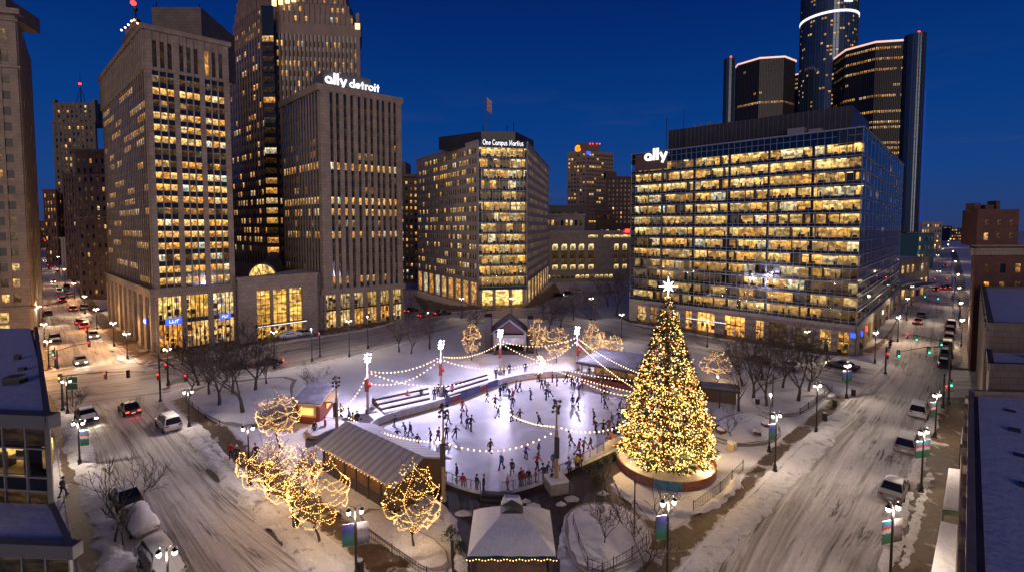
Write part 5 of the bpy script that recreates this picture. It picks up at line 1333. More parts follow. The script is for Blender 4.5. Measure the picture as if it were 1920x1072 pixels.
f.box(q, -.1, f.L, 3.1, 3.5, -.1, .45); f.box(q, -.1, f.L, zr-.5, zr+.5, -.18, .16); f.box(q, -.1, f.L, zr-1.0, zr-.7, -.1, .42)
g2 = Fac(poly[3], poly[0]); g2.box(q, 0, g2.L, zr-.2, zr+.6, -.4, 0)
q.build('wall', 'stone', b.o); roofcap(b, poly, zr-.02, 'snow_clean', .2, .035)
for k in range(4):
    q = MB(); f.box(q, 3+k*5.2, 3.5+k*5.2, zr+.18, zr+.26+.1*(k % 2), -2.6, -2.0); q.build('roof_drain', 'dark', b.o)
b.finish(30)
# awnings over the right pavement
def awning(label, pts_px, z, mat='snow', lit=True, glass=False):
    # pts: near-left, near-right, far-right, far-left seen from above
    pts = [G(x, y, z) for x, y in pts_px]; o = thing('awning', label, 'awning', (pts[0].x, pts[0].y, 0), 0, 'awnings over the right pavement')
    q = MB(); q.hexa([p-Vector((0, 0, .35)) for p in pts]+[p for p in pts]); q.build('canopy', 'tray', o)
    c = sum(pts, Vector((0, 0, 0)))/4
    q = MB(); ins = [p.lerp(c, .03) for p in pts]; q.hexa([p for p in ins]+[p.lerp(c, .06)+Vector((0, 0, .14)) for p in ins]); q.build('snow_layer', mat, o)
    for i in (0, 3): q = MB(); p = pts[i].lerp(c, .06); q.tube([Vector((p.x, p.y, ZP)), Vector((p.x, p.y, z-.3))], .05, 6); q.build('post', 'iron', o)
    return o, pts
aw, pts = awning('wide flat awning under snow halfway along the right pavement', [(1767, 955), (1818, 962), (1822, 882), (1778, 876)], 3.0)
aw2, pts2 = awning('large nearest awning under snow at the bottom right', [(1742, 1085), (1800, 1090), (1808, 985), (1764, 975)], 3.0)
aw3, pts3 = awning('small dark green awning far along the right pavement', [(1806, 776), (1828, 780), (1830, 760), (1818, 752)], 2.8)
aw4, pts4 = awning('narrow snowy awning between the green and the wide awnings', [(1800, 832), (1824, 834), (1826, 794), (1806, 790)], 2.8)
for i, (x, y, z_) in enumerate([(1808, 868, 2.4), (1806, 975, 2.4), (1800, 1060, 2.4), (1822, 800, 2.4), (1828, 745, 2.4), (1811, 905, 2.3)]):
    p = G(x, y, z_); o = thing('wall_lamp', ['small warm wall lamp above the wide awning', 'warm wall lamp between the two big awnings', 'bright wall lamp beside the nearest awning', 'pinkish wall lamp over the narrow awning', 'small wall lamp past the green awning', 'warm lamp under the edge of the wide awning'][i], 'wall lamp', p, 0, 'wall lamps on the right pavement')
    q = MB(); q.tube([p+Vector((.5, .1, .1)), p+Vector((.1, 0, .15)), p], .03, 4); q.build('bracket', 'iron', o)
    q = MB(); q.ball(p-Vector((0, 0, .14)), .13); q.build('globe', 'globe', o)
    point_light(p-Vector((.25, .1, .35)), 45, (1, .6, .3), o, .08)

# =============== near left glass building ===============
zu = 11.0; pN = G(92, 786, zu); pF = G(69, 617, zu); pN = Vector((pN.x, pN.y, 0)); pF = Vector((pF.x, pF.y, 0))
b = Bld('glass_building', 'low modern glass office with snowy stepped roofs in the bottom left corner', 'building', pN)
pL = pN+Vector((-30, 3.2, 0)); f = Fac(pL, pN)
core_ = MB(); vv = (pF-pN).normalized()*3.2; core_.prism([pL+Vector((0, 3, 0)), pN+vv+Vector((-.35, -.2, 0)), pF+Vector((-.4, 0, 0)), pF+Vector((-34, 0, 0))], 0, zu-.02)
core_.build('core_wall', 'dark', b.o)
tr_ = MB(); f.box(tr_, 0, f.L+.3, zu-.55, zu+.35, -.5, .3)
g2 = Fac(pN, pF); g2.box(tr_, -.3, g2.L, 0, zu+.35, -.25, .0); g2.box(tr_, -.3, g2.L, zu-.1, zu+.38, -.22, .08)
tr_.build('parapet', 'roofgrey', b.o)
roofcap(b, [pL+Vector((0, .5, 0)), pN+Vector((-.3, .45, 0)), pF+Vector((-.6, -.3, 0)), pF+Vector((-34, -.3, 0))], zu-.05, 'snow_clean', .25)
q = MB(); q.obox((pN.x-9.5, pN.y+7), .3, 1.1, 1.1, zu+.1, zu+.8); q.obox((pN.x-16.5, pN.y+14), .3, .4, .4, zu+.1, zu+.7); q.obox((pN.x-12.5, pN.y+10.5), .3, .5, .4, zu+.1, zu+.45); q.build('roof_vents', 'dark', b.o)
# facade rows (from the top): dark, lit office, dark spandrel, dim, ...
zrow = [(9.1, 10.4, .03), (7.0, 8.9, 1.0), (6.0, 6.9, .0), (4.8, 5.95, .05), (2.6, 4.4, .03), (.3, 2.3, .05)]
ml = MB()
for (z0, z1_, lt) in zrow:
    if lt > .5: 
        q = MB(); f.quad(q, f.L-11, f.L-1.9, z0, z1_, -1.75, 1.2, .5, 4); f.quad(q, f.L-1.9, f.L-1.1, z0, z1_, -1.0, .35, .3, 1)
        f.box(q, f.L-11, f.L-2.4, z0-.02, z0+.02, -2.3, -.2, 3); f.box(q, f.L-11, f.L-2.4, z1_-.04, z1_, -2.3, -.2, 3)
        f.box(q, f.L-4.7, f.L-3.1, z0+.65, z0+.72, -1.5, -.8, 1); f.box(q, f.L-4.6, f.L-4.5, z0, z0+.65, -1.4, -.9, 1); f.box(q, f.L-3.3, f.L-3.2, z0, z0+.65, -1.4, -.9, 1)
        f.box(q, f.L-4.3, f.L-3.6, z0+.72, z0+1.1, -1.3, -1.22, 1); f.box(q, f.L-2.5, f.L-2.4, z0, z1_, -2.2, -.3, 1); f.box(q, f.L-5.3, f.L-4.9, z0, z0+1.0, -1.2, -.8, 1)
        f.box(q, f.L-6.4, f.L-5.6, z1_-.1, z1_-.06, -1.6, -.8, 2); f.box(q, f.L-4.2, f.L-3.4, z1_-.1, z1_-.06, -1.6, -.8, 2); f.box(q, f.L-3.3, f.L-2.9, z0+.9, z0+1.5, -1.72, -1.68, 1)
        q.build('lit_office', ['room', 'furn', 'ceil', 'cream'], b.o)
        q = MB(); f.quad(q, 0, f.L, z0, z1_, 0); q.build('window_band', 'glass', b.o)
        point_light(f.pt(f.L-4, z1_-.5, -1.4), 25, (1, .75, .4), b.o, .1, 'ceiling_light')
    else: b.add_win(f, 0, f.L, z0, z1_, 0, lt, .4, 'win', 8)
for (z0, z1_, lt) in zrow: f.box(ml, 0, f.L, z1_, z1_+.1, -.1, .1)
for k in range(14): uu = f.L-.02-k*1.75; f.box(ml, uu-.05, uu+.05, 0, zu-.5, -.05, .14)
ml.build('mullions', 'galv', b.o)
# lower wing
zl = 5.0; w0 = G(135, 1028, zl); w0 = Vector((w0.x, w0.y, 0)); w1 = pN+Vector((.3, -.1, 0))
w1 = Vector((G(112, 940, zl).x, pN.y-.05, 0)); fl = Fac(w0+Vector((-24, 1.5, 0)), w0)
q = MB(); q.prism([w0+Vector((-24, 1.5, 0)), w0, w1, w1+Vector((-26, 2, 0))], 0, zl-.02); q.build('wing_wall', 'dark', b.o)
q = MB(); fl.box(q, 0, fl.L+.3, zl-.5, zl+.3, -.4, .25); gg = Fac(w0, w1); gg.box(q, -.2, gg.L, zl-.4, zl+.32, -.2, .1); gg.box(q, 0, gg.L, 0, zl-.4, -.1, .02); q.build('wing_parapet', 'roofgrey', b.o)
roofcap(b, [w0+Vector((-24, 1.8, 0)), w0+Vector((-.3, .3, 0)), w1+Vector((-.4, 0, 0)), w1+Vector((-26, 1.5, 0))], zl-.04, 'snow_clean', .2, name='wing_snow')
ml = MB()
for (z0, z1_, lt) in ((3.3, 4.4, .02), (1.3, 3.1, .9), (.2, 1.2, .4)): b.add_win(fl, 0, fl.L, z0, z1_, .03, lt, .8, 'win_yellow', 8); fl.box(ml, 0, fl.L, z1_, z1_+.1, 0, .15)
for k in range(12): uu = fl.L-.05-k*1.5; fl.box(ml, uu-.05, uu+.05, 0, zl-.5, 0, .18)
ml.build('wing_mullions', 'galv', b.o); b.finish()
RT = random.Random(77)
# =============== the big lit tree ===============
M['needles'] = simple('fir needles', (.022, .045, .016), .8, c2=(.045, .07, .022), scale=2.5)
M['orn_red'] = simple('red bauble', (.45, .02, .02), .25); M['orn_blue'] = simple('blue bauble', (.03, .12, .4), .25); M['orn_orange'] = simple('orange bauble', (.6, .16, .03), .25)
tc_ = PD(1255, 46.8); tz0, tz1 = 1.3, 17.6
def trad(z):
    t = (z-tz0)/(tz1-tz0); t = max(0, min(1, t))
    return .18+4.22*(1-t)**.98*(1+.16*math.sin(math.pi*min(1, t*1.3)))*(.88 if t < .03 else 1)
tree = thing('christmas_tree', 'giant conical tree covered in golden lights with a white star', 'christmas tree', (tc_.x, tc_.y, ZP))
q = MB(); q.cone((tc_.x, tc_.y, ZP), (tc_.x, tc_.y, tz1-.5), .45, .08, 10); q.build('trunk', 'bark', tree)
q = MB()
for i in range(15000):
    z = tz0+(tz1-tz0)*(1-math.sqrt(RT.random()))*1.0; a = RT.uniform(0, 2*math.pi); r = trad(z)*(RT.uniform(.55, 1.0)**.5)*(1+.06*math.sin(a*9+z*2.1)+.09*math.sin(a*5-z*3.7))
    c = Vector((tc_.x+r*math.cos(a), tc_.y+r*math.sin(a), z)); d = Vector((math.cos(a+RT.uniform(-.6, .6)), math.sin(a+RT.uniform(-.6, .6)), RT.uniform(-.5, .15))).normalized()
    s = d.cross(Vector((RT.uniform(-.3, .3), RT.uniform(-.3, .3), 1))).normalized()*RT.uniform(.05, .11); ln = RT.uniform(.22, .48)
    q.face([c-s, c+s, c+d*ln+s*.3, c+d*ln-s*.3])
q.build('foliage', 'needles', tree)
c_x = lambda a, r: r*math.cos(a)
c_y = lambda a, r: r*math.sin(a)
# light strings wound round the tree
nstr = 42; 
for k in range(nstr):
    q = MB(); zc = tz0+(tz1-tz0)*(1-math.sqrt(1-(k+.5)/nstr)); zn = tz0+(tz1-tz0)*(1-math.sqrt(max(0, 1-(k+1.5)/nstr))); r = trad(zc)
    nb = int(2*math.pi*r/.105)+4
    for i in range(int(nb*1.15)):
        a = 2*math.pi*i/nb+RT.uniform(-.03, .03); z = zc+RT.uniform(-.5, .5)*max(.30, (zn-zc)*1.6)
        bough = math.sin(a*9+z*2.1); rr = trad(z)*(1+.06*bough+.09*math.sin(a*5-z*3.7)+.05*math.sin(z*7+a*2))*RT.uniform(.86, 1.03)
        if MN.noise(Vector((c_x(a, rr), c_y(a, rr), z))*1.5) < -.16 and RT.random() < .75: continue
        if z > tz1 or z < tz0-.05: continue
        c = Vector((tc_.x+rr*math.cos(a), tc_.y+rr*math.sin(a), z)); s_ = RT.choice((.034, .042, .052)); 
        d = Vector((RT.uniform(-1, 1), RT.uniform(-1, 1), RT.uniform(-1, 1))).normalized()*s_*RT.uniform(1.2, 2.4)
        u = d.cross(Vector((0, 0, 1))).normalized()*s_*.8; v = d.cross(u).normalized()*s_*.8
        q.raw([c+d, c-d, c+u, c-u, c+v, c-v], [(0, 2, 4), (0, 4, 3), (0, 3, 5), (0, 5, 2), (1, 4, 2), (1, 3, 4), (1, 5, 3), (1, 2, 5)], 0 if RT.random() < .6 else 1)
    q.build('light_string', ['bulb_tree', 'bulb_tree_dim'], tree)
for k in range(46):
    z = tz0+.3+(tz1-tz0-1)*(1-math.sqrt(RT.random())); a = RT.uniform(-2.9, -.2); r = trad(z)*1.0
    q = MB(); q.ball((tc_.x+r*math.cos(a), tc_.y+r*math.sin(a), z), RT.uniform(.10, .17), n=10, k=6); q.build('bauble', RT.choice(('orn_red', 'orn_red', 'orn_orange', 'orn_blue')), tree, True)
# star
q = MB(); sc_c = Vector((tc_.x, tc_.y, 18.15)); pts = []
for i in range(16):
    a = math.pi/2+2*math.pi*i/16; r = (1.0 if i % 4 == 0 else .72) if i % 2 == 0 else .26
    if i == 8: r = 1.15
    pts.append(Vector((r*math.cos(a), 0, r*math.sin(a))))
vs = [sc_c+p for p in pts]+[sc_c+Vector((0, -.25, 0)), sc_c+Vector((0, .25, 0))]
q.raw(vs, [(i, (i+1) % 16, 16) for i in range(16)]+[((i+1) % 16, i, 17) for i in range(16)]); q.build('star', 'star', tree)
# painted ring around the base
m, nt, b_ = newmat('painted ring panel'); g = N(nt, 'ShaderNodeNewGeometry')
vr = N(nt, 'ShaderNodeTexNoise', i_Scale=1.6, i_Detail=4.0, i_Distortion=2.5); nt.links.new(g.outputs['Position'], vr.inputs['Vector'])
r1 = ramp(nt, vr.outputs['Fac'], [(.3, (.16, .035, .02)), (.5, (.30, .09, .03)), (.6, (.22, .16, .14)), (.68, (.10, .02, .02))]); nt.links.new(r1.outputs[0], b_.inputs['Base Color']); M['ring_red'] = m
m, nt, b_ = newmat('blue ring panel'); g = N(nt, 'ShaderNodeNewGeometry')
vr = N(nt, 'ShaderNodeTexNoise', i_Scale=1.6, i_Detail=4.0, i_Distortion=2.5); nt.links.new(g.outputs['Position'], vr.inputs['Vector'])
r1 = ramp(nt, vr.outputs['Fac'], [(.3, (.02, .10, .22)), (.5, (.04, .22, .36)), (.6, (.16, .20, .16)), (.68, (.02, .06, .12))]); nt.links.new(r1.outputs[0], b_.inputs['Base Color']); M['ring_blue'] = m
ring = thing('tree_ring_wall', 'low painted wall of red and blue panels circling the big tree', 'barrier', (tc_.x, tc_.y, ZP))
nr = 36; Rr = 4.75
for i in range(nr):
    a0, a1 = 2*math.pi*i/nr, 2*math.pi*(i+1)/nr; q = MB(); P_ = lambda r, a, z: (tc_.x+r*math.cos(a), tc_.y+r*math.sin(a), z)
    q.hexa([P_(Rr, a0, ZP), P_(Rr, a1, ZP), P_(Rr-.12, a1, ZP), P_(Rr-.12, a0, ZP), P_(Rr, a0, ZP+.9), P_(Rr, a1, ZP+.9), P_(Rr-.12, a1, ZP+.9), P_(Rr-.12, a0, ZP+.9)])
    deg = math.degrees((a0+a1)/2) % 360
    q.build('panel', 'ring_blue' if 236 < deg < 268 else 'ring_red', ring)
q = MB(); q.lathe((tc_.x, tc_.y, 0), [(Rr-.2, ZP+.65), (1.2, ZP+.85), (.01, ZP+.9)], 24); o = q.build('tree_mound', 'snow', ring)
mound('snow_bank', [(1150, 905), (1175, 935), (1225, 957), (1285, 962), (1340, 945), (1380, 905), (1378, 880)], 1.6, .3, 'snow', ZP, 'snow heaped around the ring wall of the big tree', 4)
sheet('snow_apron', smooth(W([(1150, 880), (1150, 915), (1185, 950), (1250, 972), (1310, 968), (1385, 915), (1400, 880), (1350, 850)], ZP), 2, True), ZP+.04, 'snow_clean', 'clean snow around the big tree')
low_fence([(1393, 882), (1350, 925), (1300, 962)], 'thin barrier fence right of the big tree', ZP, 1.0)
for k in range(9):
    z = (1.4, 2.2, 3.4, 5, 7, 9, 11.5, 14, 16)[k]; a = -math.pi/2+(.9, -1.2, .2, -.7, 1.2, 0, -.9, .8, 0)[k]; r = trad(z)+.3
    point_light((tc_.x+r*math.cos(a), tc_.y+r*math.sin(a), z), 210 if k < 5 else 120, (1, .62, .25), tree, .06)
for a in (.3, 2.8, 1.6): point_light((tc_.x+5.0*math.cos(a), tc_.y+5.0*math.sin(a), 2.2), 160, (1, .62, .25), tree, .06)

# =============== bare trees ===============
def gen_tree(seed, h=7.5, spread=.55, levels=4, trunk_r=.17, split=(2, 3), up=.25, first=.28):
    R_ = random.Random(seed); tr = MB(); br = MB()
    def grow(p, d, ln, r, lev):
        pts = [p]; rs = [r]; n = 4 if lev < 2 else 3
        for i in range(n):
            d = (d+Vector((R_.uniform(-1, 1), R_.uniform(-1, 1), R_.uniform(-.6, .8)))*.16*(1+lev*.25)+Vector((0, 0, up*.12))).normalized()
            p = p+d*ln/n; pts.append(p); rs.append(r*(1-.42*(i+1)/n))
        rs = [max(x_, .02) for x_ in rs]
        (tr if lev == 0 else br).tube(pts, rs, 6 if lev == 0 else (5 if lev == 1 else 3))
        if lev >= levels: return
        k = R_.randint(*split)+(1 if lev == 0 else 0)
        for j in range(k):
            a = 2*math.pi*(j+R_.random()*.7)/k; s_ = spread*R_.uniform(.55, 1.25)
            ref = Vector((math.cos(a), math.sin(a), 0)); nd = (d+ref*s_).normalized()
            grow(pts[-1], nd, ln*R_.uniform(.62, .86)*(1.9 if lev == 0 else 1), rs[-1]*R_.uniform(.62, .85), lev+1)
        if lev >= 1:
            for j in range(R_.randint(1, 2) if lev < 4 else 0):
                t = R_.randint(1, n-1); a = R_.uniform(0, 6.28); nd = (d+Vector((math.cos(a), math.sin(a), R_.uniform(-.2, .4)))*.9).normalized()
                grow(pts[t], nd, ln*R_.uniform(.35, .6), rs[t]*.45, lev+1)
    grow(Vector((0, 0, -.1)), Vector((0, 0, 1)), h*first, trunk_r, 0)
    top = max(v.z for v in br.v)
    k = h/top
    for mbx in (tr, br):
        mbx.v = [Vector((v.x*k, v.y*k, v.z*k if v.z > 0 else v.z)) for v in mbx.v]
    for me_ in (tr, br): pass
    return tr.mesh('trunk', 'bark', None, True), br.mesh('branches', 'bark', None, False)
TV = [gen_tree(100+i, 8.0, (.6, .72, .55, .8, .65, .42)[i], 5, .27, (2, 3), .22) for i in range(6)]
TS = [gen_tree(200+i, 5.5, .6, 4, .12, (2, 3), .25) for i in range(3)]
def bare_tree(px, py, ytop, var, label, group, small=False, z=ZP, cat='tree', rz=None):
    p = G(px, py, z); h = ZT(p.y, ytop)-z
    o = thing('bare_tree', label, cat, p, RT.uniform(0, 6.28) if rz is None else rz, group); tr, br = (TS if small else TV)[var]
    s = h/(5.5 if small else 8.0); meshobj('trunk', tr, o); meshobj('branches', br, o); o.scale = (s*1.02, s*1.02, s); return o
left = [(392, 742, 640, 0), (412, 762, 590, 1), (437, 742, 600, 2), (456, 776, 606, 3), (478, 735, 575, 4), (372, 720, 600, 5), (500, 722, 640, 2), (357, 742, 655, 3), (425, 716, 630, 4)]
labs = ['bare tree on the left bed, second from the street corner', 'leaning bare tree nearest the fence of the left bed', 'bare tree behind the leaning one on the left bed', 'wide bare tree nearest the iron fence post on the left bed', 'bare tree at the right rear of the left bed', 'bare tree at the back left corner of the left bed', 'bare tree rightmost beside the lawn on the left bed', 'small bare tree beside the street corner signal pole', 'bare tree at the rear middle of the left bed']
for (x, y, yt, v), lb in zip(left, labs): bare_tree(x, y, yt, v, lb, 'bare trees on the left bed')
back = [(748, 660, 585, 0, 'bare tree behind the lawn, left of a pair'), (771, 664, 575, 1, 'bare tree behind the lawn, right of a pair'), (806, 655, 560, 2, 'broad bare tree behind the lawn near the angled offices'), (876, 640, 548, 3, 'bare tree left of the stage in front of the angled offices'), (1030, 622, 545, 4, 'bare tree behind the lit trees right of the stage'), (1052, 616, 552, 0, 'slender bare tree in the middle of the plaza row'), (1075, 600, 530, 2, 'bare tree far back on the plaza near the classical building'), (1115, 600, 520, 5, 'bare tree on the plaza left of the glass building corner'), (1156, 590, 486, 1, 'tallest bare tree at the corner of the glass building'), (1140, 574, 500, 3, 'bare tree farther behind the tallest plaza tree'), (1020, 600, 548, 1, 'bare tree at the foot of the angled office building'), (590, 742, 672, 5, 'upright little bare tree behind the red kiosk')]
for x, y, yt, v, lb in back: bare_tree(x, y, yt, v, lb, 'bare trees behind the park', z=.05)
right = [(1412, 748, 610, 0, 'bare tree nearest the big tree in the right bed'), (1436, 764, 600, 2, 'bare tree second in the right bed, forked low'), (1467, 732, 590, 1, 'thick bare tree in the middle of the right bed'), (1497, 757, 606, 3, 'leaning bare tree in the right bed near the corner'), (1515, 738, 600, 4, 'bare tree at the right end of the right bed'), (1392, 722, 620, 5, 'slim bare tree at the rear of the right bed'), (1430, 712, 600, 4, 'bare tree behind the middle of the right bed'), (1385, 770, 650, 2, 'low spreading bare tree beside the snowy terrace')]
for x, y, yt, v, lb in right: bare_tree(x, y, yt, v, lb, 'bare trees at the right end of the park')
for x, y, yt, v, lb in [(1372, 826, 742, 0, 'young bare tree in the raised bed with seats'), (1130, 1030, 905, 1, 'young bare tree in the bed right of the pavilion'), (1128, 925, 868, 2, 'small dark bare tree between the plaza and the big tree'), (216, 1018, 862, 0, 'bare street tree beside the parked snow covered cars'), (230, 1020, 945, 2, 'thin sapling beside the street tree by the parked cars'), (140, 790, 716, 1, 'thin bare tree beside the street signs on the left pavement'), (1205, 1100, 905, 2, 'slim bare sapling by the path in front of the big tree')]:
    bare_tree(x, y, yt, v, lb, 'young bare trees', small=True)

# =============== trees wrapped in lights ===============
BV = [[tuple(v.co) for v in br.vertices][::7] for tr, br in TS]
def lit_tree(px, py, ytop, wpx, label, var, nring=7, z=ZP, flat=1.0, group='small trees strung with golden lights', power=90):
    p = G(px, py, z); h = ZT(p.y, ytop)-z; R0 = wpx/2/F*p.y
    o = thing('lit_tree', label, 'tree', p, RT.uniform(0, 6), group); o.rotation_euler = (0, 0, 0)
    tr, br = TS[var]; s = h/5.5
    a = meshobj('trunk', tr, o); c = meshobj('branches', br, o); a.scale = (s, s, s); 
    ext = max(max(abs(v.co.x), abs(v.co.y)) for v in br.vertices); sx_ = R0/ext*1.05; c.scale = (sx_, sx_, s); c.rotation_euler = (0, 0, var)
    z0 = h*.30
    for k in range(nring):
        t = (k+.5)/nring; zz = z0+(h-z0)*t*.97; prof = math.sin(math.pi*(t*.86+.10))**.7*flat
        r = R0*prof*RT.uniform(.9, 1.05); m_ = RT.choice((3, 4, 5)); ph = RT.uniform(0, 6); sag = h*.075*RT.uniform(.7, 1.4); m_ = RT.choice((5, 6, 7))
        full = 2*math.pi*RT.uniform(.45, .66); q = MB(); pts = []; L_ = max(r*full, .6); nb = int(L_/.14)
        tilt = RT.uniform(-.08, .08); off = (-math.pi/2 if k % 3 else math.pi/2)-full/2+RT.uniform(-.5, .5)
        bvs = BV[var]; cs_ = [1]*24
        for vx, vy, vz in bvs:
            if abs(vz*s-(zz)) < h*.13:
                bi = int((math.atan2(vy, vx)/(2*math.pi)) % 1*24); cs_[bi] = max(cs_[bi], math.hypot(vx, vy)*sx_*10)
        for i in range(nb+1):
            a_ = off+full*i/nb; u = (a_*m_/2/math.pi+ph) % 1; fi = ((a_-var)/(2*math.pi) % 1)*24; i0 = int(fi) % 24; tipr = (cs_[i0]*(1-fi % 1)+cs_[(i0+1) % 24]*(fi % 1))/10; rr = max(r*.72, min(r*1.15, tipr))*.6+r*.42*(.92+.16*abs(u-.5))
            dz = -sag*4*u*(1-u)+tilt*R0*math.cos(a_)+.05*math.sin(a_*11)
            pts.append(p+Vector((rr*math.cos(a_), rr*math.sin(a_), zz+dz)))
        for c_ in pts: q.octa((c_.x+RT.uniform(-.03, .03), c_.y, c_.z+RT.uniform(-.03, .03)), RT.choice((.022, .029, .038)))
        q.build('light_string', 'bulb', o)
    bl = BV[var]; ca_, sa_ = math.cos(var), math.sin(var)
    for k in range(4):   # bulbs wound along the twigs
        q = MB(); rr_ = random.Random(k*7+int(px))
        for i in range(26):
            vx, vy, vz = rr_.choice(bl); vz = max(vz, 1.6); wx, wy = (vx*ca_-vy*sa_)*sx_, (vx*sa_+vy*ca_)*sx_
            q.octa((p.x+wx, p.y+wy, p.z+vz*s), .026)
        q.build('light_string', 'bulb', o)
    for k in range(2):   # strings running up the limbs
        q = MB(); a_ = RT.uniform(0, 6.28)
        for i in range(int(h/.2)):
            t = i/(h/.2); rr = R0*.55*math.sin(math.pi*t)*(.6+.6*k); aa = a_+t*2.5
            q.octa((p.x+rr*math.cos(aa), p.y+rr*math.sin(aa), z+h*.22+t*h*.75), .03)
        q.build('light_string', 'bulb', o)
    point_light(p+Vector((0, -R0*.5, h*.62)), power, (1, .60, .24), o, .06); point_light(p+Vector((R0*.4, R0*.3, h*.35)), power*.8, (1, .60, .24), o, .06)
    return o
for a in [(525, 838, 733, 96, 'lit tree behind the others, closest to the red kiosk', 0, 9), (507, 940, 822, 120, 'lit tree at the left end of the row beside the street', 1, 10),
          (548, 966, 836, 125, 'second lit tree from the left in the row by the street', 2, 10), (600, 1015, 852, 140, 'lit tree in front of the long lodge roof', 0, 11), (778, 1032, 864, 122, 'round lit tree at the right end of the lodge', 1, 11)]:
    lit_tree(*a)
for a in [(885, 676, 603, 42, 'lit tree left of the stage', 0, 8), (1008, 668, 594, 36, 'tall narrow lit tree right of the stage', 1, 7), (1043, 680, 610, 56, 'bowl shaped lit tree right of the stage', 2, 8), (1110, 676, 603, 36, 'lit tree beside the light tower behind the cafe', 0, 7), (1152, 680, 624, 38, 'short round lit tree above the cafe roof', 1, 6), (1343, 716, 655, 62, 'spreading lit tree behind the big tree', 2, 6), (1128, 665, 618, 24, 'slim lit tree between two rounder ones by the cafe', 2, 5)]:
    lit_tree(*a, power=80)

# =============== light towers and festoons ===============
def light_tower(px, py, ytop, label, lit=True, wood=False, base=False):
    p = G(px, py, ZP); h = ZT(p.y, ytop)-ZP
    o = thing('light_tower', label, 'light tower', p, 0, 'light towers around the rink')
    q = MB(); q.cone(p, p+Vector((0, 0, h*.66)), .2, .17, 8); q.cone(p+Vector((0, 0, h*.66)), p+Vector((0, 0, h)), .09, .07, 8); q.build('pole', 'pole_tan' if wood else 'polewhite', o)
    q = MB(); q.cone(p, p+Vector((0, 0, .5)), .34, .3, 8); q.build('base', 'concrete', o)
    for k, zz in enumerate((h-.05, h-.55, h-1.0)):
        n = (3, 4, 3)[k]
        q = MB()
        for i in range(n): a = 2*math.pi*i/n+k*.5; q.tube([p+Vector((0, 0, zz)), p+Vector((.42*math.cos(a), .42*math.sin(a), zz))], .03, 4)
        q.build('bracket', 'iron', o)
        for i in range(n):
            a = 2*math.pi*i/n+k*.5; c = p+Vector((.34*math.cos(a), .34*math.sin(a), zz-.05)); toward = (RC0-c); toward.z = -4; toward.normalize()
            q = MB(); q.cone(c-toward*.14, c+toward*.1, .07, .14, 9); q.build('flood_housing', 'iron', o)
            q = MB(); q.cone(c+toward*.105, c+toward*.125, .125, .125, 9); q.build('flood_lens', 'flood' if lit else 'lens_dim', o)
    q = MB(); q.box(p.x-.22, p.x+.22, p.y-.5, p.y-.2, h*.40, h*.62); q.build('speaker', 'kiosk' if lit else 'darkwood', o)
    return p, h, o
RC0 = Vector((2, 60, 0))
M['pole_tan'] = simple('tan timber pole', (.38, .26, .15), .7, c2=(.26, .17, .10), scale=3, stretch=(1, 1, 4))
M['lens_dim'] = simple('unlit lens', (.25, .22, .2), .15)
tw = {}
for key, x, y, yt, lb, lit, wd in [('t1', 690, 774, 662, 'glowing white light tower beside the lower seating steps', True, False), ('t2', 827, 742, 637, 'glowing white light tower between the two blocks of seating steps', True, False), ('t3', 938, 702, 617, 'glowing white light tower in front of the stage', True, False), ('t4', 1082, 698, 612, 'glowing white light tower in front of the cafe roof', True, False),
                           ('t5', 1043, 918, 750, 'unlit light tower on a concrete block at the front of the rink', False, True), ('t6', 832, 937, 758, 'unlit light tower at the end of the long lodge', False, True), ('t7', 632, 822, 706, 'plain tall pole between the red kiosk and the rink', False, True)]:
    tw[key] = light_tower(x, y, yt, lb, lit, wd)
    if lit: 
        p, h, o = tw[key]
        point_light(p+Vector((0, -.75, h-.3)), 4700, (.73, .66, 1.0), o, .12, 'flood_light')
q = MB(); p = tw['t5'][0]; q.obox((p.x, p.y), .3, 1.7, 1.7, ZP, ZP+1.05); o = q.build('tower_plinth', 'concrete', tw['t5'][2]); roof = MB(); roof.obox((p.x, p.y), .3, 1.75, 1.75, ZP+1.05, ZP+1.2); roof.build('plinth_snow', 'snow_clean', tw['t5'][2])
p7, h7, _ = tw['t7']
cpole = G(1012, 716, ZP); ch = ZT(cpole.y, 668)-ZP
o = thing('festoon_post', 'post wrapped in golden lights behind the rink where the festoons meet', 'post', cpole)
q = MB(); q.tube([cpole, cpole+Vector((0, 0, ch))], .1, 6); q.build('pole', 'wood', o)
for k in range(5):
    q = MB()
    for i in range(22): t = i/21; a = t*9+k*1.3; r = .35+.5*math.sin(3*t+k); q.octa((cpole.x+r*math.cos(a), cpole.y+r*math.sin(a), ZP+ch*(.35+.65*t)), .06)
    q.build('light_string', 'bulb_big', o)
point_light(cpole+Vector((0, -.8, ch*.7)), 60, (1, .62, .3), o, .06)
def top(k, f=.72): p, h, _ = tw[k]; return p+Vector((0, 0, h*f))
def festoon(a, c, sag, label, step=.52, big=.062):
    a = Vector(a); c = Vector(c); L_ = (c-a).length; n = max(4, int(L_/step)); o = thing('festoon', label, 'string lights', a, 0, 'festoons of bulbs over the rink')
    pts = [a.lerp(c, i/n)-Vector((0, 0, sag*4*(i/n)*(1-i/n))) for i in range(n+1)]
    q = MB(); q.tube(pts, .012, 3); q.build('cable', 'iron', o)
    for i, p in enumerate(pts[1:-1]): 
        ob = meshobj('bulb', BULB, o); ob.location = p-Vector((0, 0, .09))-a
    mid = pts[n//2]
    return o
q = MB(); q.ball((0, 0, 0), .062, n=7, k=5); BULB = q.mesh('bulb', 'bulb_big')
C0 = cpole+Vector((0, 0, ch*.85))
gl = lambda x, y, z: G(x, y, z)
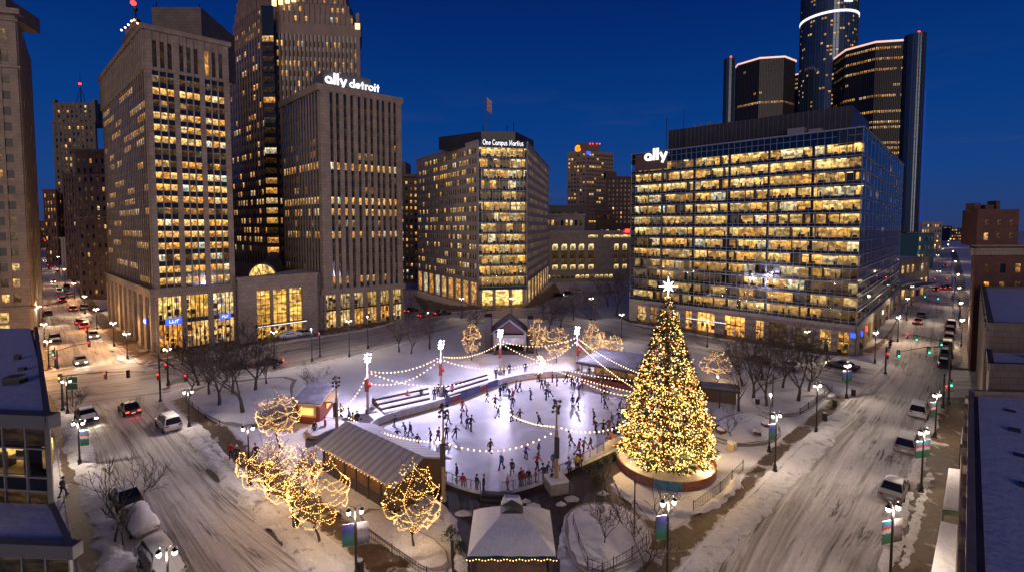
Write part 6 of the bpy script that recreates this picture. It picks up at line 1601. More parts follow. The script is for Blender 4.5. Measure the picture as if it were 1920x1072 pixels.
fest = [(top('t1'), top('t2'), 1.0, 'upper festoon between the two light towers at the seating steps'), (top('t1', .70), gl(890, 712, 4.2), 1.2, 'festoon from the lower steps tower over both seating blocks'), (top('t1', .52), top('t2', .68), 1.5, 'lower sagging festoon between the two steps towers'),
        (top('t2'), top('t3'), 1.0, 'upper festoon from the steps tower to the stage tower'), (top('t2', .66), C0, 1.3, 'long low festoon from the steps tower to the wrapped post'), (top('t3'), C0+Vector((0, 0, 0)), .3, 'festoon descending from the stage tower to the wrapped post'),
        (top('t3', .76), top('t4', .78), 1.2, 'festoon in front of the stage between two glowing towers'), (top('t4'), C0, .8, 'festoon descending from the cafe tower to the wrapped post'), (top('t4', .76), gl(1218, 705, 4.3), .6, 'festoon from the cafe tower across the cafe roof'), (top('t4', .66), gl(1205, 735, 3.4), .5, 'festoon sloping to the corner of the cafe'),
        (C0, gl(1210, 712, 4.0), .7, 'festoon from the wrapped post towards the big tree'), (C0-Vector((0, 0, .6)), gl(1195, 735, 3.2), .3, 'low festoon along the front of the cafe'), (top('t7', .5), top('t1', .66), 1.0, 'festoon rising from the plain pole to the lower steps tower'), (top('t7', .48), top('t6', .62), .9, 'festoon from the plain pole over the lodge roof'),
        (top('t6', .62), top('t5', .68), 1.3, 'festoon crossing the front of the ice between the unlit towers'), (gl(905, 735, 4.2), top('t5', .72), 1.0, 'festoon crossing the ice from the steps to the front tower'), (top('t5', .72), gl(1195, 782, 5.0), .9, 'festoon from the front tower towards the big tree'), (gl(1200, 742, 3.2), gl(1090, 712, 3.0), .5, 'short festoon at the cafe corner above the barrier')]
for a, c, s_, lb in fest: festoon(a, c, s_, lb)

# =============== seating steps ===============
def steps(px4, nrow, label):
    fl_, fr, bl, br_ = [G(x, y, ZP) for x, y in px4]   # front-left, front-right, back-left, back-right
    o = thing('seating_steps', label, 'seating', fl_, 0, 'seating steps along the rink')
    for k in range(nrow):
        a, c = fl_.lerp(bl, k/nrow), fr.lerp(br_, k/nrow); a2, c2 = fl_.lerp(bl, (k+.78)/nrow), fr.lerp(br_, (k+.78)/nrow); zz = ZP+.24*(k+1)
        a3, c3 = fl_.lerp(bl, (k+1)/nrow), fr.lerp(br_, (k+1)/nrow); z_ = Vector((0, 0, 1))
        q = MB(); q.hexa([a, c, c3, a3]+[v+z_*(zz-ZP-.2) for v in (a, c, c3, a3)]); q.build('riser', 'bench', o)
        q = MB(); q.hexa([v+z_*(zz-ZP-.2) for v in (a, c, c2, a2)]+[v+z_*(zz-ZP) for v in (a, c, c2, a2)]); q.build('seat', 'bench', o)
        q = MB(); q.hexa([v+z_*(zz-ZP) for v in (a.lerp(a2, .15), c.lerp(c2, .15), c2, a2)]+[v+z_*(zz-ZP+.12) for v in (a.lerp(a2, .2), c.lerp(c2, .2), c2, a2)]); q.build('snow_layer', 'snow_clean', o)
        q = MB(); q.hexa([v+z_*(zz-ZP-.2) for v in (a2, c2, c3, a3)]+[v+z_*(zz-ZP-.12) for v in (a2, c2, c3, a3)]); q.build('tread_snow', 'snow', o)
    return o
steps([(722, 778), (808, 759), (697, 756), (802, 733)], 4, 'snowy seating steps beside the lower glowing tower')
steps([(844, 753), (920, 728), (830, 732), (912, 708)], 4, 'snowy seating steps between the two upper glowing towers')

# =============== long lodge ===============
def wall_quad(mb, a, c, z0, z1, t=.12):
    f = Fac(a, c); f.box(mb, 0, f.L, z0, z1, -t, 0)
WL = Vector((-18.6, 45.6, 0)); WR = Vector((-10.0, 38.5, 0)); v = (WR-WL).normalized(); nn = Vector((-v.y, v.x, 0)); hw = 3.1
o = thing('lodge', 'long timber lodge with a ribbed snowy roof beside the rink', 'building', WL); ez, rz_ = 2.9, 4.15
q = MB(); base = [WL+nn*.35, WR+nn*.35, WR+nn*(2*hw-.35), WL+nn*(2*hw-.35)]
for a, c in zip(base, base[1:]+base[:1]): wall_quad(q, a, c, ZP, ez)
q.prism(base, ZP, ZP+.2)
for e_, s_ in ((WL, .35), (WR, -.35)):
    p0 = e_+nn*.35+v*s_*0; p1 = e_+nn*(2*hw-.35); pm = e_+nn*hw
    q.face([p0+Vector((0, 0, ez)), p1+Vector((0, 0, ez)), pm+Vector((0, 0, rz_-.1))])
q.build('wall', 'wood', o)
f = Fac(WL+nn*.35, WR+nn*.35)
for k in range(7): q = MB(); f.box(q, f.L*k/6-.09, f.L*k/6+.09, ZP, ez, 0, .12); q.build('post', 'darkwood', o)
q = MB(); f.box(q, 0, f.L, ZP, ZP+.9, .0, .06); f.box(q, 0, f.L, ez-.5, ez-.35, 0, .1); q.build('dado', 'darkwood', o)
m, nt, b_ = newmat('ribbed snowy roof'); g = N(nt, 'ShaderNodeUVMap', uv_map='UVMap'); s = N(nt, 'ShaderNodeSeparateXYZ'); nt.links.new(g.outputs[0], s.inputs[0])
nz2 = N(nt, 'ShaderNodeTexNoise', i_Scale=.8, i_Detail=6.0, i_Distortion=.4); nt.links.new(g.outputs[0], nz2.inputs['Vector'])
wv = N(nt, 'ShaderNodeTexWave', i_Scale=.35, i_Distortion=1.2, i_Detail=2.0); nt.links.new(g.outputs[0], wv.inputs['Vector'])
mu_ = N(nt, 'ShaderNodeMath', operation='MULTIPLY'); nt.links.new(wv.outputs['Fac'], mu_.inputs[0]); nt.links.new(nz2.outputs['Fac'], mu_.inputs[1])
r1 = ramp(nt, mu_.outputs[0], [(.0, (.42, .40, .40)), (.18, (.52, .50, .50)), (.42, (.62, .60, .61))]); nt.links.new(r1.outputs[0], b_.inputs['Base Color']); b_.inputs['Roughness'].default_value = .6
bp = N(nt, 'ShaderNodeBump', i_Strength=.22, i_Distance=.08); nt.links.new(wv.outputs['Fac'], bp.inputs['Height']); nt.links.new(bp.outputs[0], b_.inputs['Normal']); M['ribroof'] = m
ovh = .5; a = WL-v*ovh; c = WR+v*ovh; zz = Vector((0, 0, 1))
for side, (e0, e1) in enumerate(((a-nn*.15, c-nn*.15), (c+nn*(2*hw+.15), a+nn*(2*hw+.15)))):
    r0, r1_ = (a+nn*hw, c+nn*hw) if side == 0 else (c+nn*hw, a+nn*hw)
    q = MB(); Lr = (c-a).length
    p = [e0+zz*(ez-.1), e1+zz*(ez-.1), r1_+zz*rz_, r0+zz*rz_]
    q.face(p, 0, [(0, 0), (Lr, 0), (Lr, 3.4), (0, 3.4)]); lo = [x_-zz*.14 for x_ in p]
    q.face([lo[3], lo[2], lo[1], lo[0]], 0, [(0, 0)]*4); q.face([lo[0], lo[1], p[1], p[0]], 0, [(0, 0)]*4); q.face([lo[1], lo[2], p[2], p[1]], 0, [(0, 0)]*4); q.face([lo[3], lo[0], p[0], p[3]], 0, [(0, 0)]*4)
    q.build('roof', 'ribroof', o)
for t in (.2, .5, .8): point_light(f.pt(f.L*t, ez-.5, .7), 22, (1, .55, .2), o, .05, 'eaves_light')
q = MB()
for k in range(24): p = f.pt(f.L*k/23, ez-.22, .6); q.octa((p.x, p.y, p.z), .035)
q.build('light_string', 'bulb', o)

# =============== front pavilion ===============
o = thing('pavilion', 'square pavilion with a snowy hipped roof and small cupola at the bottom', 'pavilion', (-.1, 31.9, 0))
cx, cy, ex, ey, ez, az = -.02, 31.9, 2.85, 2.5, 3.0, 4.5
q = MB()
for sx_ in (-1, 1):
    for sy_ in (-1, 1): q2 = MB(); q2.tube([(cx+sx_*(ex-.35), cy+sy_*(ey-.35), ZP), (cx+sx_*(ex-.35), cy+sy_*(ey-.35), ez)], .11, 8); q2.build('post', 'darkwood', o)
q.box(cx-ex+.5, cx+ex-.5, cy-ey+.5, cy+ey-.5, ZP, 1.1); q.build('counter', 'wood', o)
q = MB(); e = [(cx-ex, cy-ey), (cx+ex, cy-ey), (cx+ex, cy+ey), (cx-ex, cy+ey)]; t_ = [(cx-.62, cy-.3), (cx+.62, cy-.3), (cx+.62, cy+.55), (cx-.62, cy+.55)]
q.prism(e, ez-.02, az, 0, t_); q.build('roof', 'tray', o)
q = MB(); e2 = [(x_*1.0, y_) for x_, y_ in [(cx-ex+.04, cy-ey+.04), (cx+ex-.04, cy-ey+.04), (cx+ex-.04, cy+ey-.04), (cx-ex+.04, cy+ey-.04)]]
vs = []; ng = 12
for i in range(4):
    a0, a1 = Vector((*e2[i], ez+.04)), Vector((*e2[(i+1) % 4], ez+.04)); b0, b1 = Vector((*t_[i], az+.08)), Vector((*t_[(i+1) % 4], az+.08)); base_ = len(vs)
    for r in range(7):
        for s__ in range(ng+1):
            pnt = a0.lerp(a1, s__/ng).lerp(b0.lerp(b1, s__/ng), r/6); bulge = .10*math.sin(math.pi*min(.95, r/6+.12))+.05*MN.noise(pnt*1.5); vs.append(pnt+Vector((0, 0, bulge+.05)))
fs = []
for i in range(4):
    b0 = i*7*(ng+1)
    for r in range(6):
        for s__ in range(ng): fs.append((b0+r*(ng+1)+s__, b0+r*(ng+1)+s__+1, b0+(r+1)*(ng+1)+s__+1, b0+(r+1)*(ng+1)+s__))
q.raw(vs, fs); q.build('roof_snow', 'snow_clean', o, True)
q = MB(); q.box(cx-.6, cx+.6, cy-.28, cy+.5, az-.3, az+.1); q.build('cupola', 'dark', o)
q = MB(); q.raw([Vector(p_) for p_ in ((cx-.78, cy-.4, az+.15), (cx+.78, cy-.4, az+.15), (cx, cy-.4, az+.6), (cx-.78, cy+.75, az+.15), (cx+.78, cy+.75, az+.15), (cx, cy+.75, az+.6))], [(0, 1, 2), (4, 3, 5), (1, 4, 5, 2), (3, 0, 2, 5), (0, 3, 4, 1)]); q.build('cupola_roof', 'dark', o)
q = MB(); q.raw([Vector(p_) for p_ in ((cx-.75, cy+.5, az+.2), (cx+.75, cy+.5, az+.2), (cx+.5, cy+.5, az+.72), (cx-.5, cy+.5, az+.72), (cx-.75, cy+.9, az+.2), (cx+.75, cy+.9, az+.2), (cx+.5, cy+.9, az+.72), (cx-.5, cy+.9, az+.72))], [(1, 5, 6, 2), (4, 0, 3, 7), (0, 1, 2, 3), (5, 4, 7, 6), (3, 2, 6, 7)]); q.build('cupola_snow', 'snow_clean', o)
q = MB()
for k in range(30):
    t = k/29; q.octa((cx-ex+2*ex*t, cy-ey-.03, ez-.08-.05*math.sin(t*40)), .04)
q.build('light_string', 'bulb', o); point_light((cx, cy-ey-.4, 2.7), 60, (1, .62, .28), o, .05)

# =============== red kiosk ===============
kz = 2.5; A = G(556, 792, ZP); Bc = G(600, 796, ZP); Cc = G(624, 762, ZP); 
o = thing('kiosk', 'small red kiosk with a swooping snowy roof and lit serving hatch', 'kiosk', A); w_ = MB(); D = para(A, Cc, Bc)
k1 = [A, Bc, Cc, D]; w_.prism([(p.x, p.y) for p in k1], ZP, kz); w_.build('wall', 'kiosk', o)
f = Fac(A, Bc); q = MB(); f.box(q, f.L*.12, f.L*.85, ZP+.9, ZP+2.2, 0, .08); q.build('hatch_frame', 'cream', o)
q = MB(); f.box(q, f.L*.22, f.L*.75, ZP+1.15, ZP+2.0, .08, .12); q.build('hatch_light', 'hatch', o)
g_ = Fac(Bc, Cc); q = MB(); g_.box(q, g_.L*.5, g_.L*.95, ZP+.9, ZP+2.1, 0, .08); q.build('side_hatch', 'hatch', o)
q = MB(); g_.box(q, g_.L*.35, g_.L*.95, ZP+1.9, ZP+2.1, 0, .9); q.build('awning', 'cream', o)
q = MB(); rs = MB(); n_ = 8; L1 = [A-f.t*.3+f.n*.4, Bc+f.t*.3+f.n*.4]; R1 = [D-f.t*.3-f.n*.3, Cc+f.t*.3-f.n*.3]
for mbx, dz, ins in ((q, 0, 0), (rs, .12, .04)):
    vs = []
    for k in range(n_+1):
        t = k/n_; zz_ = kz+.15+.55*(.5-.5*math.cos(math.pi*t*1.0))+.12*math.sin(t*6.28)
        for (l_, r_) in zip(L1, R1): p_ = l_.lerp(r_, ins+(1-2*ins)*t); vs += [Vector((p_.x, p_.y, zz_+dz)), Vector((p_.x, p_.y, zz_-.14+dz))]
    fs = []
    for k in range(n_): b0 = 4*k; fs += [(b0, b0+2, b0+6, b0+4), (b0+1, b0+5, b0+7, b0+3), (b0, b0+4, b0+5, b0+1), (b0+2, b0+3, b0+7, b0+6)]
    fs += [(0, 1, 3, 2), (4*n_, 4*n_+2, 4*n_+3, 4*n_+1)]
    mbx.raw(vs, fs)
q.build('roof', 'cream', o); rs.build('roof_snow', 'snow_grey', o)
point_light(g_.pt(g_.L*.7, 1.7, 1.2), 45, (1, .6, .2), o, .05); point_light(f.pt(f.L*.5, 1.5, .9), 25, (1, .5, .18), o, .05)

# =============== stage ===============
sA = P(908, 666); sB = P(998, 666); f = Fac(sA, sB); o = thing('stage', 'dark gabled stage with block towers at both sides behind the rink', 'stage', sA)
sw = f.L; rzt = ZT(sA.y, 602); ezt = ZT(sA.y, 624)
q = MB(); f.box(q, sw*.18, sw*.86, 0, .9, -7, 0); q.build('platform', 'darkwood', o)
q = MB(); f.box(q, sw*.2, sw*.84, .9, ezt, -7, -6.7); q.build('back_wall', 'darkwood', o)
q = MB()
for t in (.19, .83): f.box(q, sw*t, sw*t+.35, 0, ezt, -.5, -.1); f.box(q, sw*t, sw*t+.35, 0, ezt, -6.8, -6.4)
f.box(q, sw*.19, sw*.87, ezt-.9, ezt-.4, -.5, -.2); q.build('frame', 'galv', o)
q = MB(); gp = [f.pt(sw*.17, ezt, 0), f.pt(sw*.87, ezt, 0), f.pt(sw*.52, rzt, 0)]; gb = [p_-f.n*7 for p_ in gp]; q.raw(gp+gb, [(0, 1, 2), (4, 3, 5), (0, 3, 4, 1)]); q.build('gable', 'gable', o)
q = MB()
for s_ in (0, 1):
    e0 = f.pt(sw*(.12 if s_ == 0 else .92), ezt-.35, .35); r0 = f.pt(sw*.52, rzt+.15, .35); e1 = e0-f.n*7.7; r1_ = r0-f.n*7.7; up = Vector((0, 0, .22))
    q.hexa([e0, r0, r1_, e1]+[e0+up, r0+up, r1_+up, e1+up] if s_ == 0 else [r0, e0, e1, r1_]+[r0+up, e0+up, e1+up, r1_+up])
q.build('roof', 'snow_grey', o)
for t0, t1, yt in ((-.02, .14, 596), (.92, 1.04, 600)): q = MB(); f.box(q, sw*t0, sw*t1, 0, ZT(sA.y, yt), -5, -1); q.build('side_tower', 'darkwood', o)
q = MB(); f.box(q, sw*.2, sw*.84, ezt-2.4, ezt-1.0, -1.2, -1.1); q.build('valance', 'board_white', o)

# =============== cafe ===============
A = P(1093, 716); Bc = P(1206, 738); f = Fac(A, Bc); o = thing('cafe', 'glass walled cafe pavilion with a flat snowy roof behind the rink', 'cafe', A); bk = Vector((5.0, 8.5, 0))
q = MB(); poly = [A, Bc, Bc+bk, A+bk]; q.prism(poly, 0, .25); q.build('floor', 'wood', o)
q = MB(); f.box(q, -.6, f.L+.6, 3.0, 3.3, -8.8, .9); q.build('roof', 'dark', o)
q = MB(); f.box(q, -.5, f.L+.5, 3.3, 3.45, -8.7, .8); q.build('roof_snow', 'snow_grey', o)
for k in range(9): q = MB(); f.box(q, f.L*k/8-.06, f.L*k/8+.06, .2, 3.0, -.08, .08); q.build('post', 'wood', o)
q = MB(); f.quad(q, 0, f.L, .25, 2.95, -4.5, .55, .1, 6); f.box(q, 0, f.L, .25, .3, -4.5, -.2, 1)
for k in range(10): uu = f.L*(k+.4)/10; f.box(q, uu, uu+.7, .3, 1.0, -3, -2, 1)
q.build('interior', ['win', 'furn'], o)
q = MB(); f.quad(q, 0, f.L, .25, 2.95, 0); q.build('window_band', 'glass', o)
q = MB(); f.box(q, 0, f.L, .2, 1.0, -.02, .05); q.build('dado', 'kiosk', o)
for t in (.25, .6, .9): point_light(f.pt(f.L*t, 2.5, -2), 50, (1, .35, .15), o, .06, 'heater_light')
# terrace shelter right of the tree
A = P(1322, 762); Bc = P(1392, 770); f = Fac(A, Bc); o = thing('shelter', 'dark flat roofed timber shelter on the terrace right of the big tree', 'shelter', A)
q = MB(); f.box(q, -.2, f.L+.2, 2.5, 2.75, -2.4, .5); q.build('roof', 'darkwood', o)
q = MB(); f.box(q, 0, f.L, 2.75, 2.85, -2.2, .3); q.build('roof_snow', 'snow_grey', o)
for t in (0, .5, 1): q = MB(); uu = f.L*t; f.box(q, uu-.08, uu+.08, 0, 2.5, -.1, .1); q.build('post', 'darkwood', o)
q = MB(); f.box(q, 0, f.L, 0, 2.5, -2.2, -2.1); q.build('back_wall', 'bronze', o)
for i, (x, y) in enumerate([(1338, 800), (1352, 812), (1372, 838), (1420, 815), (1436, 800)]):
    p = G(x, y, ZP+.5); o = thing('planter', ['snow topped planter at the left of the raised bed', 'snow topped planter in front of the left one on the raised bed', 'yellow sided box at the front of the raised bed', 'snow topped planter on the right of the raised bed', 'farthest right snow topped planter on the raised bed'][i], 'planter', p, 0, 'planters on the raised bed')
    q = MB(); q.obox(p, .4*i, .9, .7, ZP+.3, ZP+1.0); q.build('box', 'cream' if i == 2 else 'bench', o)
    q = MB(); q.ball((p.x, p.y, ZP+1.05), .5, n=10, k=6, sz=.45); q.build('snow_layer', 'snow', o, True)
RP = random.Random(99)
# =============== people ===============
def skin_mesh(name, verts, edges, mat, sub=1):
    bm = bmesh.new(); lay = bm.verts.layers.skin.verify(); vs = []
    for k, (x, y, z, r) in enumerate(verts):
        v = bm.verts.new((x, y, z)); v[lay].radius = (r, r) if not isinstance(r, tuple) else r; v[lay].use_root = (k == 0); vs.append(v)
    for a, b_ in edges: bm.edges.new((vs[a], vs[b_]))
    me = bpy.data.meshes.new(name+'_cage'); bm.to_mesh(me); bm.free()
    o = bpy.data.objects.new(name+'_cage', me); C.objects.link(o)
    md = o.modifiers.new('skin', 'SKIN'); md.use_smooth_shade = True; md.branch_smoothing = .6
    s = o.modifiers.new('sub', 'SUBSURF'); s.levels = sub; s.render_levels = sub
    dg = bpy.context.evaluated_depsgraph_get(); dg.update(); ev = o.evaluated_get(dg); out = bpy.data.meshes.new_from_object(ev, depsgraph=dg)
    out.name = name; out.materials.clear(); out.materials.append(M[mat]); C.objects.unlink(o); bpy.data.objects.remove(o)
    for p in out.polygons: p.use_smooth = True
    return out
PAL = {'black': (.012, .012, .015), 'navy': (.015, .025, .07), 'red': (.42, .015, .02), 'blue': (.03, .10, .40), 'grey': (.14, .14, .15), 'brown': (.11, .06, .035), 'pink': (.5, .12, .2), 'yellow': (.55, .36, .03), 'orange': (.5, .13, .03), 'white': (.6, .6, .62), 'maroon': (.13, .015, .03), 'purple': (.13, .08, .2)}
for k, c in PAL.items(): M['cloth_'+k] = simple(k+' cloth', c, .85)
M['jeans'] = simple('dark trousers', (.02, .025, .045), .85); M['skate'] = simple('skate boots', (.03, .03, .035), .5); M['hair'] = simple('hair', (.02, .012, .008), .8)
# poses: lean, leg offsets (x out, y forward) for feet and knees, hand offsets
POSES = {
 'stand': dict(lean=.02, fl=(-.11, .0), fr=(.11, .03), kl=(-.10, .02), kr=(.10, .04), hl=(-.30, .05, .80), hr=(.30, .05, .80), el=(-.30, -.03, 1.08), er=(.30, -.03, 1.08)),
 'stride': dict(lean=.16, fl=(-.20, -.42), fr=(.08, .20), kl=(-.13, -.10), kr=(.09, .24), hl=(-.36, .30, .95), hr=(.40, -.12, .86), el=(-.34, .10, 1.10), er=(.34, -.08, 1.12)),
 'glide': dict(lean=.22, fl=(-.06, .10), fr=(.34, -.38), kl=(-.08, .22), kr=(.20, -.08), hl=(-.52, .10, 1.02), hr=(.48, .22, .98), el=(-.38, .05, 1.16), er=(.36, .10, 1.14)),
 'wobble': dict(lean=.12, fl=(-.20, .05), fr=(.20, .0), kl=(-.17, .14), kr=(.17, .12), hl=(-.62, .20, 1.16), hr=(.60, .16, 1.10), el=(-.42, .08, 1.24), er=(.42, .06, 1.22)),
 'walk': dict(lean=.05, fl=(-.09, -.30), fr=(.09, .28), kl=(-.09, -.04), kr=(.09, .20), hl=(-.29, .24, .84), hr=(.29, -.20, .82), el=(-.29, .06, 1.08), er=(.29, -.12, 1.08)),
 'lean_rail': dict(lean=.26, fl=(-.12, -.12), fr=(.12, -.06), kl=(-.11, .0), kr=(.11, .02), hl=(-.22, .48, 1.06), hr=(.22, .48, 1.06), el=(-.30, .28, 1.04), er=(.30, .28, 1.04)),
}
PM = {}
for pn, d in POSES.items():
    L_ = d['lean']; hip = .92; sh = 1.40
    def at(z): return L_*(z-hip)/(sh-hip)*.9 if z > hip else 0
    fl, fr, kl, kr = d['fl'], d['fr'], d['kl'], d['kr']
    tors = [(0, 0, hip, .135), (0, at(1.08), 1.08, .125), (0, at(1.30), 1.30, .155), (0, at(1.44), 1.44, .075)]
    # whole body in one surface
    V = list(tors)+[(0, at(1.52)+.01, 1.52, .055), (0, at(1.60)+.03, 1.62, .088), (0, at(1.66)+.03, 1.72, .078)]
    E = [(0, 1), (1, 2), (2, 3), (3, 4), (4, 5), (5, 6)]
    def arm(V, E, sgn, e_, h_, base_, r0, r1, r2, hand=True):
        n = len(V); V += [(sgn*.175, at(1.38), 1.385, r0), (e_[0], at(1.1)+e_[1], e_[2], r1), (h_[0], at(1.1)+h_[1], h_[2], r2)]; E += [(base_, n), (n, n+1), (n+1, n+2)]
        if hand:
            dx, dy, dz = h_[0]-e_[0], h_[1]-e_[1], h_[2]-e_[2]; l = math.sqrt(dx*dx+dy*dy+dz*dz)
            V.append((h_[0]+dx/l*.09, at(1.1)+h_[1]+dy/l*.09, h_[2]+dz/l*.09, .036)); E.append((n+2, n+3))
    def leg(V, E, sgn, k_, f_, base_, r0, r1, r2, foot=True):
        n = len(V); V += [(sgn*.095, 0, hip-.08, r0), (k_[0], k_[1], .50, r1), (f_[0], f_[1], .10, r2)]; E += [(base_, n), (n, n+1), (n+1, n+2)]
        if foot: V.append((f_[0], f_[1]+.15, .055, .04)); E.append((n+2, n+3))
    arm(V, E, -1, d['el'], d['hl'], 2, .06, .045, .034); arm(V, E, 1, d['er'], d['hr'], 2, .06, .045, .034)
    leg(V, E, -1, kl, fl, 0, .085, .06, .042); leg(V, E, 1, kr, fr, 0, .085, .06, .042)
    # nose: a small forward bump on the face
    V.append((0, at(1.60)+.125, 1.615, .014)); E.append((5, len(V)-1))
    body = skin_mesh('body', V, E, 'skin')
    V = [(0, 0, hip-.04, .175), (0, at(1.08), 1.08, .158), (0, at(1.30), 1.30, .185), (0, at(1.44), 1.45, .095)]; E = [(0, 1), (1, 2), (2, 3)]
    arm(V, E, -1, d['el'], d['hl'], 2, .085, .065, .052, False); arm(V, E, 1, d['er'], d['hr'], 2, .085, .065, .052, False)
    jacket = skin_mesh('jacket', V, E, 'cloth_black')
    V = [(0, 0, hip, .15)]; E = []
    leg(V, E, -1, kl, fl, 0, .105, .078, .06, False); leg(V, E, 1, kr, fr, 0, .105, .078, .06, False)
    trousers = skin_mesh('trousers', V, E, 'jeans')
    q = MB(); hc = (0, at(1.66)+.02, 1.70); q.ball(hc, .115, n=10, k=6, sz=1.0); hat = q.mesh('hat', 'cloth_black', None, True)
    q = MB(); hc = (0, at(1.66)-.012, 1.685); q.ball(hc, .118, n=10, k=6, sz=1.12); hair = q.mesh('hair', 'hair', None, True)
    feet = []
    for f_ in (fl, fr):
        q = MB(); q.hexa([(f_[0]-.05, f_[1]-.08, .02), (f_[0]+.05, f_[1]-.08, .02), (f_[0]+.045, f_[1]+.2, .02), (f_[0]-.045, f_[1]+.2, .02), (f_[0]-.055, f_[1]-.07, .22), (f_[0]+.055, f_[1]-.07, .22), (f_[0]+.045, f_[1]+.17, .1), (f_[0]-.045, f_[1]+.17, .1)]); feet.append(q.mesh('boot', 'skate'))
    PM[pn] = (body, jacket, trousers, hat, hair, feet)
def cloth_obj(name, me, parent, mat):
    o = meshobj(name, me, parent); o.material_slots[0].link = 'OBJECT'; o.material_slots[0].material = M[mat]; return o
def person(p, pose, jac, tro, hat, rz, label, group, scale=1.0):
    o = thing('person', label, 'person', p, rz, group); body, jacket, trousers, ht, hr, feet = PM[pose]
    meshobj('body', body, o); cloth_obj('jacket', jacket, o, 'cloth_'+jac); cloth_obj('trousers', trousers, o, 'jeans' if tro == 'jeans' else 'cloth_'+tro)
    if hat: cloth_obj('hat', ht, o, 'cloth_'+hat)
    else: meshobj('hair', hr, o)
    for f_ in feet: meshobj('boot', f_, o)
    o.scale = (scale,)*3; return o
Z3 = lambda x, y: (800+x/2.679, 672+y/2.68)
Z6 = lambda x, y: (430+x/2.679, 672+y/2.68)
sk = [(22, 418, 'navy'), (57, 420, 'red'), (100, 405, 'black'), (145, 403, 'navy'), (108, 332, 'grey'), (172, 325, 'black'), (180, 265, 'red'), (203, 288, 'pink'), (202, 352, 'navy'), (220, 360, 'black'), (304, 220, 'black'), (343, 248, 'maroon'), (358, 297, 'navy'), (370, 190, 'black'), (384, 168, 'blue'), (396, 168, 'navy'), (416, 200, 'black'), (432, 210, 'red'), (431, 248, 'navy'), (448, 172, 'maroon'), (467, 168, 'navy'), (525, 208, 'black'), (430, 318, 'brown'), (467, 320, 'maroon'), (567, 342, 'brown'), (578, 155, 'navy'), (594, 152, 'black'), (598, 206, 'navy'), (618, 195, 'white'), (632, 120, 'red'), (656, 138, 'blue'), (727, 140, 'navy'), (738, 162, 'black'), (765, 178, 'purple'), (757, 138, 'navy'), (779, 157, 'red'), (733, 242, 'navy'), (755, 244, 'black'), (871, 150, 'yellow'), (890, 196, 'navy'), (908, 204, 'navy'), (897, 252, 'navy'), (969, 268, 'blue'), (1004, 272, 'yellow'), (1030, 248, 'navy'), (1025, 215, 'blue'), (931, 336, 'blue'), (965, 328, 'navy'), (843, 322, 'black'), (850, 372, 'maroon'), (887, 385, 'black'), (915, 372, 'maroon'), (319, 474, 'maroon'), (497, 506, 'blue'), (560, 486, 'black'), (553, 558, 'red'), (377, 558, 'blue'), (430, 584, 'navy'), (152, 612, 'black'), (184, 656, 'red'), (253, 666, 'black'), (286, 672, 'black'), (405, 664, 'orange'), (473, 640, 'navy'), (490, 640, 'red'), (512, 634, 'black'), (546, 622, 'pink'), (725, 442, 'brown'), (762, 486, 'red'), (786, 472, 'grey'), (824, 456, 'black'), (602, 600, 'navy'), (637, 545, 'blue'), (958, 372, 'brown'), (990, 300, 'navy'), (610, 170, 'black'), (702, 118, 'black'), (560, 120, 'maroon')]
people = [(*Z3(x, y), c) for x, y, c in sk]
people += [(*Z6(x, y), c) for x, y, c in [(745, 442, 'black'), (783, 426, 'navy'), (828, 348, 'black'), (843, 416, 'navy'), (885, 386, 'grey'), (910, 390, 'navy'), (945, 446, 'black')]]
# names of places on the ice, so that each skater can be found
def zone(x, y):
    if y < 728: r = 'at the far end'
    elif y < 770: r = 'on the upper ice'
    elif y < 815: r = 'at mid rink'
    elif y < 865: r = 'on the nearer ice'
    else: r = 'by the front rail'
    return r
posename = {'stand': 'standing', 'stride': 'striding', 'glide': 'gliding', 'wobble': 'balancing', 'walk': 'stepping', 'lean_rail': 'leaning on the rail'}
recs = []
for i, (x, y, c) in enumerate(people):
    pose = RP.choice(('stride', 'stand', 'glide', 'wobble', 'stride', 'walk')) if y < 900 else RP.choice(('stand', 'lean_rail', 'stand'))
    hat = RP.choice((None, None, 'black', 'red', 'white', 'blue', 'grey', 'pink')); tro = RP.choice(('jeans', 'jeans', 'black', 'grey', 'navy'))
    recs.append([x, y, c, pose, hat, tro])
ordn = ['', 'second', 'third', 'fourth', 'fifth', 'sixth', 'seventh', 'eighth', 'ninth']
def lab(r):
    h_ = ' and %s hat' % r[4] if r[4] else ''
    return 'skater in a %s jacket%s %s %s' % (r[2], h_, posename[r[3]], zone(r[0], r[1]))
groups_ = {}
for r in recs: groups_.setdefault(lab(r), []).append(r)
for lb, rs in groups_.items():
    rs.sort(key=lambda r: r[0])
    for i, r in enumerate(rs):
        l2 = lb if len(rs) == 1 else lb.replace('skater', ('leftmost skater' if i == 0 else ('rightmost skater' if i == len(rs)-1 else ordn[i]+' from left skater')))
        p = G(r[0], r[1]-1, ZP+.05)
        face = RP.uniform(0, 6.28) if r[3] != 'lean_rail' else math.pi+RP.uniform(-.4, .4)
        person(p, r[3], r[2], r[5], r[4], face, l2, 'skaters on the rink', RP.uniform(.87, 1.0) if r[2] not in ('yellow', 'pink') else .76)
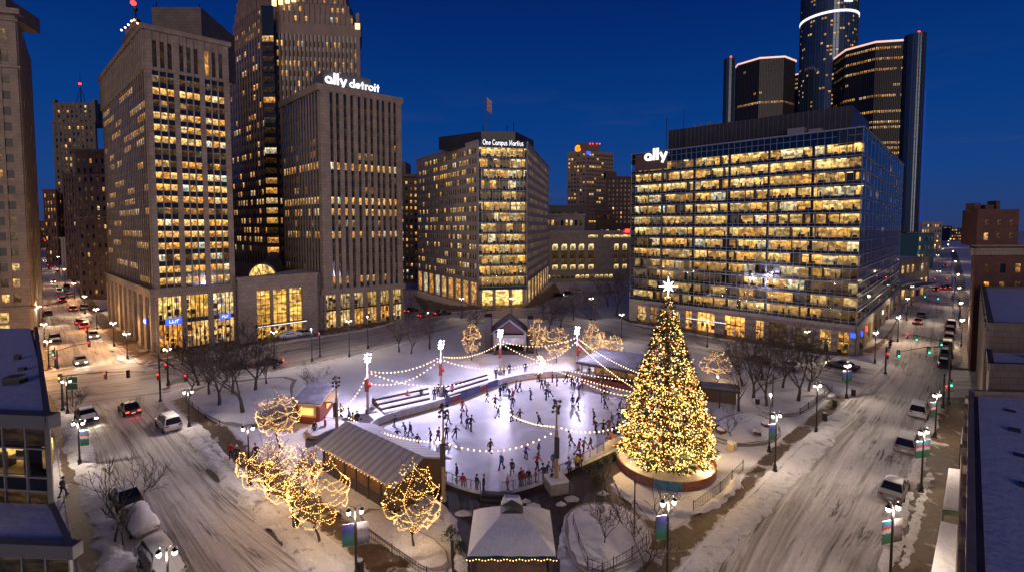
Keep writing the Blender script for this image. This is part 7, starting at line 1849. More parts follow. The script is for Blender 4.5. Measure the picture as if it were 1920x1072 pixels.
spect = [(1020, 905, 'navy', 'lean_rail', 'spectator in navy leaning on the front rail beside the front light tower', 0.3), (1035, 915, 'black', 'stand', 'spectator in black standing behind the front light tower base', 1.0), (1068, 893, 'blue', 'lean_rail', 'spectator in blue leaning on the rail right of the front light tower', .2), (1082, 883, 'yellow', 'stand', 'spectator in a yellow jacket by the front rail', .1), (1088, 878, 'maroon', 'lean_rail', 'spectator in maroon next to the yellow jacket at the rail', .2),
         (1140, 842, 'brown', 'stand', 'spectator in brown at the rail near the big tree', 0), (1150, 838, 'orange', 'lean_rail', 'spectator in orange leaning on the rail near the big tree', .3), (1162, 832, 'blue', 'stand', 'spectator in blue closest to the big tree', .4), (1150, 822, 'navy', 'stand', 'spectator in navy behind the orange jacket near the big tree', .2),
         (433, 860, 'red', 'walk', 'person in a red jacket walking on the left brown path', .4), (444, 866, 'black', 'walk', 'person in black walking beside the red jacket on the left path', .4), (118, 930, 'grey', 'walk', 'person in grey walking on the pavement beside the low glass building', 0), (1670, 648, 'red', 'stand', 'person in red waiting beside the glass building corner', 0), (1668, 652, 'black', 'stand', 'person in black beside the red one at the glass building corner', 0),
         (670, 796, 'black', 'stand', 'person in black queueing at the left end of the rink', 1), (662, 800, 'yellow', 'stand', 'person in yellow queueing at the left end of the rink', 1.5), (678, 812, 'navy', 'stand', 'person in navy waiting between lodge and rink', .5), (655, 790, 'grey', 'walk', 'person in grey by the foot of the plain pole', 2), (610, 808, 'red', 'stand', 'person in a red jacket in front of the kiosk', 2), (590, 815, 'black', 'stand', 'person in black on the terrace near the kiosk', 1),
         (640, 782, 'brown', 'walk', 'person in brown walking behind the plain pole', 1), (815, 748, 'black', 'stand', 'person in black between the seating blocks', 3), (822, 742, 'maroon', 'stand', 'person in maroon beside the middle tower base', 3), (835, 748, 'navy', 'stand', 'person in navy at the blue barrier banners', 3), (848, 742, 'pink', 'stand', 'person in pink behind the blue banners', 3), (930, 708, 'black', 'stand', 'person in black by the stage light tower base', 3), (945, 704, 'yellow', 'stand', 'person in yellow by the stage light tower base', 3), (955, 700, 'navy', 'stand', 'person in navy right of the stage light tower', 3), (985, 697, 'black', 'stand', 'lone person in black at the far barrier', 3),
         (765, 752, 'orange', 'stand', 'person in orange standing by the lower seating steps', 3), (790, 748, 'black', 'walk', 'person in black on the lower seating steps', 3), (1105, 706, 'black', 'stand', 'person in black by the cafe wall', 3), (1085, 706, 'grey', 'stand', 'person in grey by the cafe tower base', 3),
         (480, 862, 'black', 'walk', 'person in black under the lit trees', 1), (560, 900, 'navy', 'walk', 'person in navy on the path between lodge and lit trees', 1), (586, 905, 'brown', 'walk', 'person in brown on the path between lodge and lit trees', 1)]
for x, y, c, po, lb, fz in spect: person(G(x, y, ZP), po, c, 'jeans', RP.choice((None, 'black', 'red', 'white')), fz, lb, 'people around the rink')

# =============== vehicles ===============
def paint(name, c, rough=.3): M[name] = simple(name, c, rough, .1, spec=.6)
for n_, c in (('paint_dark', (.012, .013, .016)), ('paint_white', (.5, .5, .5)), ('paint_silver', (.22, .23, .24)), ('paint_red', (.28, .012, .015)), ('paint_grey', (.07, .075, .085)), ('paint_blue', (.02, .05, .16))): paint(n_, c)
def car_parts(kind):
    # length along +y (front at +y); returns mesh dict
    Lc, Wc = (4.6, 1.82) if kind == 'sedan' else (4.7, 1.9); hw = Wc/2; l = Lc/2
    belt = .86 if kind == 'sedan' else .98; roof = 1.42 if kind == 'sedan' else 1.70
    if kind == 'sedan': prof = [(-l, .55, .30, .82), (-l+.12, .84, .25, .94), (-l+.8, .90, .22, .985), (-l+1.3, .93, .2, 1), (0, .93, .2, 1), (l-1.5, .92, .2, 1), (l-.9, .84, .2, .99), (l-.2, .74, .24, .93), (l, .55, .3, .80)]
    else: prof = [(-l, .7, .35, .88), (-l+.1, .98, .3, .97), (-l+.8, 1.02, .25, 1), (0, 1.02, .25, 1), (l-1.4, 1.02, .25, 1), (l-.9, .98, .25, .99), (l-.2, .88, .3, .94), (l, .62, .35, .84)]
    q = MB(); ring = []
    for (y, zt_, zb_, wf) in prof:
        w0 = hw*wf; ring.append([(-w0*.94, y, zb_), (-w0, y, (zb_+zt_)/2), (-w0*.97, y, zt_-.08), (-w0*.86, y, zt_), (w0*.86, y, zt_), (w0*.97, y, zt_-.08), (w0, y, (zb_+zt_)/2), (w0*.94, y, zb_)])
    vs = [Vector(p) for r in ring for p in r]; n = 8
    fs = [(k*n+i, k*n+(i+1) % n, (k+1)*n+(i+1) % n, (k+1)*n+i) for k in range(len(ring)-1) for i in range(n)]+[tuple(range(n))[::-1], tuple((len(ring)-1)*n+i for i in range(n))]
    q.raw(vs, fs)
    # roof plate and pillars
    yb0, yt0, yt1, yb1 = (-l+.75, -l+1.45, .35, l-1.35) if kind == 'sedan' else (-l+.12, -l+.45, .55, l-1.35)
    bz = belt+.04; rw = hw*.70; bw = hw*.90
    q.hexa([(-rw, yt0, roof-.06), (rw, yt0, roof-.06), (rw, yt1, roof-.06), (-rw, yt1, roof-.06), (-rw*.94, yt0+.08, roof), (rw*.94, yt0+.08, roof), (rw*.94, yt1-.08, roof), (-rw*.94, yt1-.08, roof)])
    for (x0, y0, x1, y1) in ((bw, yb0, rw, yt0), (bw, yb1, rw, yt1), (bw, (yb0+yb1)/2-.1, rw, (yt0+yt1)/2)):
        for s in (-1, 1): q.tube([(s*x0, y0, bz-.05), (s*x1, y1, roof-.03)], .045, 4)
    D_ = {'body': [(q.mesh('body', 'paint_dark', None, False), None)]}
    e = .012
    q = MB(); q.hexa([(-bw+e, yb1-.02, bz-.05), (bw-e, yb1-.02, bz-.05), (bw-e, yb1-.1, bz-.05), (-bw+e, yb1-.1, bz-.05), (-rw+e, yt1, roof-.05), (rw-e, yt1, roof-.05), (rw-e, yt1-.08, roof-.05), (-rw+e, yt1-.08, roof-.05)]); D_['windshield'] = [(q.mesh('windshield', 'carglass'), None)]
    q = MB(); q.hexa([(-bw+e, yb0+.1, bz-.05), (bw-e, yb0+.1, bz-.05), (bw-e, yb0+.02, bz-.05), (-bw+e, yb0+.02, bz-.05), (-rw+e, yt0+.08, roof-.05), (rw-e, yt0+.08, roof-.05), (rw-e, yt0, roof-.05), (-rw+e, yt0, roof-.05)]); D_['rear_window'] = [(q.mesh('rear_window', 'carglass'), None)]
    D_['side_window'] = []
    for s in (-1, 1):
        q = MB(); P8 = [(s*bw, yb0+.1, bz-.05), (s*bw, yb1-.12, bz-.05), (s*(bw-.05), yb1-.12, bz-.05), (s*(bw-.05), yb0+.1, bz-.05), (s*rw, yt0+.1, roof-.06), (s*rw, yt1-.1, roof-.06), (s*(rw-.05), yt1-.1, roof-.06), (s*(rw-.05), yt0+.1, roof-.06)]
        q.hexa(P8 if s < 0 else P8); D_['side_window'].append((q.mesh('side_window', 'carglass'), None))
    D_['wheel'] = []
    q = MB(); q.cone((-.11, 0, 0), (.11, 0, 0), .33, .33, 14); q.cone((-.12, 0, 0), (.12, 0, 0), .19, .19, 8); wm = q.mesh('wheel', 'tyre')
    q = MB(); q.cone((-.13, 0, 0), (.13, 0, 0), .17, .17, 8); rim_ = q.mesh('rim', 'chrome')
    for s in (-1, 1):
        for y in (-l+.85, l-.85): D_['wheel'].append((wm, (s*(hw-.09), y, .33)))
    D_['rim'] = rim_
    lz = .62 if kind == 'sedan' else .78
    q = MB(); q.box(-.17, .17, -.03, .05, -.08, .08); lm = q.mesh('lamp', 'lens_clear')
    D_['headlight'] = [(lm, (s*(hw-.32), l-.02, lz)) for s in (-1, 1)]; D_['taillight'] = [(lm, (s*(hw-.30), -l+.0, lz+.1)) for s in (-1, 1)]
    q = MB(); q.box(-.22, .22, -.02, .02, -.06, .06); D_['number_plate'] = [(q.mesh('number_plate', 'board_white'), (0, -l-.02, .55))]
    q = MB(); q.hexa([(-rw, yt0+.05, roof), (rw, yt0+.05, roof), (rw, yt1-.05, roof), (-rw, yt1-.05, roof), (-rw*.86, yt0+.2, roof+.11), (rw*.86, yt0+.2, roof+.11), (rw*.86, yt1-.2, roof+.11), (-rw*.86, yt1-.2, roof+.11)])
    q.hexa([(-hw*.8, yb1+.05, .90 if kind == 'sedan' else .99), (hw*.8, yb1+.05, .90 if kind == 'sedan' else .99), (hw*.74, l-.15, .76 if kind == 'sedan' else .88), (-hw*.74, l-.15, .76 if kind == 'sedan' else .88), (-hw*.72, yb1+.1, 1.02), (hw*.72, yb1+.1, 1.02), (hw*.66, l-.3, .86 if kind == 'sedan' else .97), (-hw*.66, l-.3, .86 if kind == 'sedan' else .97)])
    D_['snow_top'] = q.mesh('snow_cover', 'snow_clean')
    # a thick blanket of snow over the whole car
    q = MB(); ring = []
    for (y, zt_, w0) in ((-l-.05, .55, .8), (-l+.1, 1.0, .98), (-l+.6, 1.08, 1.03), (yt0-.05, roof+.12, .80), (0, roof+.2, .80), (yt1+.05, roof+.12, .80), (yb1+.1, 1.10, 1.0), (l-.3, .98, .98), (l+.03, .66, .82)):
        w1 = hw*w0; ring.append([(-w1, y, .55), (-w1*1.02, y, zt_*.72), (-w1*.72, y, zt_), (0, y, zt_+.04), (w1*.72, y, zt_), (w1*1.02, y, zt_*.72), (w1, y, .55)])
    n = 7; vs = [Vector(p) for r in ring for p in r]
    q.raw(vs, [(k*n+i, k*n+i+1, (k+1)*n+i+1, (k+1)*n+i) for k in range(len(ring)-1) for i in range(n-1)]+[tuple(range(n))[::-1], tuple((len(ring)-1)*n+i for i in range(n))]); D_['snow_full'] = q.mesh('snow_cover', 'snow_clean', None, True)
    return D_
CARS = {k: car_parts(k) for k in ('sedan', 'suv')}
def car(px, py, toward, kind, paint_, label, group, head=False, tail=False, snow=None, far=False, z=.02, brake=1):
    p = G(px, py, z); t = G(*toward); d = (t-p); rz = math.atan2(-d.x, d.y)
    o = thing('suv' if kind == 'suv' else 'car', label, 'car', p, rz, group); D_ = CARS[kind]
    for nm in ('body', 'windshield', 'rear_window', 'side_window', 'wheel', 'headlight', 'taillight', 'number_plate'):
        if far and nm in ('number_plate',): continue
        for me, loc in D_[nm]:
            c = meshobj(nm, me, o, loc)
            if nm == 'body': c.material_slots[0].link = 'OBJECT'; c.material_slots[0].material = M[paint_]
            if nm == 'headlight' and head: c.material_slots[0].link = 'OBJECT'; c.material_slots[0].material = M['head']
            if nm == 'taillight': c.material_slots[0].link = 'OBJECT'; c.material_slots[0].material = M['tail'] if tail else M['lens_red']
            if nm == 'wheel' and not far: meshobj('rim', D_['rim'], c)
    if snow == 'full': meshobj('snow_cover', D_['snow_full'], o)
    elif snow: meshobj('snow_cover', D_['snow_top'], o)
    if head:
        for s in (-1, 1):
            l = point_light((0, 0, 0), 120 if not far else 60, (1, .85, .6), None, .08, 'headlight_beam', ((0, 3, -.7), 80)); l.parent = o; l.location = (s*.6, 2.45, .62)
    if tail and not far:
        l = point_light((0, 0, 0), 14, (1, .1, .05), None, .08, 'tail_glow'); l.parent = o; l.location = (0, -2.6, .6)
    return o
VL, VR = (76, 424.9+9), (1764, 424.9+9)     # where the two streets run to
NL = (-60, 436)
car(151, 681, (190, 760), 'sedan', 'paint_silver', 'silver car with bright headlamps coming towards the left crossing', 'moving cars', head=True)
car(243, 772, (205, 730), 'sedan', 'paint_dark', 'dark car with red brake lamps leaving the square on the left', 'moving cars', tail=True)
car(316, 800, (268, 754), 'suv', 'paint_white', 'white parked car with a snow dusted roof at the left kerb of the park', 'parked cars near the square', snow='top')
car(163, 786, (205, 850), 'sedan', 'paint_dark', 'dark parked car with one lit headlamp facing down the left street', 'parked cars near the square', head=True, snow='top')
car(236, 940, (200, 880), 'sedan', 'paint_dark', 'dark hatchback parked behind the bare street tree', 'parked cars near the square', snow='top')
car(262, 985, (310, 1060), 'sedan', 'paint_silver', 'car buried under snow beside the bare street tree', 'parked cars near the square', snow='full')
car(305, 1068, (365, 1150), 'suv', 'paint_grey', 'car buried under snow nearest the bottom edge', 'parked cars near the square', snow='full')
car(1724, 776, (1752, 715), 'suv', 'paint_white', 'white car with a snowy roof parked farthest up the right kerb', 'parked cars near the square', snow='top')
car(1701, 840, (1730, 775), 'suv', 'paint_silver', 'silver car parked at the right kerb second from the crossing', 'parked cars near the square', snow='top')
car(1676, 925, (1705, 855), 'sedan', 'paint_silver', 'snow dusted car parked nearest along the right kerb', 'parked cars near the square', snow='top')
car(504, 684, (450, 690), 'sedan', 'paint_dark', 'dark car passing behind the left bed of bare trees', 'moving cars', tail=True)
car(445, 692, (380, 700), 'sedan', 'paint_dark', 'dark car nearer the corner behind the left bare trees', 'moving cars', tail=True)
car(545, 632, (600, 625), 'sedan', 'paint_white', 'snowy parked car in front of the entrance block', 'cars parked behind the square', snow='full')
car(572, 628, (620, 622), 'sedan', 'paint_silver', 'silver car parked in front of the ribbed tower corner', 'cars parked behind the square', snow='top')
far_cars = [(175, 632, 1, 'paint_white', 'white car down the left street just past the crossing', 'h'), (149, 607, 0, 'paint_red', 'red car with lit tail lamps in the middle of the left street', 't'), (157, 614, 0, 'paint_red', 'second red car with lit tail lamps close to the first', 't'), (137, 582, 0, 'paint_dark', 'dark car in the left street with tail lamps', 't'), (118, 565, 0, 'paint_red', 'red car far down the left street', 't'), (112, 548, 0, 'paint_white', 'pale car far down the left street', 't'), (90, 591, 0, 'paint_dark', 'dark car parked on the left side of the far street', ''), (103, 640, 1, 'paint_dark', 'dark car parked near the signal on the left street', ''),
            (125, 540, 0, 'paint_dark', 'dark parked car right side of the far left street', ''), (100, 530, 1, 'paint_white', 'headlamps of a pale car far down the left street', 'h'), (92, 505, 0, 'paint_dark', 'dark distant car braking in the left street', 't'), (84, 490, 1, 'paint_dark', 'distant car with headlamps in the left street', 'h'), (108, 512, 0, 'paint_grey', 'grey distant car at the right of the left street', 't'), (80, 470, 0, 'paint_dark', 'tiny far car with tail lamps at the end of the left street', 't'), (88, 462, 1, 'paint_dark', 'tiny far car with headlamps at the end of the left street', 'h'),
            (130, 556, 0, 'paint_blue', 'blue parked car beside the ornate stone block', ''), (158, 580, 0, 'paint_dark', 'dark car parked by the left tower arcade', '')]
for x, y, fc, pt, lb, l_ in far_cars:
    tw_ = (VL[0]+(x-VL[0])*1.25, VL[1]+(y-VL[1])*1.25) if fc else (VL[0]+(x-VL[0])*.8, VL[1]+(y-VL[1])*.8)
    car(x, y, tw_, RP.choice(('sedan', 'suv')), pt, lb, 'cars down the left street', head=l_ == 'h', tail=l_ == 't', snow='top' if l_ == '' else None, far=True)
far_r = [(1727, 594, 0, 'paint_dark', 'dark car driving down the right street', ''), (1721, 606, 0, 'paint_silver', 'silver car behind the dark one in the right street', 't'), (1783, 612, 0, 'paint_dark', 'dark car parked first in the row far right', ''), (1781, 624, 0, 'paint_red', 'red car parked second in the row far right', ''), (1779, 637, 0, 'paint_silver', 'silver car parked third in the row far right', ''), (1776, 652, 0, 'paint_white', 'white snowy car parked fourth in the row far right', ''), (1774, 668, 0, 'paint_grey', 'grey snowy car parked fifth in the row far right', ''), (1771, 686, 0, 'paint_dark', 'dark snowy car parked last before the right crossing', ''),
         (1755, 545, 0, 'paint_dark', 'dark car with red tail lamps stopped far down the right street', 't'), (1768, 543, 0, 'paint_red', 'second stopped car with red tail lamps in the right street', 't'), (1777, 541, 0, 'paint_dark', 'third stopped car with red tail lamps in the right street', 't'), (1748, 535, 1, 'paint_white', 'distant pale car with headlamps in the right street', 'h'), (1760, 510, 1, 'paint_white', 'far car with headlamps in the right street', 'h'), (1772, 500, 0, 'paint_dark', 'far small car with tail lamps in the right street', 't'), (1758, 480, 1, 'paint_white', 'tiny car with headlamps near the right horizon', 'h'), (1768, 468, 1, 'paint_dark', 'tiniest car with headlamps at the right horizon', 'h')]
for x, y, fc, pt, lb, l_ in far_r:
    tw_ = (VR[0]+(x-VR[0])*1.25, VR[1]+(y-VR[1])*1.25) if fc else (VR[0]+(x-VR[0])*.8, VR[1]+(y-VR[1])*.8)
    car(x, y, tw_, RP.choice(('sedan', 'suv')), pt, lb, 'cars down the right street', head=l_ == 'h', tail=l_ == 't', snow='top' if l_ == '' else None, far=True)
mid = [(772, 585, (800, 578), 'paint_dark', 'dark car parked between the ribbed tower and the angled offices', 't'), (800, 594, (840, 588), 'paint_red', 'red car in front of the angled offices', 't'), (830, 590, (870, 586), 'paint_dark', 'dark car second along the angled offices', 't'), (1065, 552, (1100, 549), 'paint_dark', 'dark car parked before the classical building', ''), (1085, 549, (1120, 547), 'paint_white', 'white car parked before the classical building', ''), (1045, 556, (1080, 552), 'paint_dark', 'dark car left of the others before the classical building', 'h'),
       (1420, 678, (1370, 668), 'paint_dark', 'dark car behind the right bare trees', ''), (1475, 690, (1430, 680), 'paint_silver', 'snowy silver car behind the right bare trees', ''), (1580, 690, (1540, 682), 'paint_dark', 'dark car turning at the glass building corner', 'h')]
for x, y, t, pt, lb, l_ in mid: car(x, y, t, 'sedan', pt, lb, 'cars behind the square', head=l_ == 'h', tail=l_ == 't', snow='top' if l_ == '' else None, far=True)

# =============== street lamps ===============
M['banner_a'] = None
def banner_mat(name, cs):
    m, nt, b_ = newmat(name); uv = N(nt, 'ShaderNodeUVMap', uv_map='UVMap'); g = N(nt, 'ShaderNodeTexNoise', i_Scale=2.4, i_Detail=3.0, i_Distortion=1.5); nt.links.new(uv.outputs[0], g.inputs['Vector'])
    s = N(nt, 'ShaderNodeSeparateXYZ'); nt.links.new(uv.outputs[0], s.inputs[0]); a = N(nt, 'ShaderNodeMath', operation='MULTIPLY_ADD', i_1=.5); nt.links.new(g.outputs['Fac'], a.inputs[0]); nt.links.new(s.outputs[1], a.inputs[2])
    r = ramp(nt, a.outputs[0], [(.3+.9*i/(len(cs)-1), c) for i, c in enumerate(cs)]); r.color_ramp.interpolation = 'CONSTANT' if len(cs) > 4 else 'LINEAR'; nt.links.new(r.outputs[0], b_.inputs['Base Color']); b_.inputs['Roughness'].default_value = .6
    return m
M['banner_a'] = banner_mat('teal banner', [(.02, .16, .06), (.03, .12, .16), (.4, .42, .45), (.25, .04, .05), (.01, .10, .20), (.01, .09, .20)])
M['banner_b'] = banner_mat('navy banner', [(.02, .12, .05), (.02, .10, .12), (.015, .02, .12), (.02, .015, .10)])
M['banner_c'] = banner_mat('grey figure banner', [(.05, .05, .07), (.22, .2, .22), (.10, .08, .12), (.28, .26, .28)])
def lamp(px, py, ytop, label, group='twin globe street lamps', arms=2, banners=None, light=True, far=False, power=230, z=ZP, rz=.25, base3=None, color=WARM, festive=False):
    p = base3 if base3 is not None else G(px, py, z); h = (ZT(p.y, ytop)-z)+.35
    o = thing('street_lamp', label, 'street lamp', p, 0, group)
    q = MB(); q.lathe(p, [(.24, 0), (.24, .12), (.16, .2), (.18, .5), (.11, .62), (.085, .8), (.075, h*.5), (.065, h-.1), (.02, h+.15)], 8); q.build('pole', 'iron', o)
    hs = .42
    for i in range(arms):
        s = -1 if i == 0 else 1; ax = Vector((math.cos(rz), math.sin(rz), 0))*s*(hs if arms == 2 else .02)
        if arms == 2:
            q = MB(); q.tube([p+Vector((0, 0, h-.35)), p+ax*.3+Vector((0, 0, h+.18)), p+ax*.8+Vector((0, 0, h+.22)), p+ax+Vector((0, 0, h+.02))], .03, 4); q.build('arm', 'iron', o)
        g_ = p+ax+Vector((0, 0, h-.22 if arms == 2 else h+.18))
        q = MB(); q.lathe(g_, [(.05, .28), (.17, .16), (.18, .1), (.17, .1)], 8) if arms == 2 else q.lathe(g_, [(.1, -.22), (.1, -.15)], 6); q.build('lamp_cap', 'iron', o)
        q = MB(); q.ball(g_-Vector((0, 0, .04)), .145, n=8, k=6, sz=1.15); q.build('globe', 'globe', o, True)
    if banners:
        ax = Vector((math.cos(rz), math.sin(rz), 0))
        for i, bm_ in enumerate(banners):
            if bm_ is None: continue
            s = -1 if i == 0 else 1; x0, x1 = .12, .85; z1 = h-1.0; z0 = z1-1.55; q = MB(); n_ = Vector((-ax.y, ax.x, 0))*.015
            a, c = p+ax*s*x0, p+ax*s*x1; pts = [a+Vector((0, 0, z0)), c+Vector((0, 0, z0)), c+Vector((0, 0, z1)), a+Vector((0, 0, z1))]
            q.face([v-n_ for v in pts], 0, [(0, 0), (1, 0), (1, 1), (0, 1)]); q.face([v+n_ for v in pts][::-1], 0, [(0, 0), (1, 0), (1, 1), (0, 1)]); q.build('banner', bm_, o)
            q = MB(); q.tube([a+Vector((0, 0, z1)), c+Vector((0, 0, z1))], .02, 4); q.tube([a+Vector((0, 0, z0)), c+Vector((0, 0, z0))], .02, 4); q.build('banner_rod', 'galv', o)
    if light:
        d = Vector((0, -.12, h-.5)) if arms == 2 else Vector((0, -.3, h-.05))
        point_light(p+d, power, color, o, .06)
    return o, p, h
NEARP = 860
lamp(150, 872, 795, 'lamp with two globes and a banner on the left pavement', banners=[None, 'banner_a'], power=NEARP)
lamp(127, 775, 716, 'lamp beside the stacked street signs at the left crossing', power=NEARP*.6)
lamp(355, 800, 736, 'lamp at the left corner of the park with its globes lit', power=NEARP*.7)
lamp(468, 908, 805, 'lamp at the left end of the lit tree row', power=NEARP*.6)
lamp(668, 1085, 962, 'lamp with two banners in front of the long lodge', banners=['banner_b', 'banner_c'], power=NEARP*.8)
b3 = G(1250, 1120, ZP); lamp(0, 0, 945, 'lamp with a navy banner in front of the big tree', banners=['banner_b', None], power=NEARP*.9, base3=b3)
lamp(1453, 882, 781, 'lamp with blue wreath signs right of the raised bed', banners=['banner_b', None], power=NEARP)
lamp(1530, 810, 724, 'lamp at the right end of the park beside the low fence', power=NEARP*.7)
lamp(1587, 746, 686, 'lamp with two banners at the right corner of the park', banners=['banner_b', 'banner_b'], power=NEARP)
lamp(1727, 922, 812, 'lamp with two teal banners on the right pavement, middle one', banners=['banner_a', 'banner_a'], power=NEARP*.9)
lamp(1753, 820, 742, 'lamp with a teal banner at the right crossing', banners=['banner_a', None], power=NEARP*.9)
b3 = G(1668, 1110, ZP); lamp(0, 0, 955, 'nearest lamp with two teal banners on the right pavement', banners=['banner_a', 'banner_c'], power=NEARP*.9, base3=b3)
b3 = G(318, 1170, ZP); lamp(0, 0, 1040, 'lamp head with hanging globes at the bottom left edge', power=NEARP*.8, base3=b3)
lamp(1442, 846, 748, 'single globe lamp behind the raised bed', arms=1, group='single globe lamps', power=240)
lamp(1345, 742, 712, 'single globe lamp behind the big tree on the right', arms=1, group='single globe lamps', power=200)
lamp(515, 690, 622, 'lamp in front of the entrance block behind the left bare trees', power=520, group='lamps along the cross street')
lamp(585, 677, 622, 'tall lamp at the rear corner of the lawn', power=520, group='lamps along the cross street', arms=1)
lamp(655, 668, 602, 'lamp with a small box in front of the ribbed tower', power=520, group='lamps along the cross street')
lamp(690, 653, 598, 'lamp in front of the middle of the ribbed tower', power=520, group='lamps along the cross street', arms=1)
lamp(316, 720, 655, 'lamp on the pavement under the left tower corner', power=620, group='lamps along the cross street')
lamp(960, 600, 560, 'lamp before the glass corner of the angled offices', power=520, group='lamps along the cross street')
lamp(1108, 600, 560, 'lamp on the plaza in front of the classical building', power=520, group='lamps along the cross street')
lamp(1165, 640, 590, 'lamp by the left corner of the glass building', power=520, group='lamps along the cross street')
lamp(1326, 650, 606, 'lamp in front of the golden lobby of the glass building', power=520, group='lamps along the cross street', arms=1)
lamp(1512, 680, 622, 'lamp in front of the right half of the glass building', power=520, group='lamps along the cross street')
lamp(1640, 680, 624, 'lamp at the right corner of the glass building', power=560, group='lamps along the cross street')
lamp(866, 596, 560, 'lamp in front of the long face of the angled offices', power=320, group='lamps along the cross street')
fl = [(239, 672, 626, 'lamp first along the arcade of the left tower'), (214, 650, 606, 'lamp second along the arcade of the left tower'), (182, 618, 580, 'lamp third along the arcade of the left tower'), (160, 588, 556, 'lamp fourth past the left tower'), (140, 560, 532, 'lamp fifth down the right side of the left street'), (122, 530, 505, 'lamp sixth down the right side of the left street'), (110, 503, 482, 'lamp seventh down the right side of the left street'),
      (92, 690, 640, 'lamp nearest the signal on the left side of the left street'), (84, 650, 608, 'lamp second on the left side of the left street'), (74, 612, 575, 'lamp third on the left side of the left street'), (66, 575, 545, 'lamp fourth on the left side of the left street'), (60, 540, 515, 'lamp fifth on the left side of the left street'), (58, 512, 490, 'lamp sixth on the left side of the left street'), (102, 484, 467, 'lamp eighth down the right side of the left street'), (60, 485, 468, 'lamp seventh on the left side of the left street'), (96, 466, 453, 'far lamp right of the left street end'), (64, 464, 452, 'far lamp left of the left street end')]
for i, (x, y, yt, lb) in enumerate(fl): lamp(x, y, yt, lb, power=2400, group='lamps down the left street', far=True, light=True, color=(1, .50, .20) if i % 3 else (1, .66, .4))
fr_ = [(1683, 640, 595, 'lamp nearest on the left side of the right street'), (1700, 600, 560, 'lamp second on the left side of the right street'), (1709, 572, 538, 'lamp third on the left side of the right street'), (1722, 540, 510, 'lamp fourth on the left side of the right street'), (1733, 508, 486, 'lamp fifth on the left side of the right street'), (1742, 484, 467, 'lamp sixth on the left side of the right street'),
       (1802, 650, 600, 'lamp nearest on the right side of the right street'), (1800, 610, 568, 'lamp second on the right side of the right street'), (1797, 575, 540, 'lamp third on the right side of the right street'), (1795, 545, 515, 'lamp fourth on the right side of the right street'), (1790, 515, 490, 'lamp fifth on the right side of the right street'), (1786, 490, 471, 'lamp sixth on the right side of the right street'), (1750, 464, 453, 'far lamp left of the right street end'), (1778, 464, 452, 'far lamp right of the right street end')]
for i, (x, y, yt, lb) in enumerate(fr_): lamp(x, y, yt, lb, power=1300, group='lamps down the right street', far=True, light=True, color=(1, .72, .48))

# plain tall pole without a lamp
for (x, y, yt, lb) in [(1189, 1012, 898, 'thin plain pole in the path before the big tree'), (1128, 755, 700, 'thin pole by the far barrier'), (1448, 768, 700, 'thin plain pole behind the raised bed')]:
    p = G(x, y, ZP); q = MB(); q.tube([p, p+Vector((0, 0, ZT(p.y, yt)-ZP))], [.07, .05], 6); tag(q.build('pole', 'iron'), lb, 'pole')

# =============== traffic signals ===============
def signal(px, py, ytop, tip, label, heads, group='traffic signals', color='iron'):
    """post at (px,py) up to ytop; mast arm to tip=(x,y,depth base y); heads: [(t along arm, lens material, hang)]"""
    p = G(px, py, ZP); h = ZT(p.y, ytop)-ZP; o = thing('traffic_signal', label, 'traffic signal', p, 0, group)
    q = MB(); q.cone(p, p+Vector((0, 0, h)), .13, .09, 8); q.cone(p, p+Vector((0, 0, .3)), .25, .2, 8); q.build('pole', color, o)
    if tip:
        tx, ty, tb = tip; Y = YD(tb); e = Vector(((tx-960)/F*(Y*cT+0), Y, ZT(Y, ty))); s0 = p+Vector((0, 0, h*.93)); m1 = s0.lerp(e, .5)+Vector((0, 0, .25))
        q = MB(); q.tube([s0, m1, e], [.07, .055, .035], 6); q.build('mast_arm', color, o)
    for (t, lens, on_post) in heads:
        c = (p+Vector((0, -.2, h*t))) if on_post else (s0.lerp(e, t)+Vector((0, -.12, -.15)))
        q = MB(); q.box(c.x-.16, c.x+.16, c.y-.12, c.y+.12, c.z-.5, c.z+.5); hd = q.build('signal_head', 'dark', o)
        for k, (mt, zz) in enumerate((('red', .32), ('amber', 0), ('green', -.32))):
            q = MB(); q.cone((c.x, c.y-.12, c.z+zz), (c.x, c.y-.15, c.z+zz), .11, .11, 10); q.build('lens', 'lamp_'+mt if mt == lens else 'lens_off', hd)
        if lens: point_light((c.x, c.y-.4, c.z), 12, {'red': (1, .1, .05), 'green': (.1, 1, .5), 'amber': (1, .5, .1)}[lens], o, .05, 'signal_glow')
    return o
M['lens_off'] = simple('dark lens', (.02, .02, .02), .3)
signal(118, 768, 700, (262, 696, 768), 'long mast arm signal reaching over the left street at the crossing', [(.53, 'red', False), (.8, None, False), (.9, 'amber', True)])
signal(108, 690, 655, (160, 642, 690), 'curved arm signal on the far left side of the crossing', [(.97, 'red', False), (.5, 'red', True)])
signal(104, 688, 650, None, 'short signal post with a green lamp at the far left of the crossing', [(.75, 'green', True)])
signal(301, 752, 665, (366, 722, 740), 'signal post with arm at the left corner of the park', [(.55, 'red', True), (.65, 'red', False)])
signal(315, 722, 682, None, 'small signal post behind the one at the park corner', [(.9, 'red', True)])
signal(1778, 757, 640, (1690, 660, 757), 'mast arm signal over the right street with green lamps', [(.42, 'green', False), (.97, 'green', False), (.35, 'green', True)])
signal(1778, 690, 640, (1704, 626, 690), 'farther mast arm signal over the right street with green lamps', [(.2, 'green', False), (.75, 'green', False), (.95, 'red', False)])
signal(1798, 600, 560, (1735, 552, 600), 'distant mast arm signal with teal green lamps on the right street', [(.6, 'green', False), (.95, 'green', False)])
signal(1790, 552, 520, (1752, 524, 552), 'farthest mast arm signal with red lamps on the right street', [(.4, 'red', False), (.9, 'red', False)])
signal(1768, 765, 700, None, 'signal post with a red hand lamp beside the right crossing', [(.6, 'red', True)])
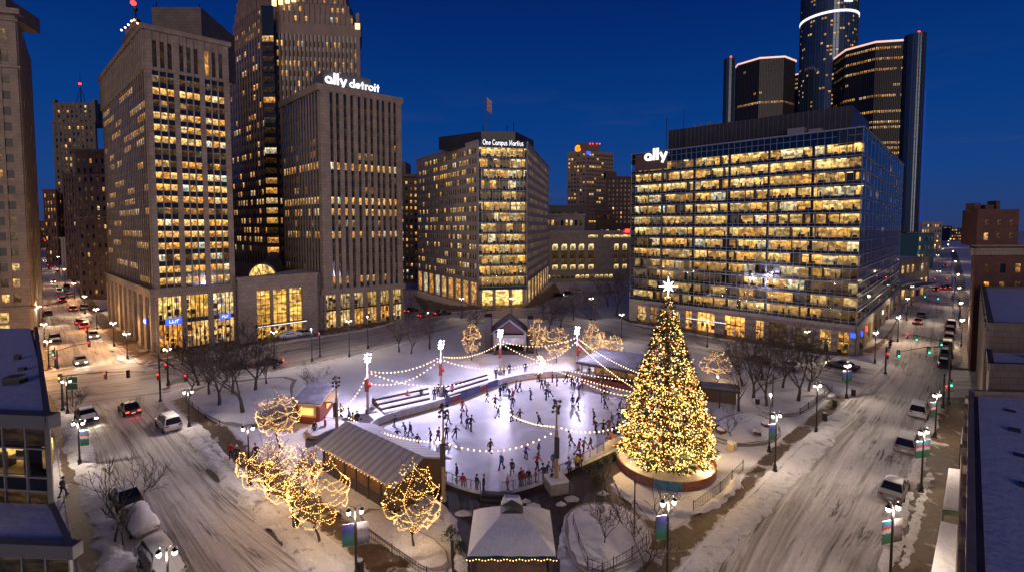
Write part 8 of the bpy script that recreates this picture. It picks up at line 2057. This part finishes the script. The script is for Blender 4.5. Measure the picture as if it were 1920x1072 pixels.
signal(1660, 700, 650, None, 'signal post beside the glass building corner', [(.7, 'red', True)])
signal(600, 668, 622, None, 'signal post with a red lamp at the rear of the lawn', [(.9, 'red', True)])
signal(128, 560, 540, (100, 536, 560), 'distant mast arm signal in the left street', [(.9, 'green', False), (.4, 'green', False)])
signal(112, 520, 500, (85, 497, 520), 'farthest mast arm signal with red lamps in the left street', [(.9, 'red', False), (.3, 'red', False)])
signal(165, 640, 610, None, 'signal post with red lamps by the left tower', [(.7, 'red', True)])

# =============== small street things ===============
M['bluewrap'] = simple('blue wreath', (.02, .06, .3), .6)
for i, (x, y, lb) in enumerate([(1565, 762, 'dark litter bin with a lantern top by the right path'), (1546, 788, 'small dark bollard on the right path'), (675, 1075, 'dark litter bin at the foot of the lamp before the lodge'), (1420, 760, 'dark bin beside the right bed'), (500, 906, 'dark bin under the lit trees'), (555, 985, 'dark box beside the lit trees'), (1600, 742, 'low utility box at the right corner of the park')]):
    p = G(x, y, ZP); o = thing('litter_bin', lb, 'litter bin', p, 0, 'bins and bollards'); q = MB(); q.lathe(p, [(.24, 0), (.28, .1), (.28, .8), (.3, .85), (.3, .92), (.1, 1.0)], 10); q.build('drum', 'iron', o)
    q = MB(); q.ball((p.x, p.y, p.z+1.0), .22, n=8, k=5, sz=.4); q.build('snow_cap', 'snow_clean', o)
p = G(232, 1060, ZP); o = thing('newspaper_box', 'yellow and black kerbside box with snow on top near the parked cars', 'newspaper box', p, .2); 
q = MB(); q.box(-.25, .25, -.2, .2, .1, 1.5); q.build('cabinet', 'bronze', o); q = MB(); q.box(-.2, .2, -.23, -.2, .5, 1.3); q.build('front_panel', 'yellowp', o); q = MB(); q.box(-.27, .27, -.22, .22, 1.5, 1.58); q.build('snow_layer', 'snow_clean', o)
p = G(1688, 1062, ZP); o = thing('parking_meter', 'yellow topped parking post at the bottom of the right pavement', 'parking meter', p, 0); q = MB(); q.tube([(0, 0, 0), (0, 0, 1.1)], .05, 6); q.build('post', 'iron', o); q = MB(); q.lathe((0, 0, 1.1), [(.14, 0), (.16, .1), (.16, .5), (.05, .62)], 8); q.build('head', 'yellowp', o)
# street signs on the left crossing
for i, (x, y, zz, lb) in enumerate([(137, 762, 3.4, 'dark directional sign panel on the left crossing, upper of a pair'), (137, 762, 2.5, 'dark directional sign panel on the left crossing, lower of a pair')]):
    p = G(x, y, ZP); o = thing('street_sign', lb, 'sign', p, 0, 'directional sign panels'); q = MB(); q.box(p.x-.7, p.x+.7, p.y-.04, p.y+.04, zz, zz+.75); q.build('panel', 'tray', o)
    if i == 0: q = MB(); q.tube([p, p+Vector((0, 0, 4.2))], .05, 6); q.build('post', 'iron', o)
for i, (x, y) in enumerate([(740, 656), (752, 654), (905, 596), (930, 596), (850, 606), (1240, 655), (620, 645)]):
    p = G(x, y, .1); o = thing('bench', ['snowy bench left behind the lawn', 'snowy bench right behind the lawn', 'snowy bench left of the glass corner entrance', 'snowy bench before the glass corner entrance', 'snowy bench near the angled offices', 'snowy bench before the glass building', 'snowy bench in front of the ribbed tower'][i], 'bench', p, .1*i, 'snowy benches')
    q = MB(); q.box(-.8, .8, -.25, .25, .38, .45); q.build('seat', 'bench', o); q = MB(); q.box(-.8, .8, .22, .27, .5, .85); q.build('backrest', 'bench', o)
    for s in (-.7, .7): q = MB(); q.box(s-.04, s+.04, -.22, .22, 0, .38); q.build('leg', 'iron', o)
    q = MB(); q.box(-.78, .78, -.24, .2, .45, .55); q.build('snow_layer', 'snow_clean', o)
# red bows on the light towers
M['bow'] = simple('red bow', (.5, .01, .01), .5)
for k in ('t1', 't2', 't4'):
    p, h, o = tw[k]; q = MB(); q.ball((p.x+.3, p.y-.25, h*.5), .26, n=8, k=5, sz=1.3); q.build('red_bow', 'bow', o)
# far points of light: lamps with no visible post at this distance
FR = random.Random(4)
for side, n_ in (('left', 16), ('right', 26)):
    for i in range(n_):
        Y = FR.uniform(420, 1500); x = FR.uniform(44, 110) if side == 'left' else FR.uniform(1728, 1832); p = PD(x, Y); hh_ = FR.uniform(5, 11)
        o = thing('street_lamp', 'tiny far off lamp on the %s horizon' % side, 'street lamp', p, 0, 'far lamps on the %s horizon' % side)
        q = MB(); q.tube([p, p+Vector((0, 0, hh_))], .15, 4); q.build('pole', 'iron', o); q = MB(); q.ball(p+Vector((0, -.2, hh_)), Y*.0009+.15, n=6, k=4); q.build('globe', FR.choice(('globe', 'sign_yel', 'sign_yel', 'lamp_amber', 'lamp_red')), o)
# =============== shrubs and other details around the rink ===============
RS = random.Random(31)
def shrub(px, py, r, label):
    p = G(px, py, ZP); o = thing('shrub', label, 'shrub', p, 0, 'dark shrubs around the rink'); q = MB(); s = MB()
    for i in range(6): a = RS.uniform(0, 6.28); s.tube([p, p+Vector((math.cos(a)*r*.6, math.sin(a)*r*.6, r*1.1))], [.03, .012], 4)
    s.build('stems', 'bark', o)
    for i in range(520):
        a, b_, k = RS.uniform(0, 6.28), RS.uniform(0, math.pi/2), RS.uniform(.5, 1)**.5; k *= 1+.25*math.sin(a*3+px)
        c = p+Vector((r*k*math.cos(a)*math.cos(b_), r*k*math.sin(a)*math.cos(b_), .1+r*k*math.sin(b_)*1.1)); d = Vector((RS.uniform(-1, 1), RS.uniform(-1, 1), RS.uniform(-.3, 1))).normalized(); u = d.cross(Vector((0, .3, 1))).normalized()*.03
        q.face([c-u, c+u, c+d*.13+u*.3, c+d*.13-u*.3])
    q.build('foliage', 'needles', o)
for x, y, r, lb in [(1105, 886, .6, 'dark shrub behind the front rail right of the light tower'), (1122, 878, .5, 'dark shrub second along the front rail'), (1138, 868, .6, 'dark shrub third along the front rail'), (1152, 862, .5, 'dark shrub nearest the big tree at the rail'), (1120, 905, .55, 'dark shrub between the plaza and the young tree'), (845, 1010, .7, 'frosted shrub left of the pavilion'), (862, 1035, .6, 'shrub against the left side of the pavilion')]: shrub(x, y, r, lb)
# posts of the gate and a dark step in front of the rink
a, c = G(905, 935, ZP), G(955, 938, ZP); o = thing('rink_gate_steps', 'dark steps down from the gate at the front of the rink', 'steps', a)
for k in range(3): q = MB(); f = Fac(a-Vector((0, .55*k, 0)), c-Vector((0, .55*k, 0))); f.box(q, -.2, f.L+.2, ZP, ZP+.5-.15*k, -.5, .05); q.build('step', 'darkwood', o)
for s_ in (a, c): q = MB(); q.tube([s_+Vector((0, .2, .2)), s_+Vector((0, .2, 1.3)), s_+Vector((0, -1.7, 1.1)), s_+Vector((0, -1.7, 0))], .03, 5); q.build('handrail', 'iron', o)
# lumps of cleared snow lying on the dark paving
for i, (x, y, r) in enumerate([(870, 962, .5), (895, 985, .3), (1000, 948, .45), (985, 940, .3), (1072, 935, .5), (1130, 925, .35), (820, 975, .35), (1052, 945, .3), (760, 905, .4)]):
    p = G(x, y, ZP); q = MB(); vs = []; n = 12
    for k in range(5):
        for j in range(n):
            a = 2*math.pi*j/n; rr = r*(1-k/4.4)*(1+.35*MN.noise(Vector((math.cos(a)*1.5+x, math.sin(a)*1.5, k*.5)))); vs.append(p+Vector((rr*math.cos(a)*1.5, rr*math.sin(a), .02+.07*k*(1+.4*MN.noise(Vector((a, k, x)))))))
    q.raw(vs, [(k*n+j, k*n+(j+1) % n, (k+1)*n+(j+1) % n, (k+1)*n+j) for k in range(4) for j in range(n)]+[tuple(4*n+j for j in range(n))]); so = q.build('snow_lump', 'snow', None, True); struct(so, 'small heap of cleared snow on the dark paving', 'structure')
for o in bpy.data.objects:
    if o.name.split('.')[0] in ('spandrel_panels', 'shop_goods', 'lobby_goods') and o.parent is not None: o['kind'] = 'stuff'
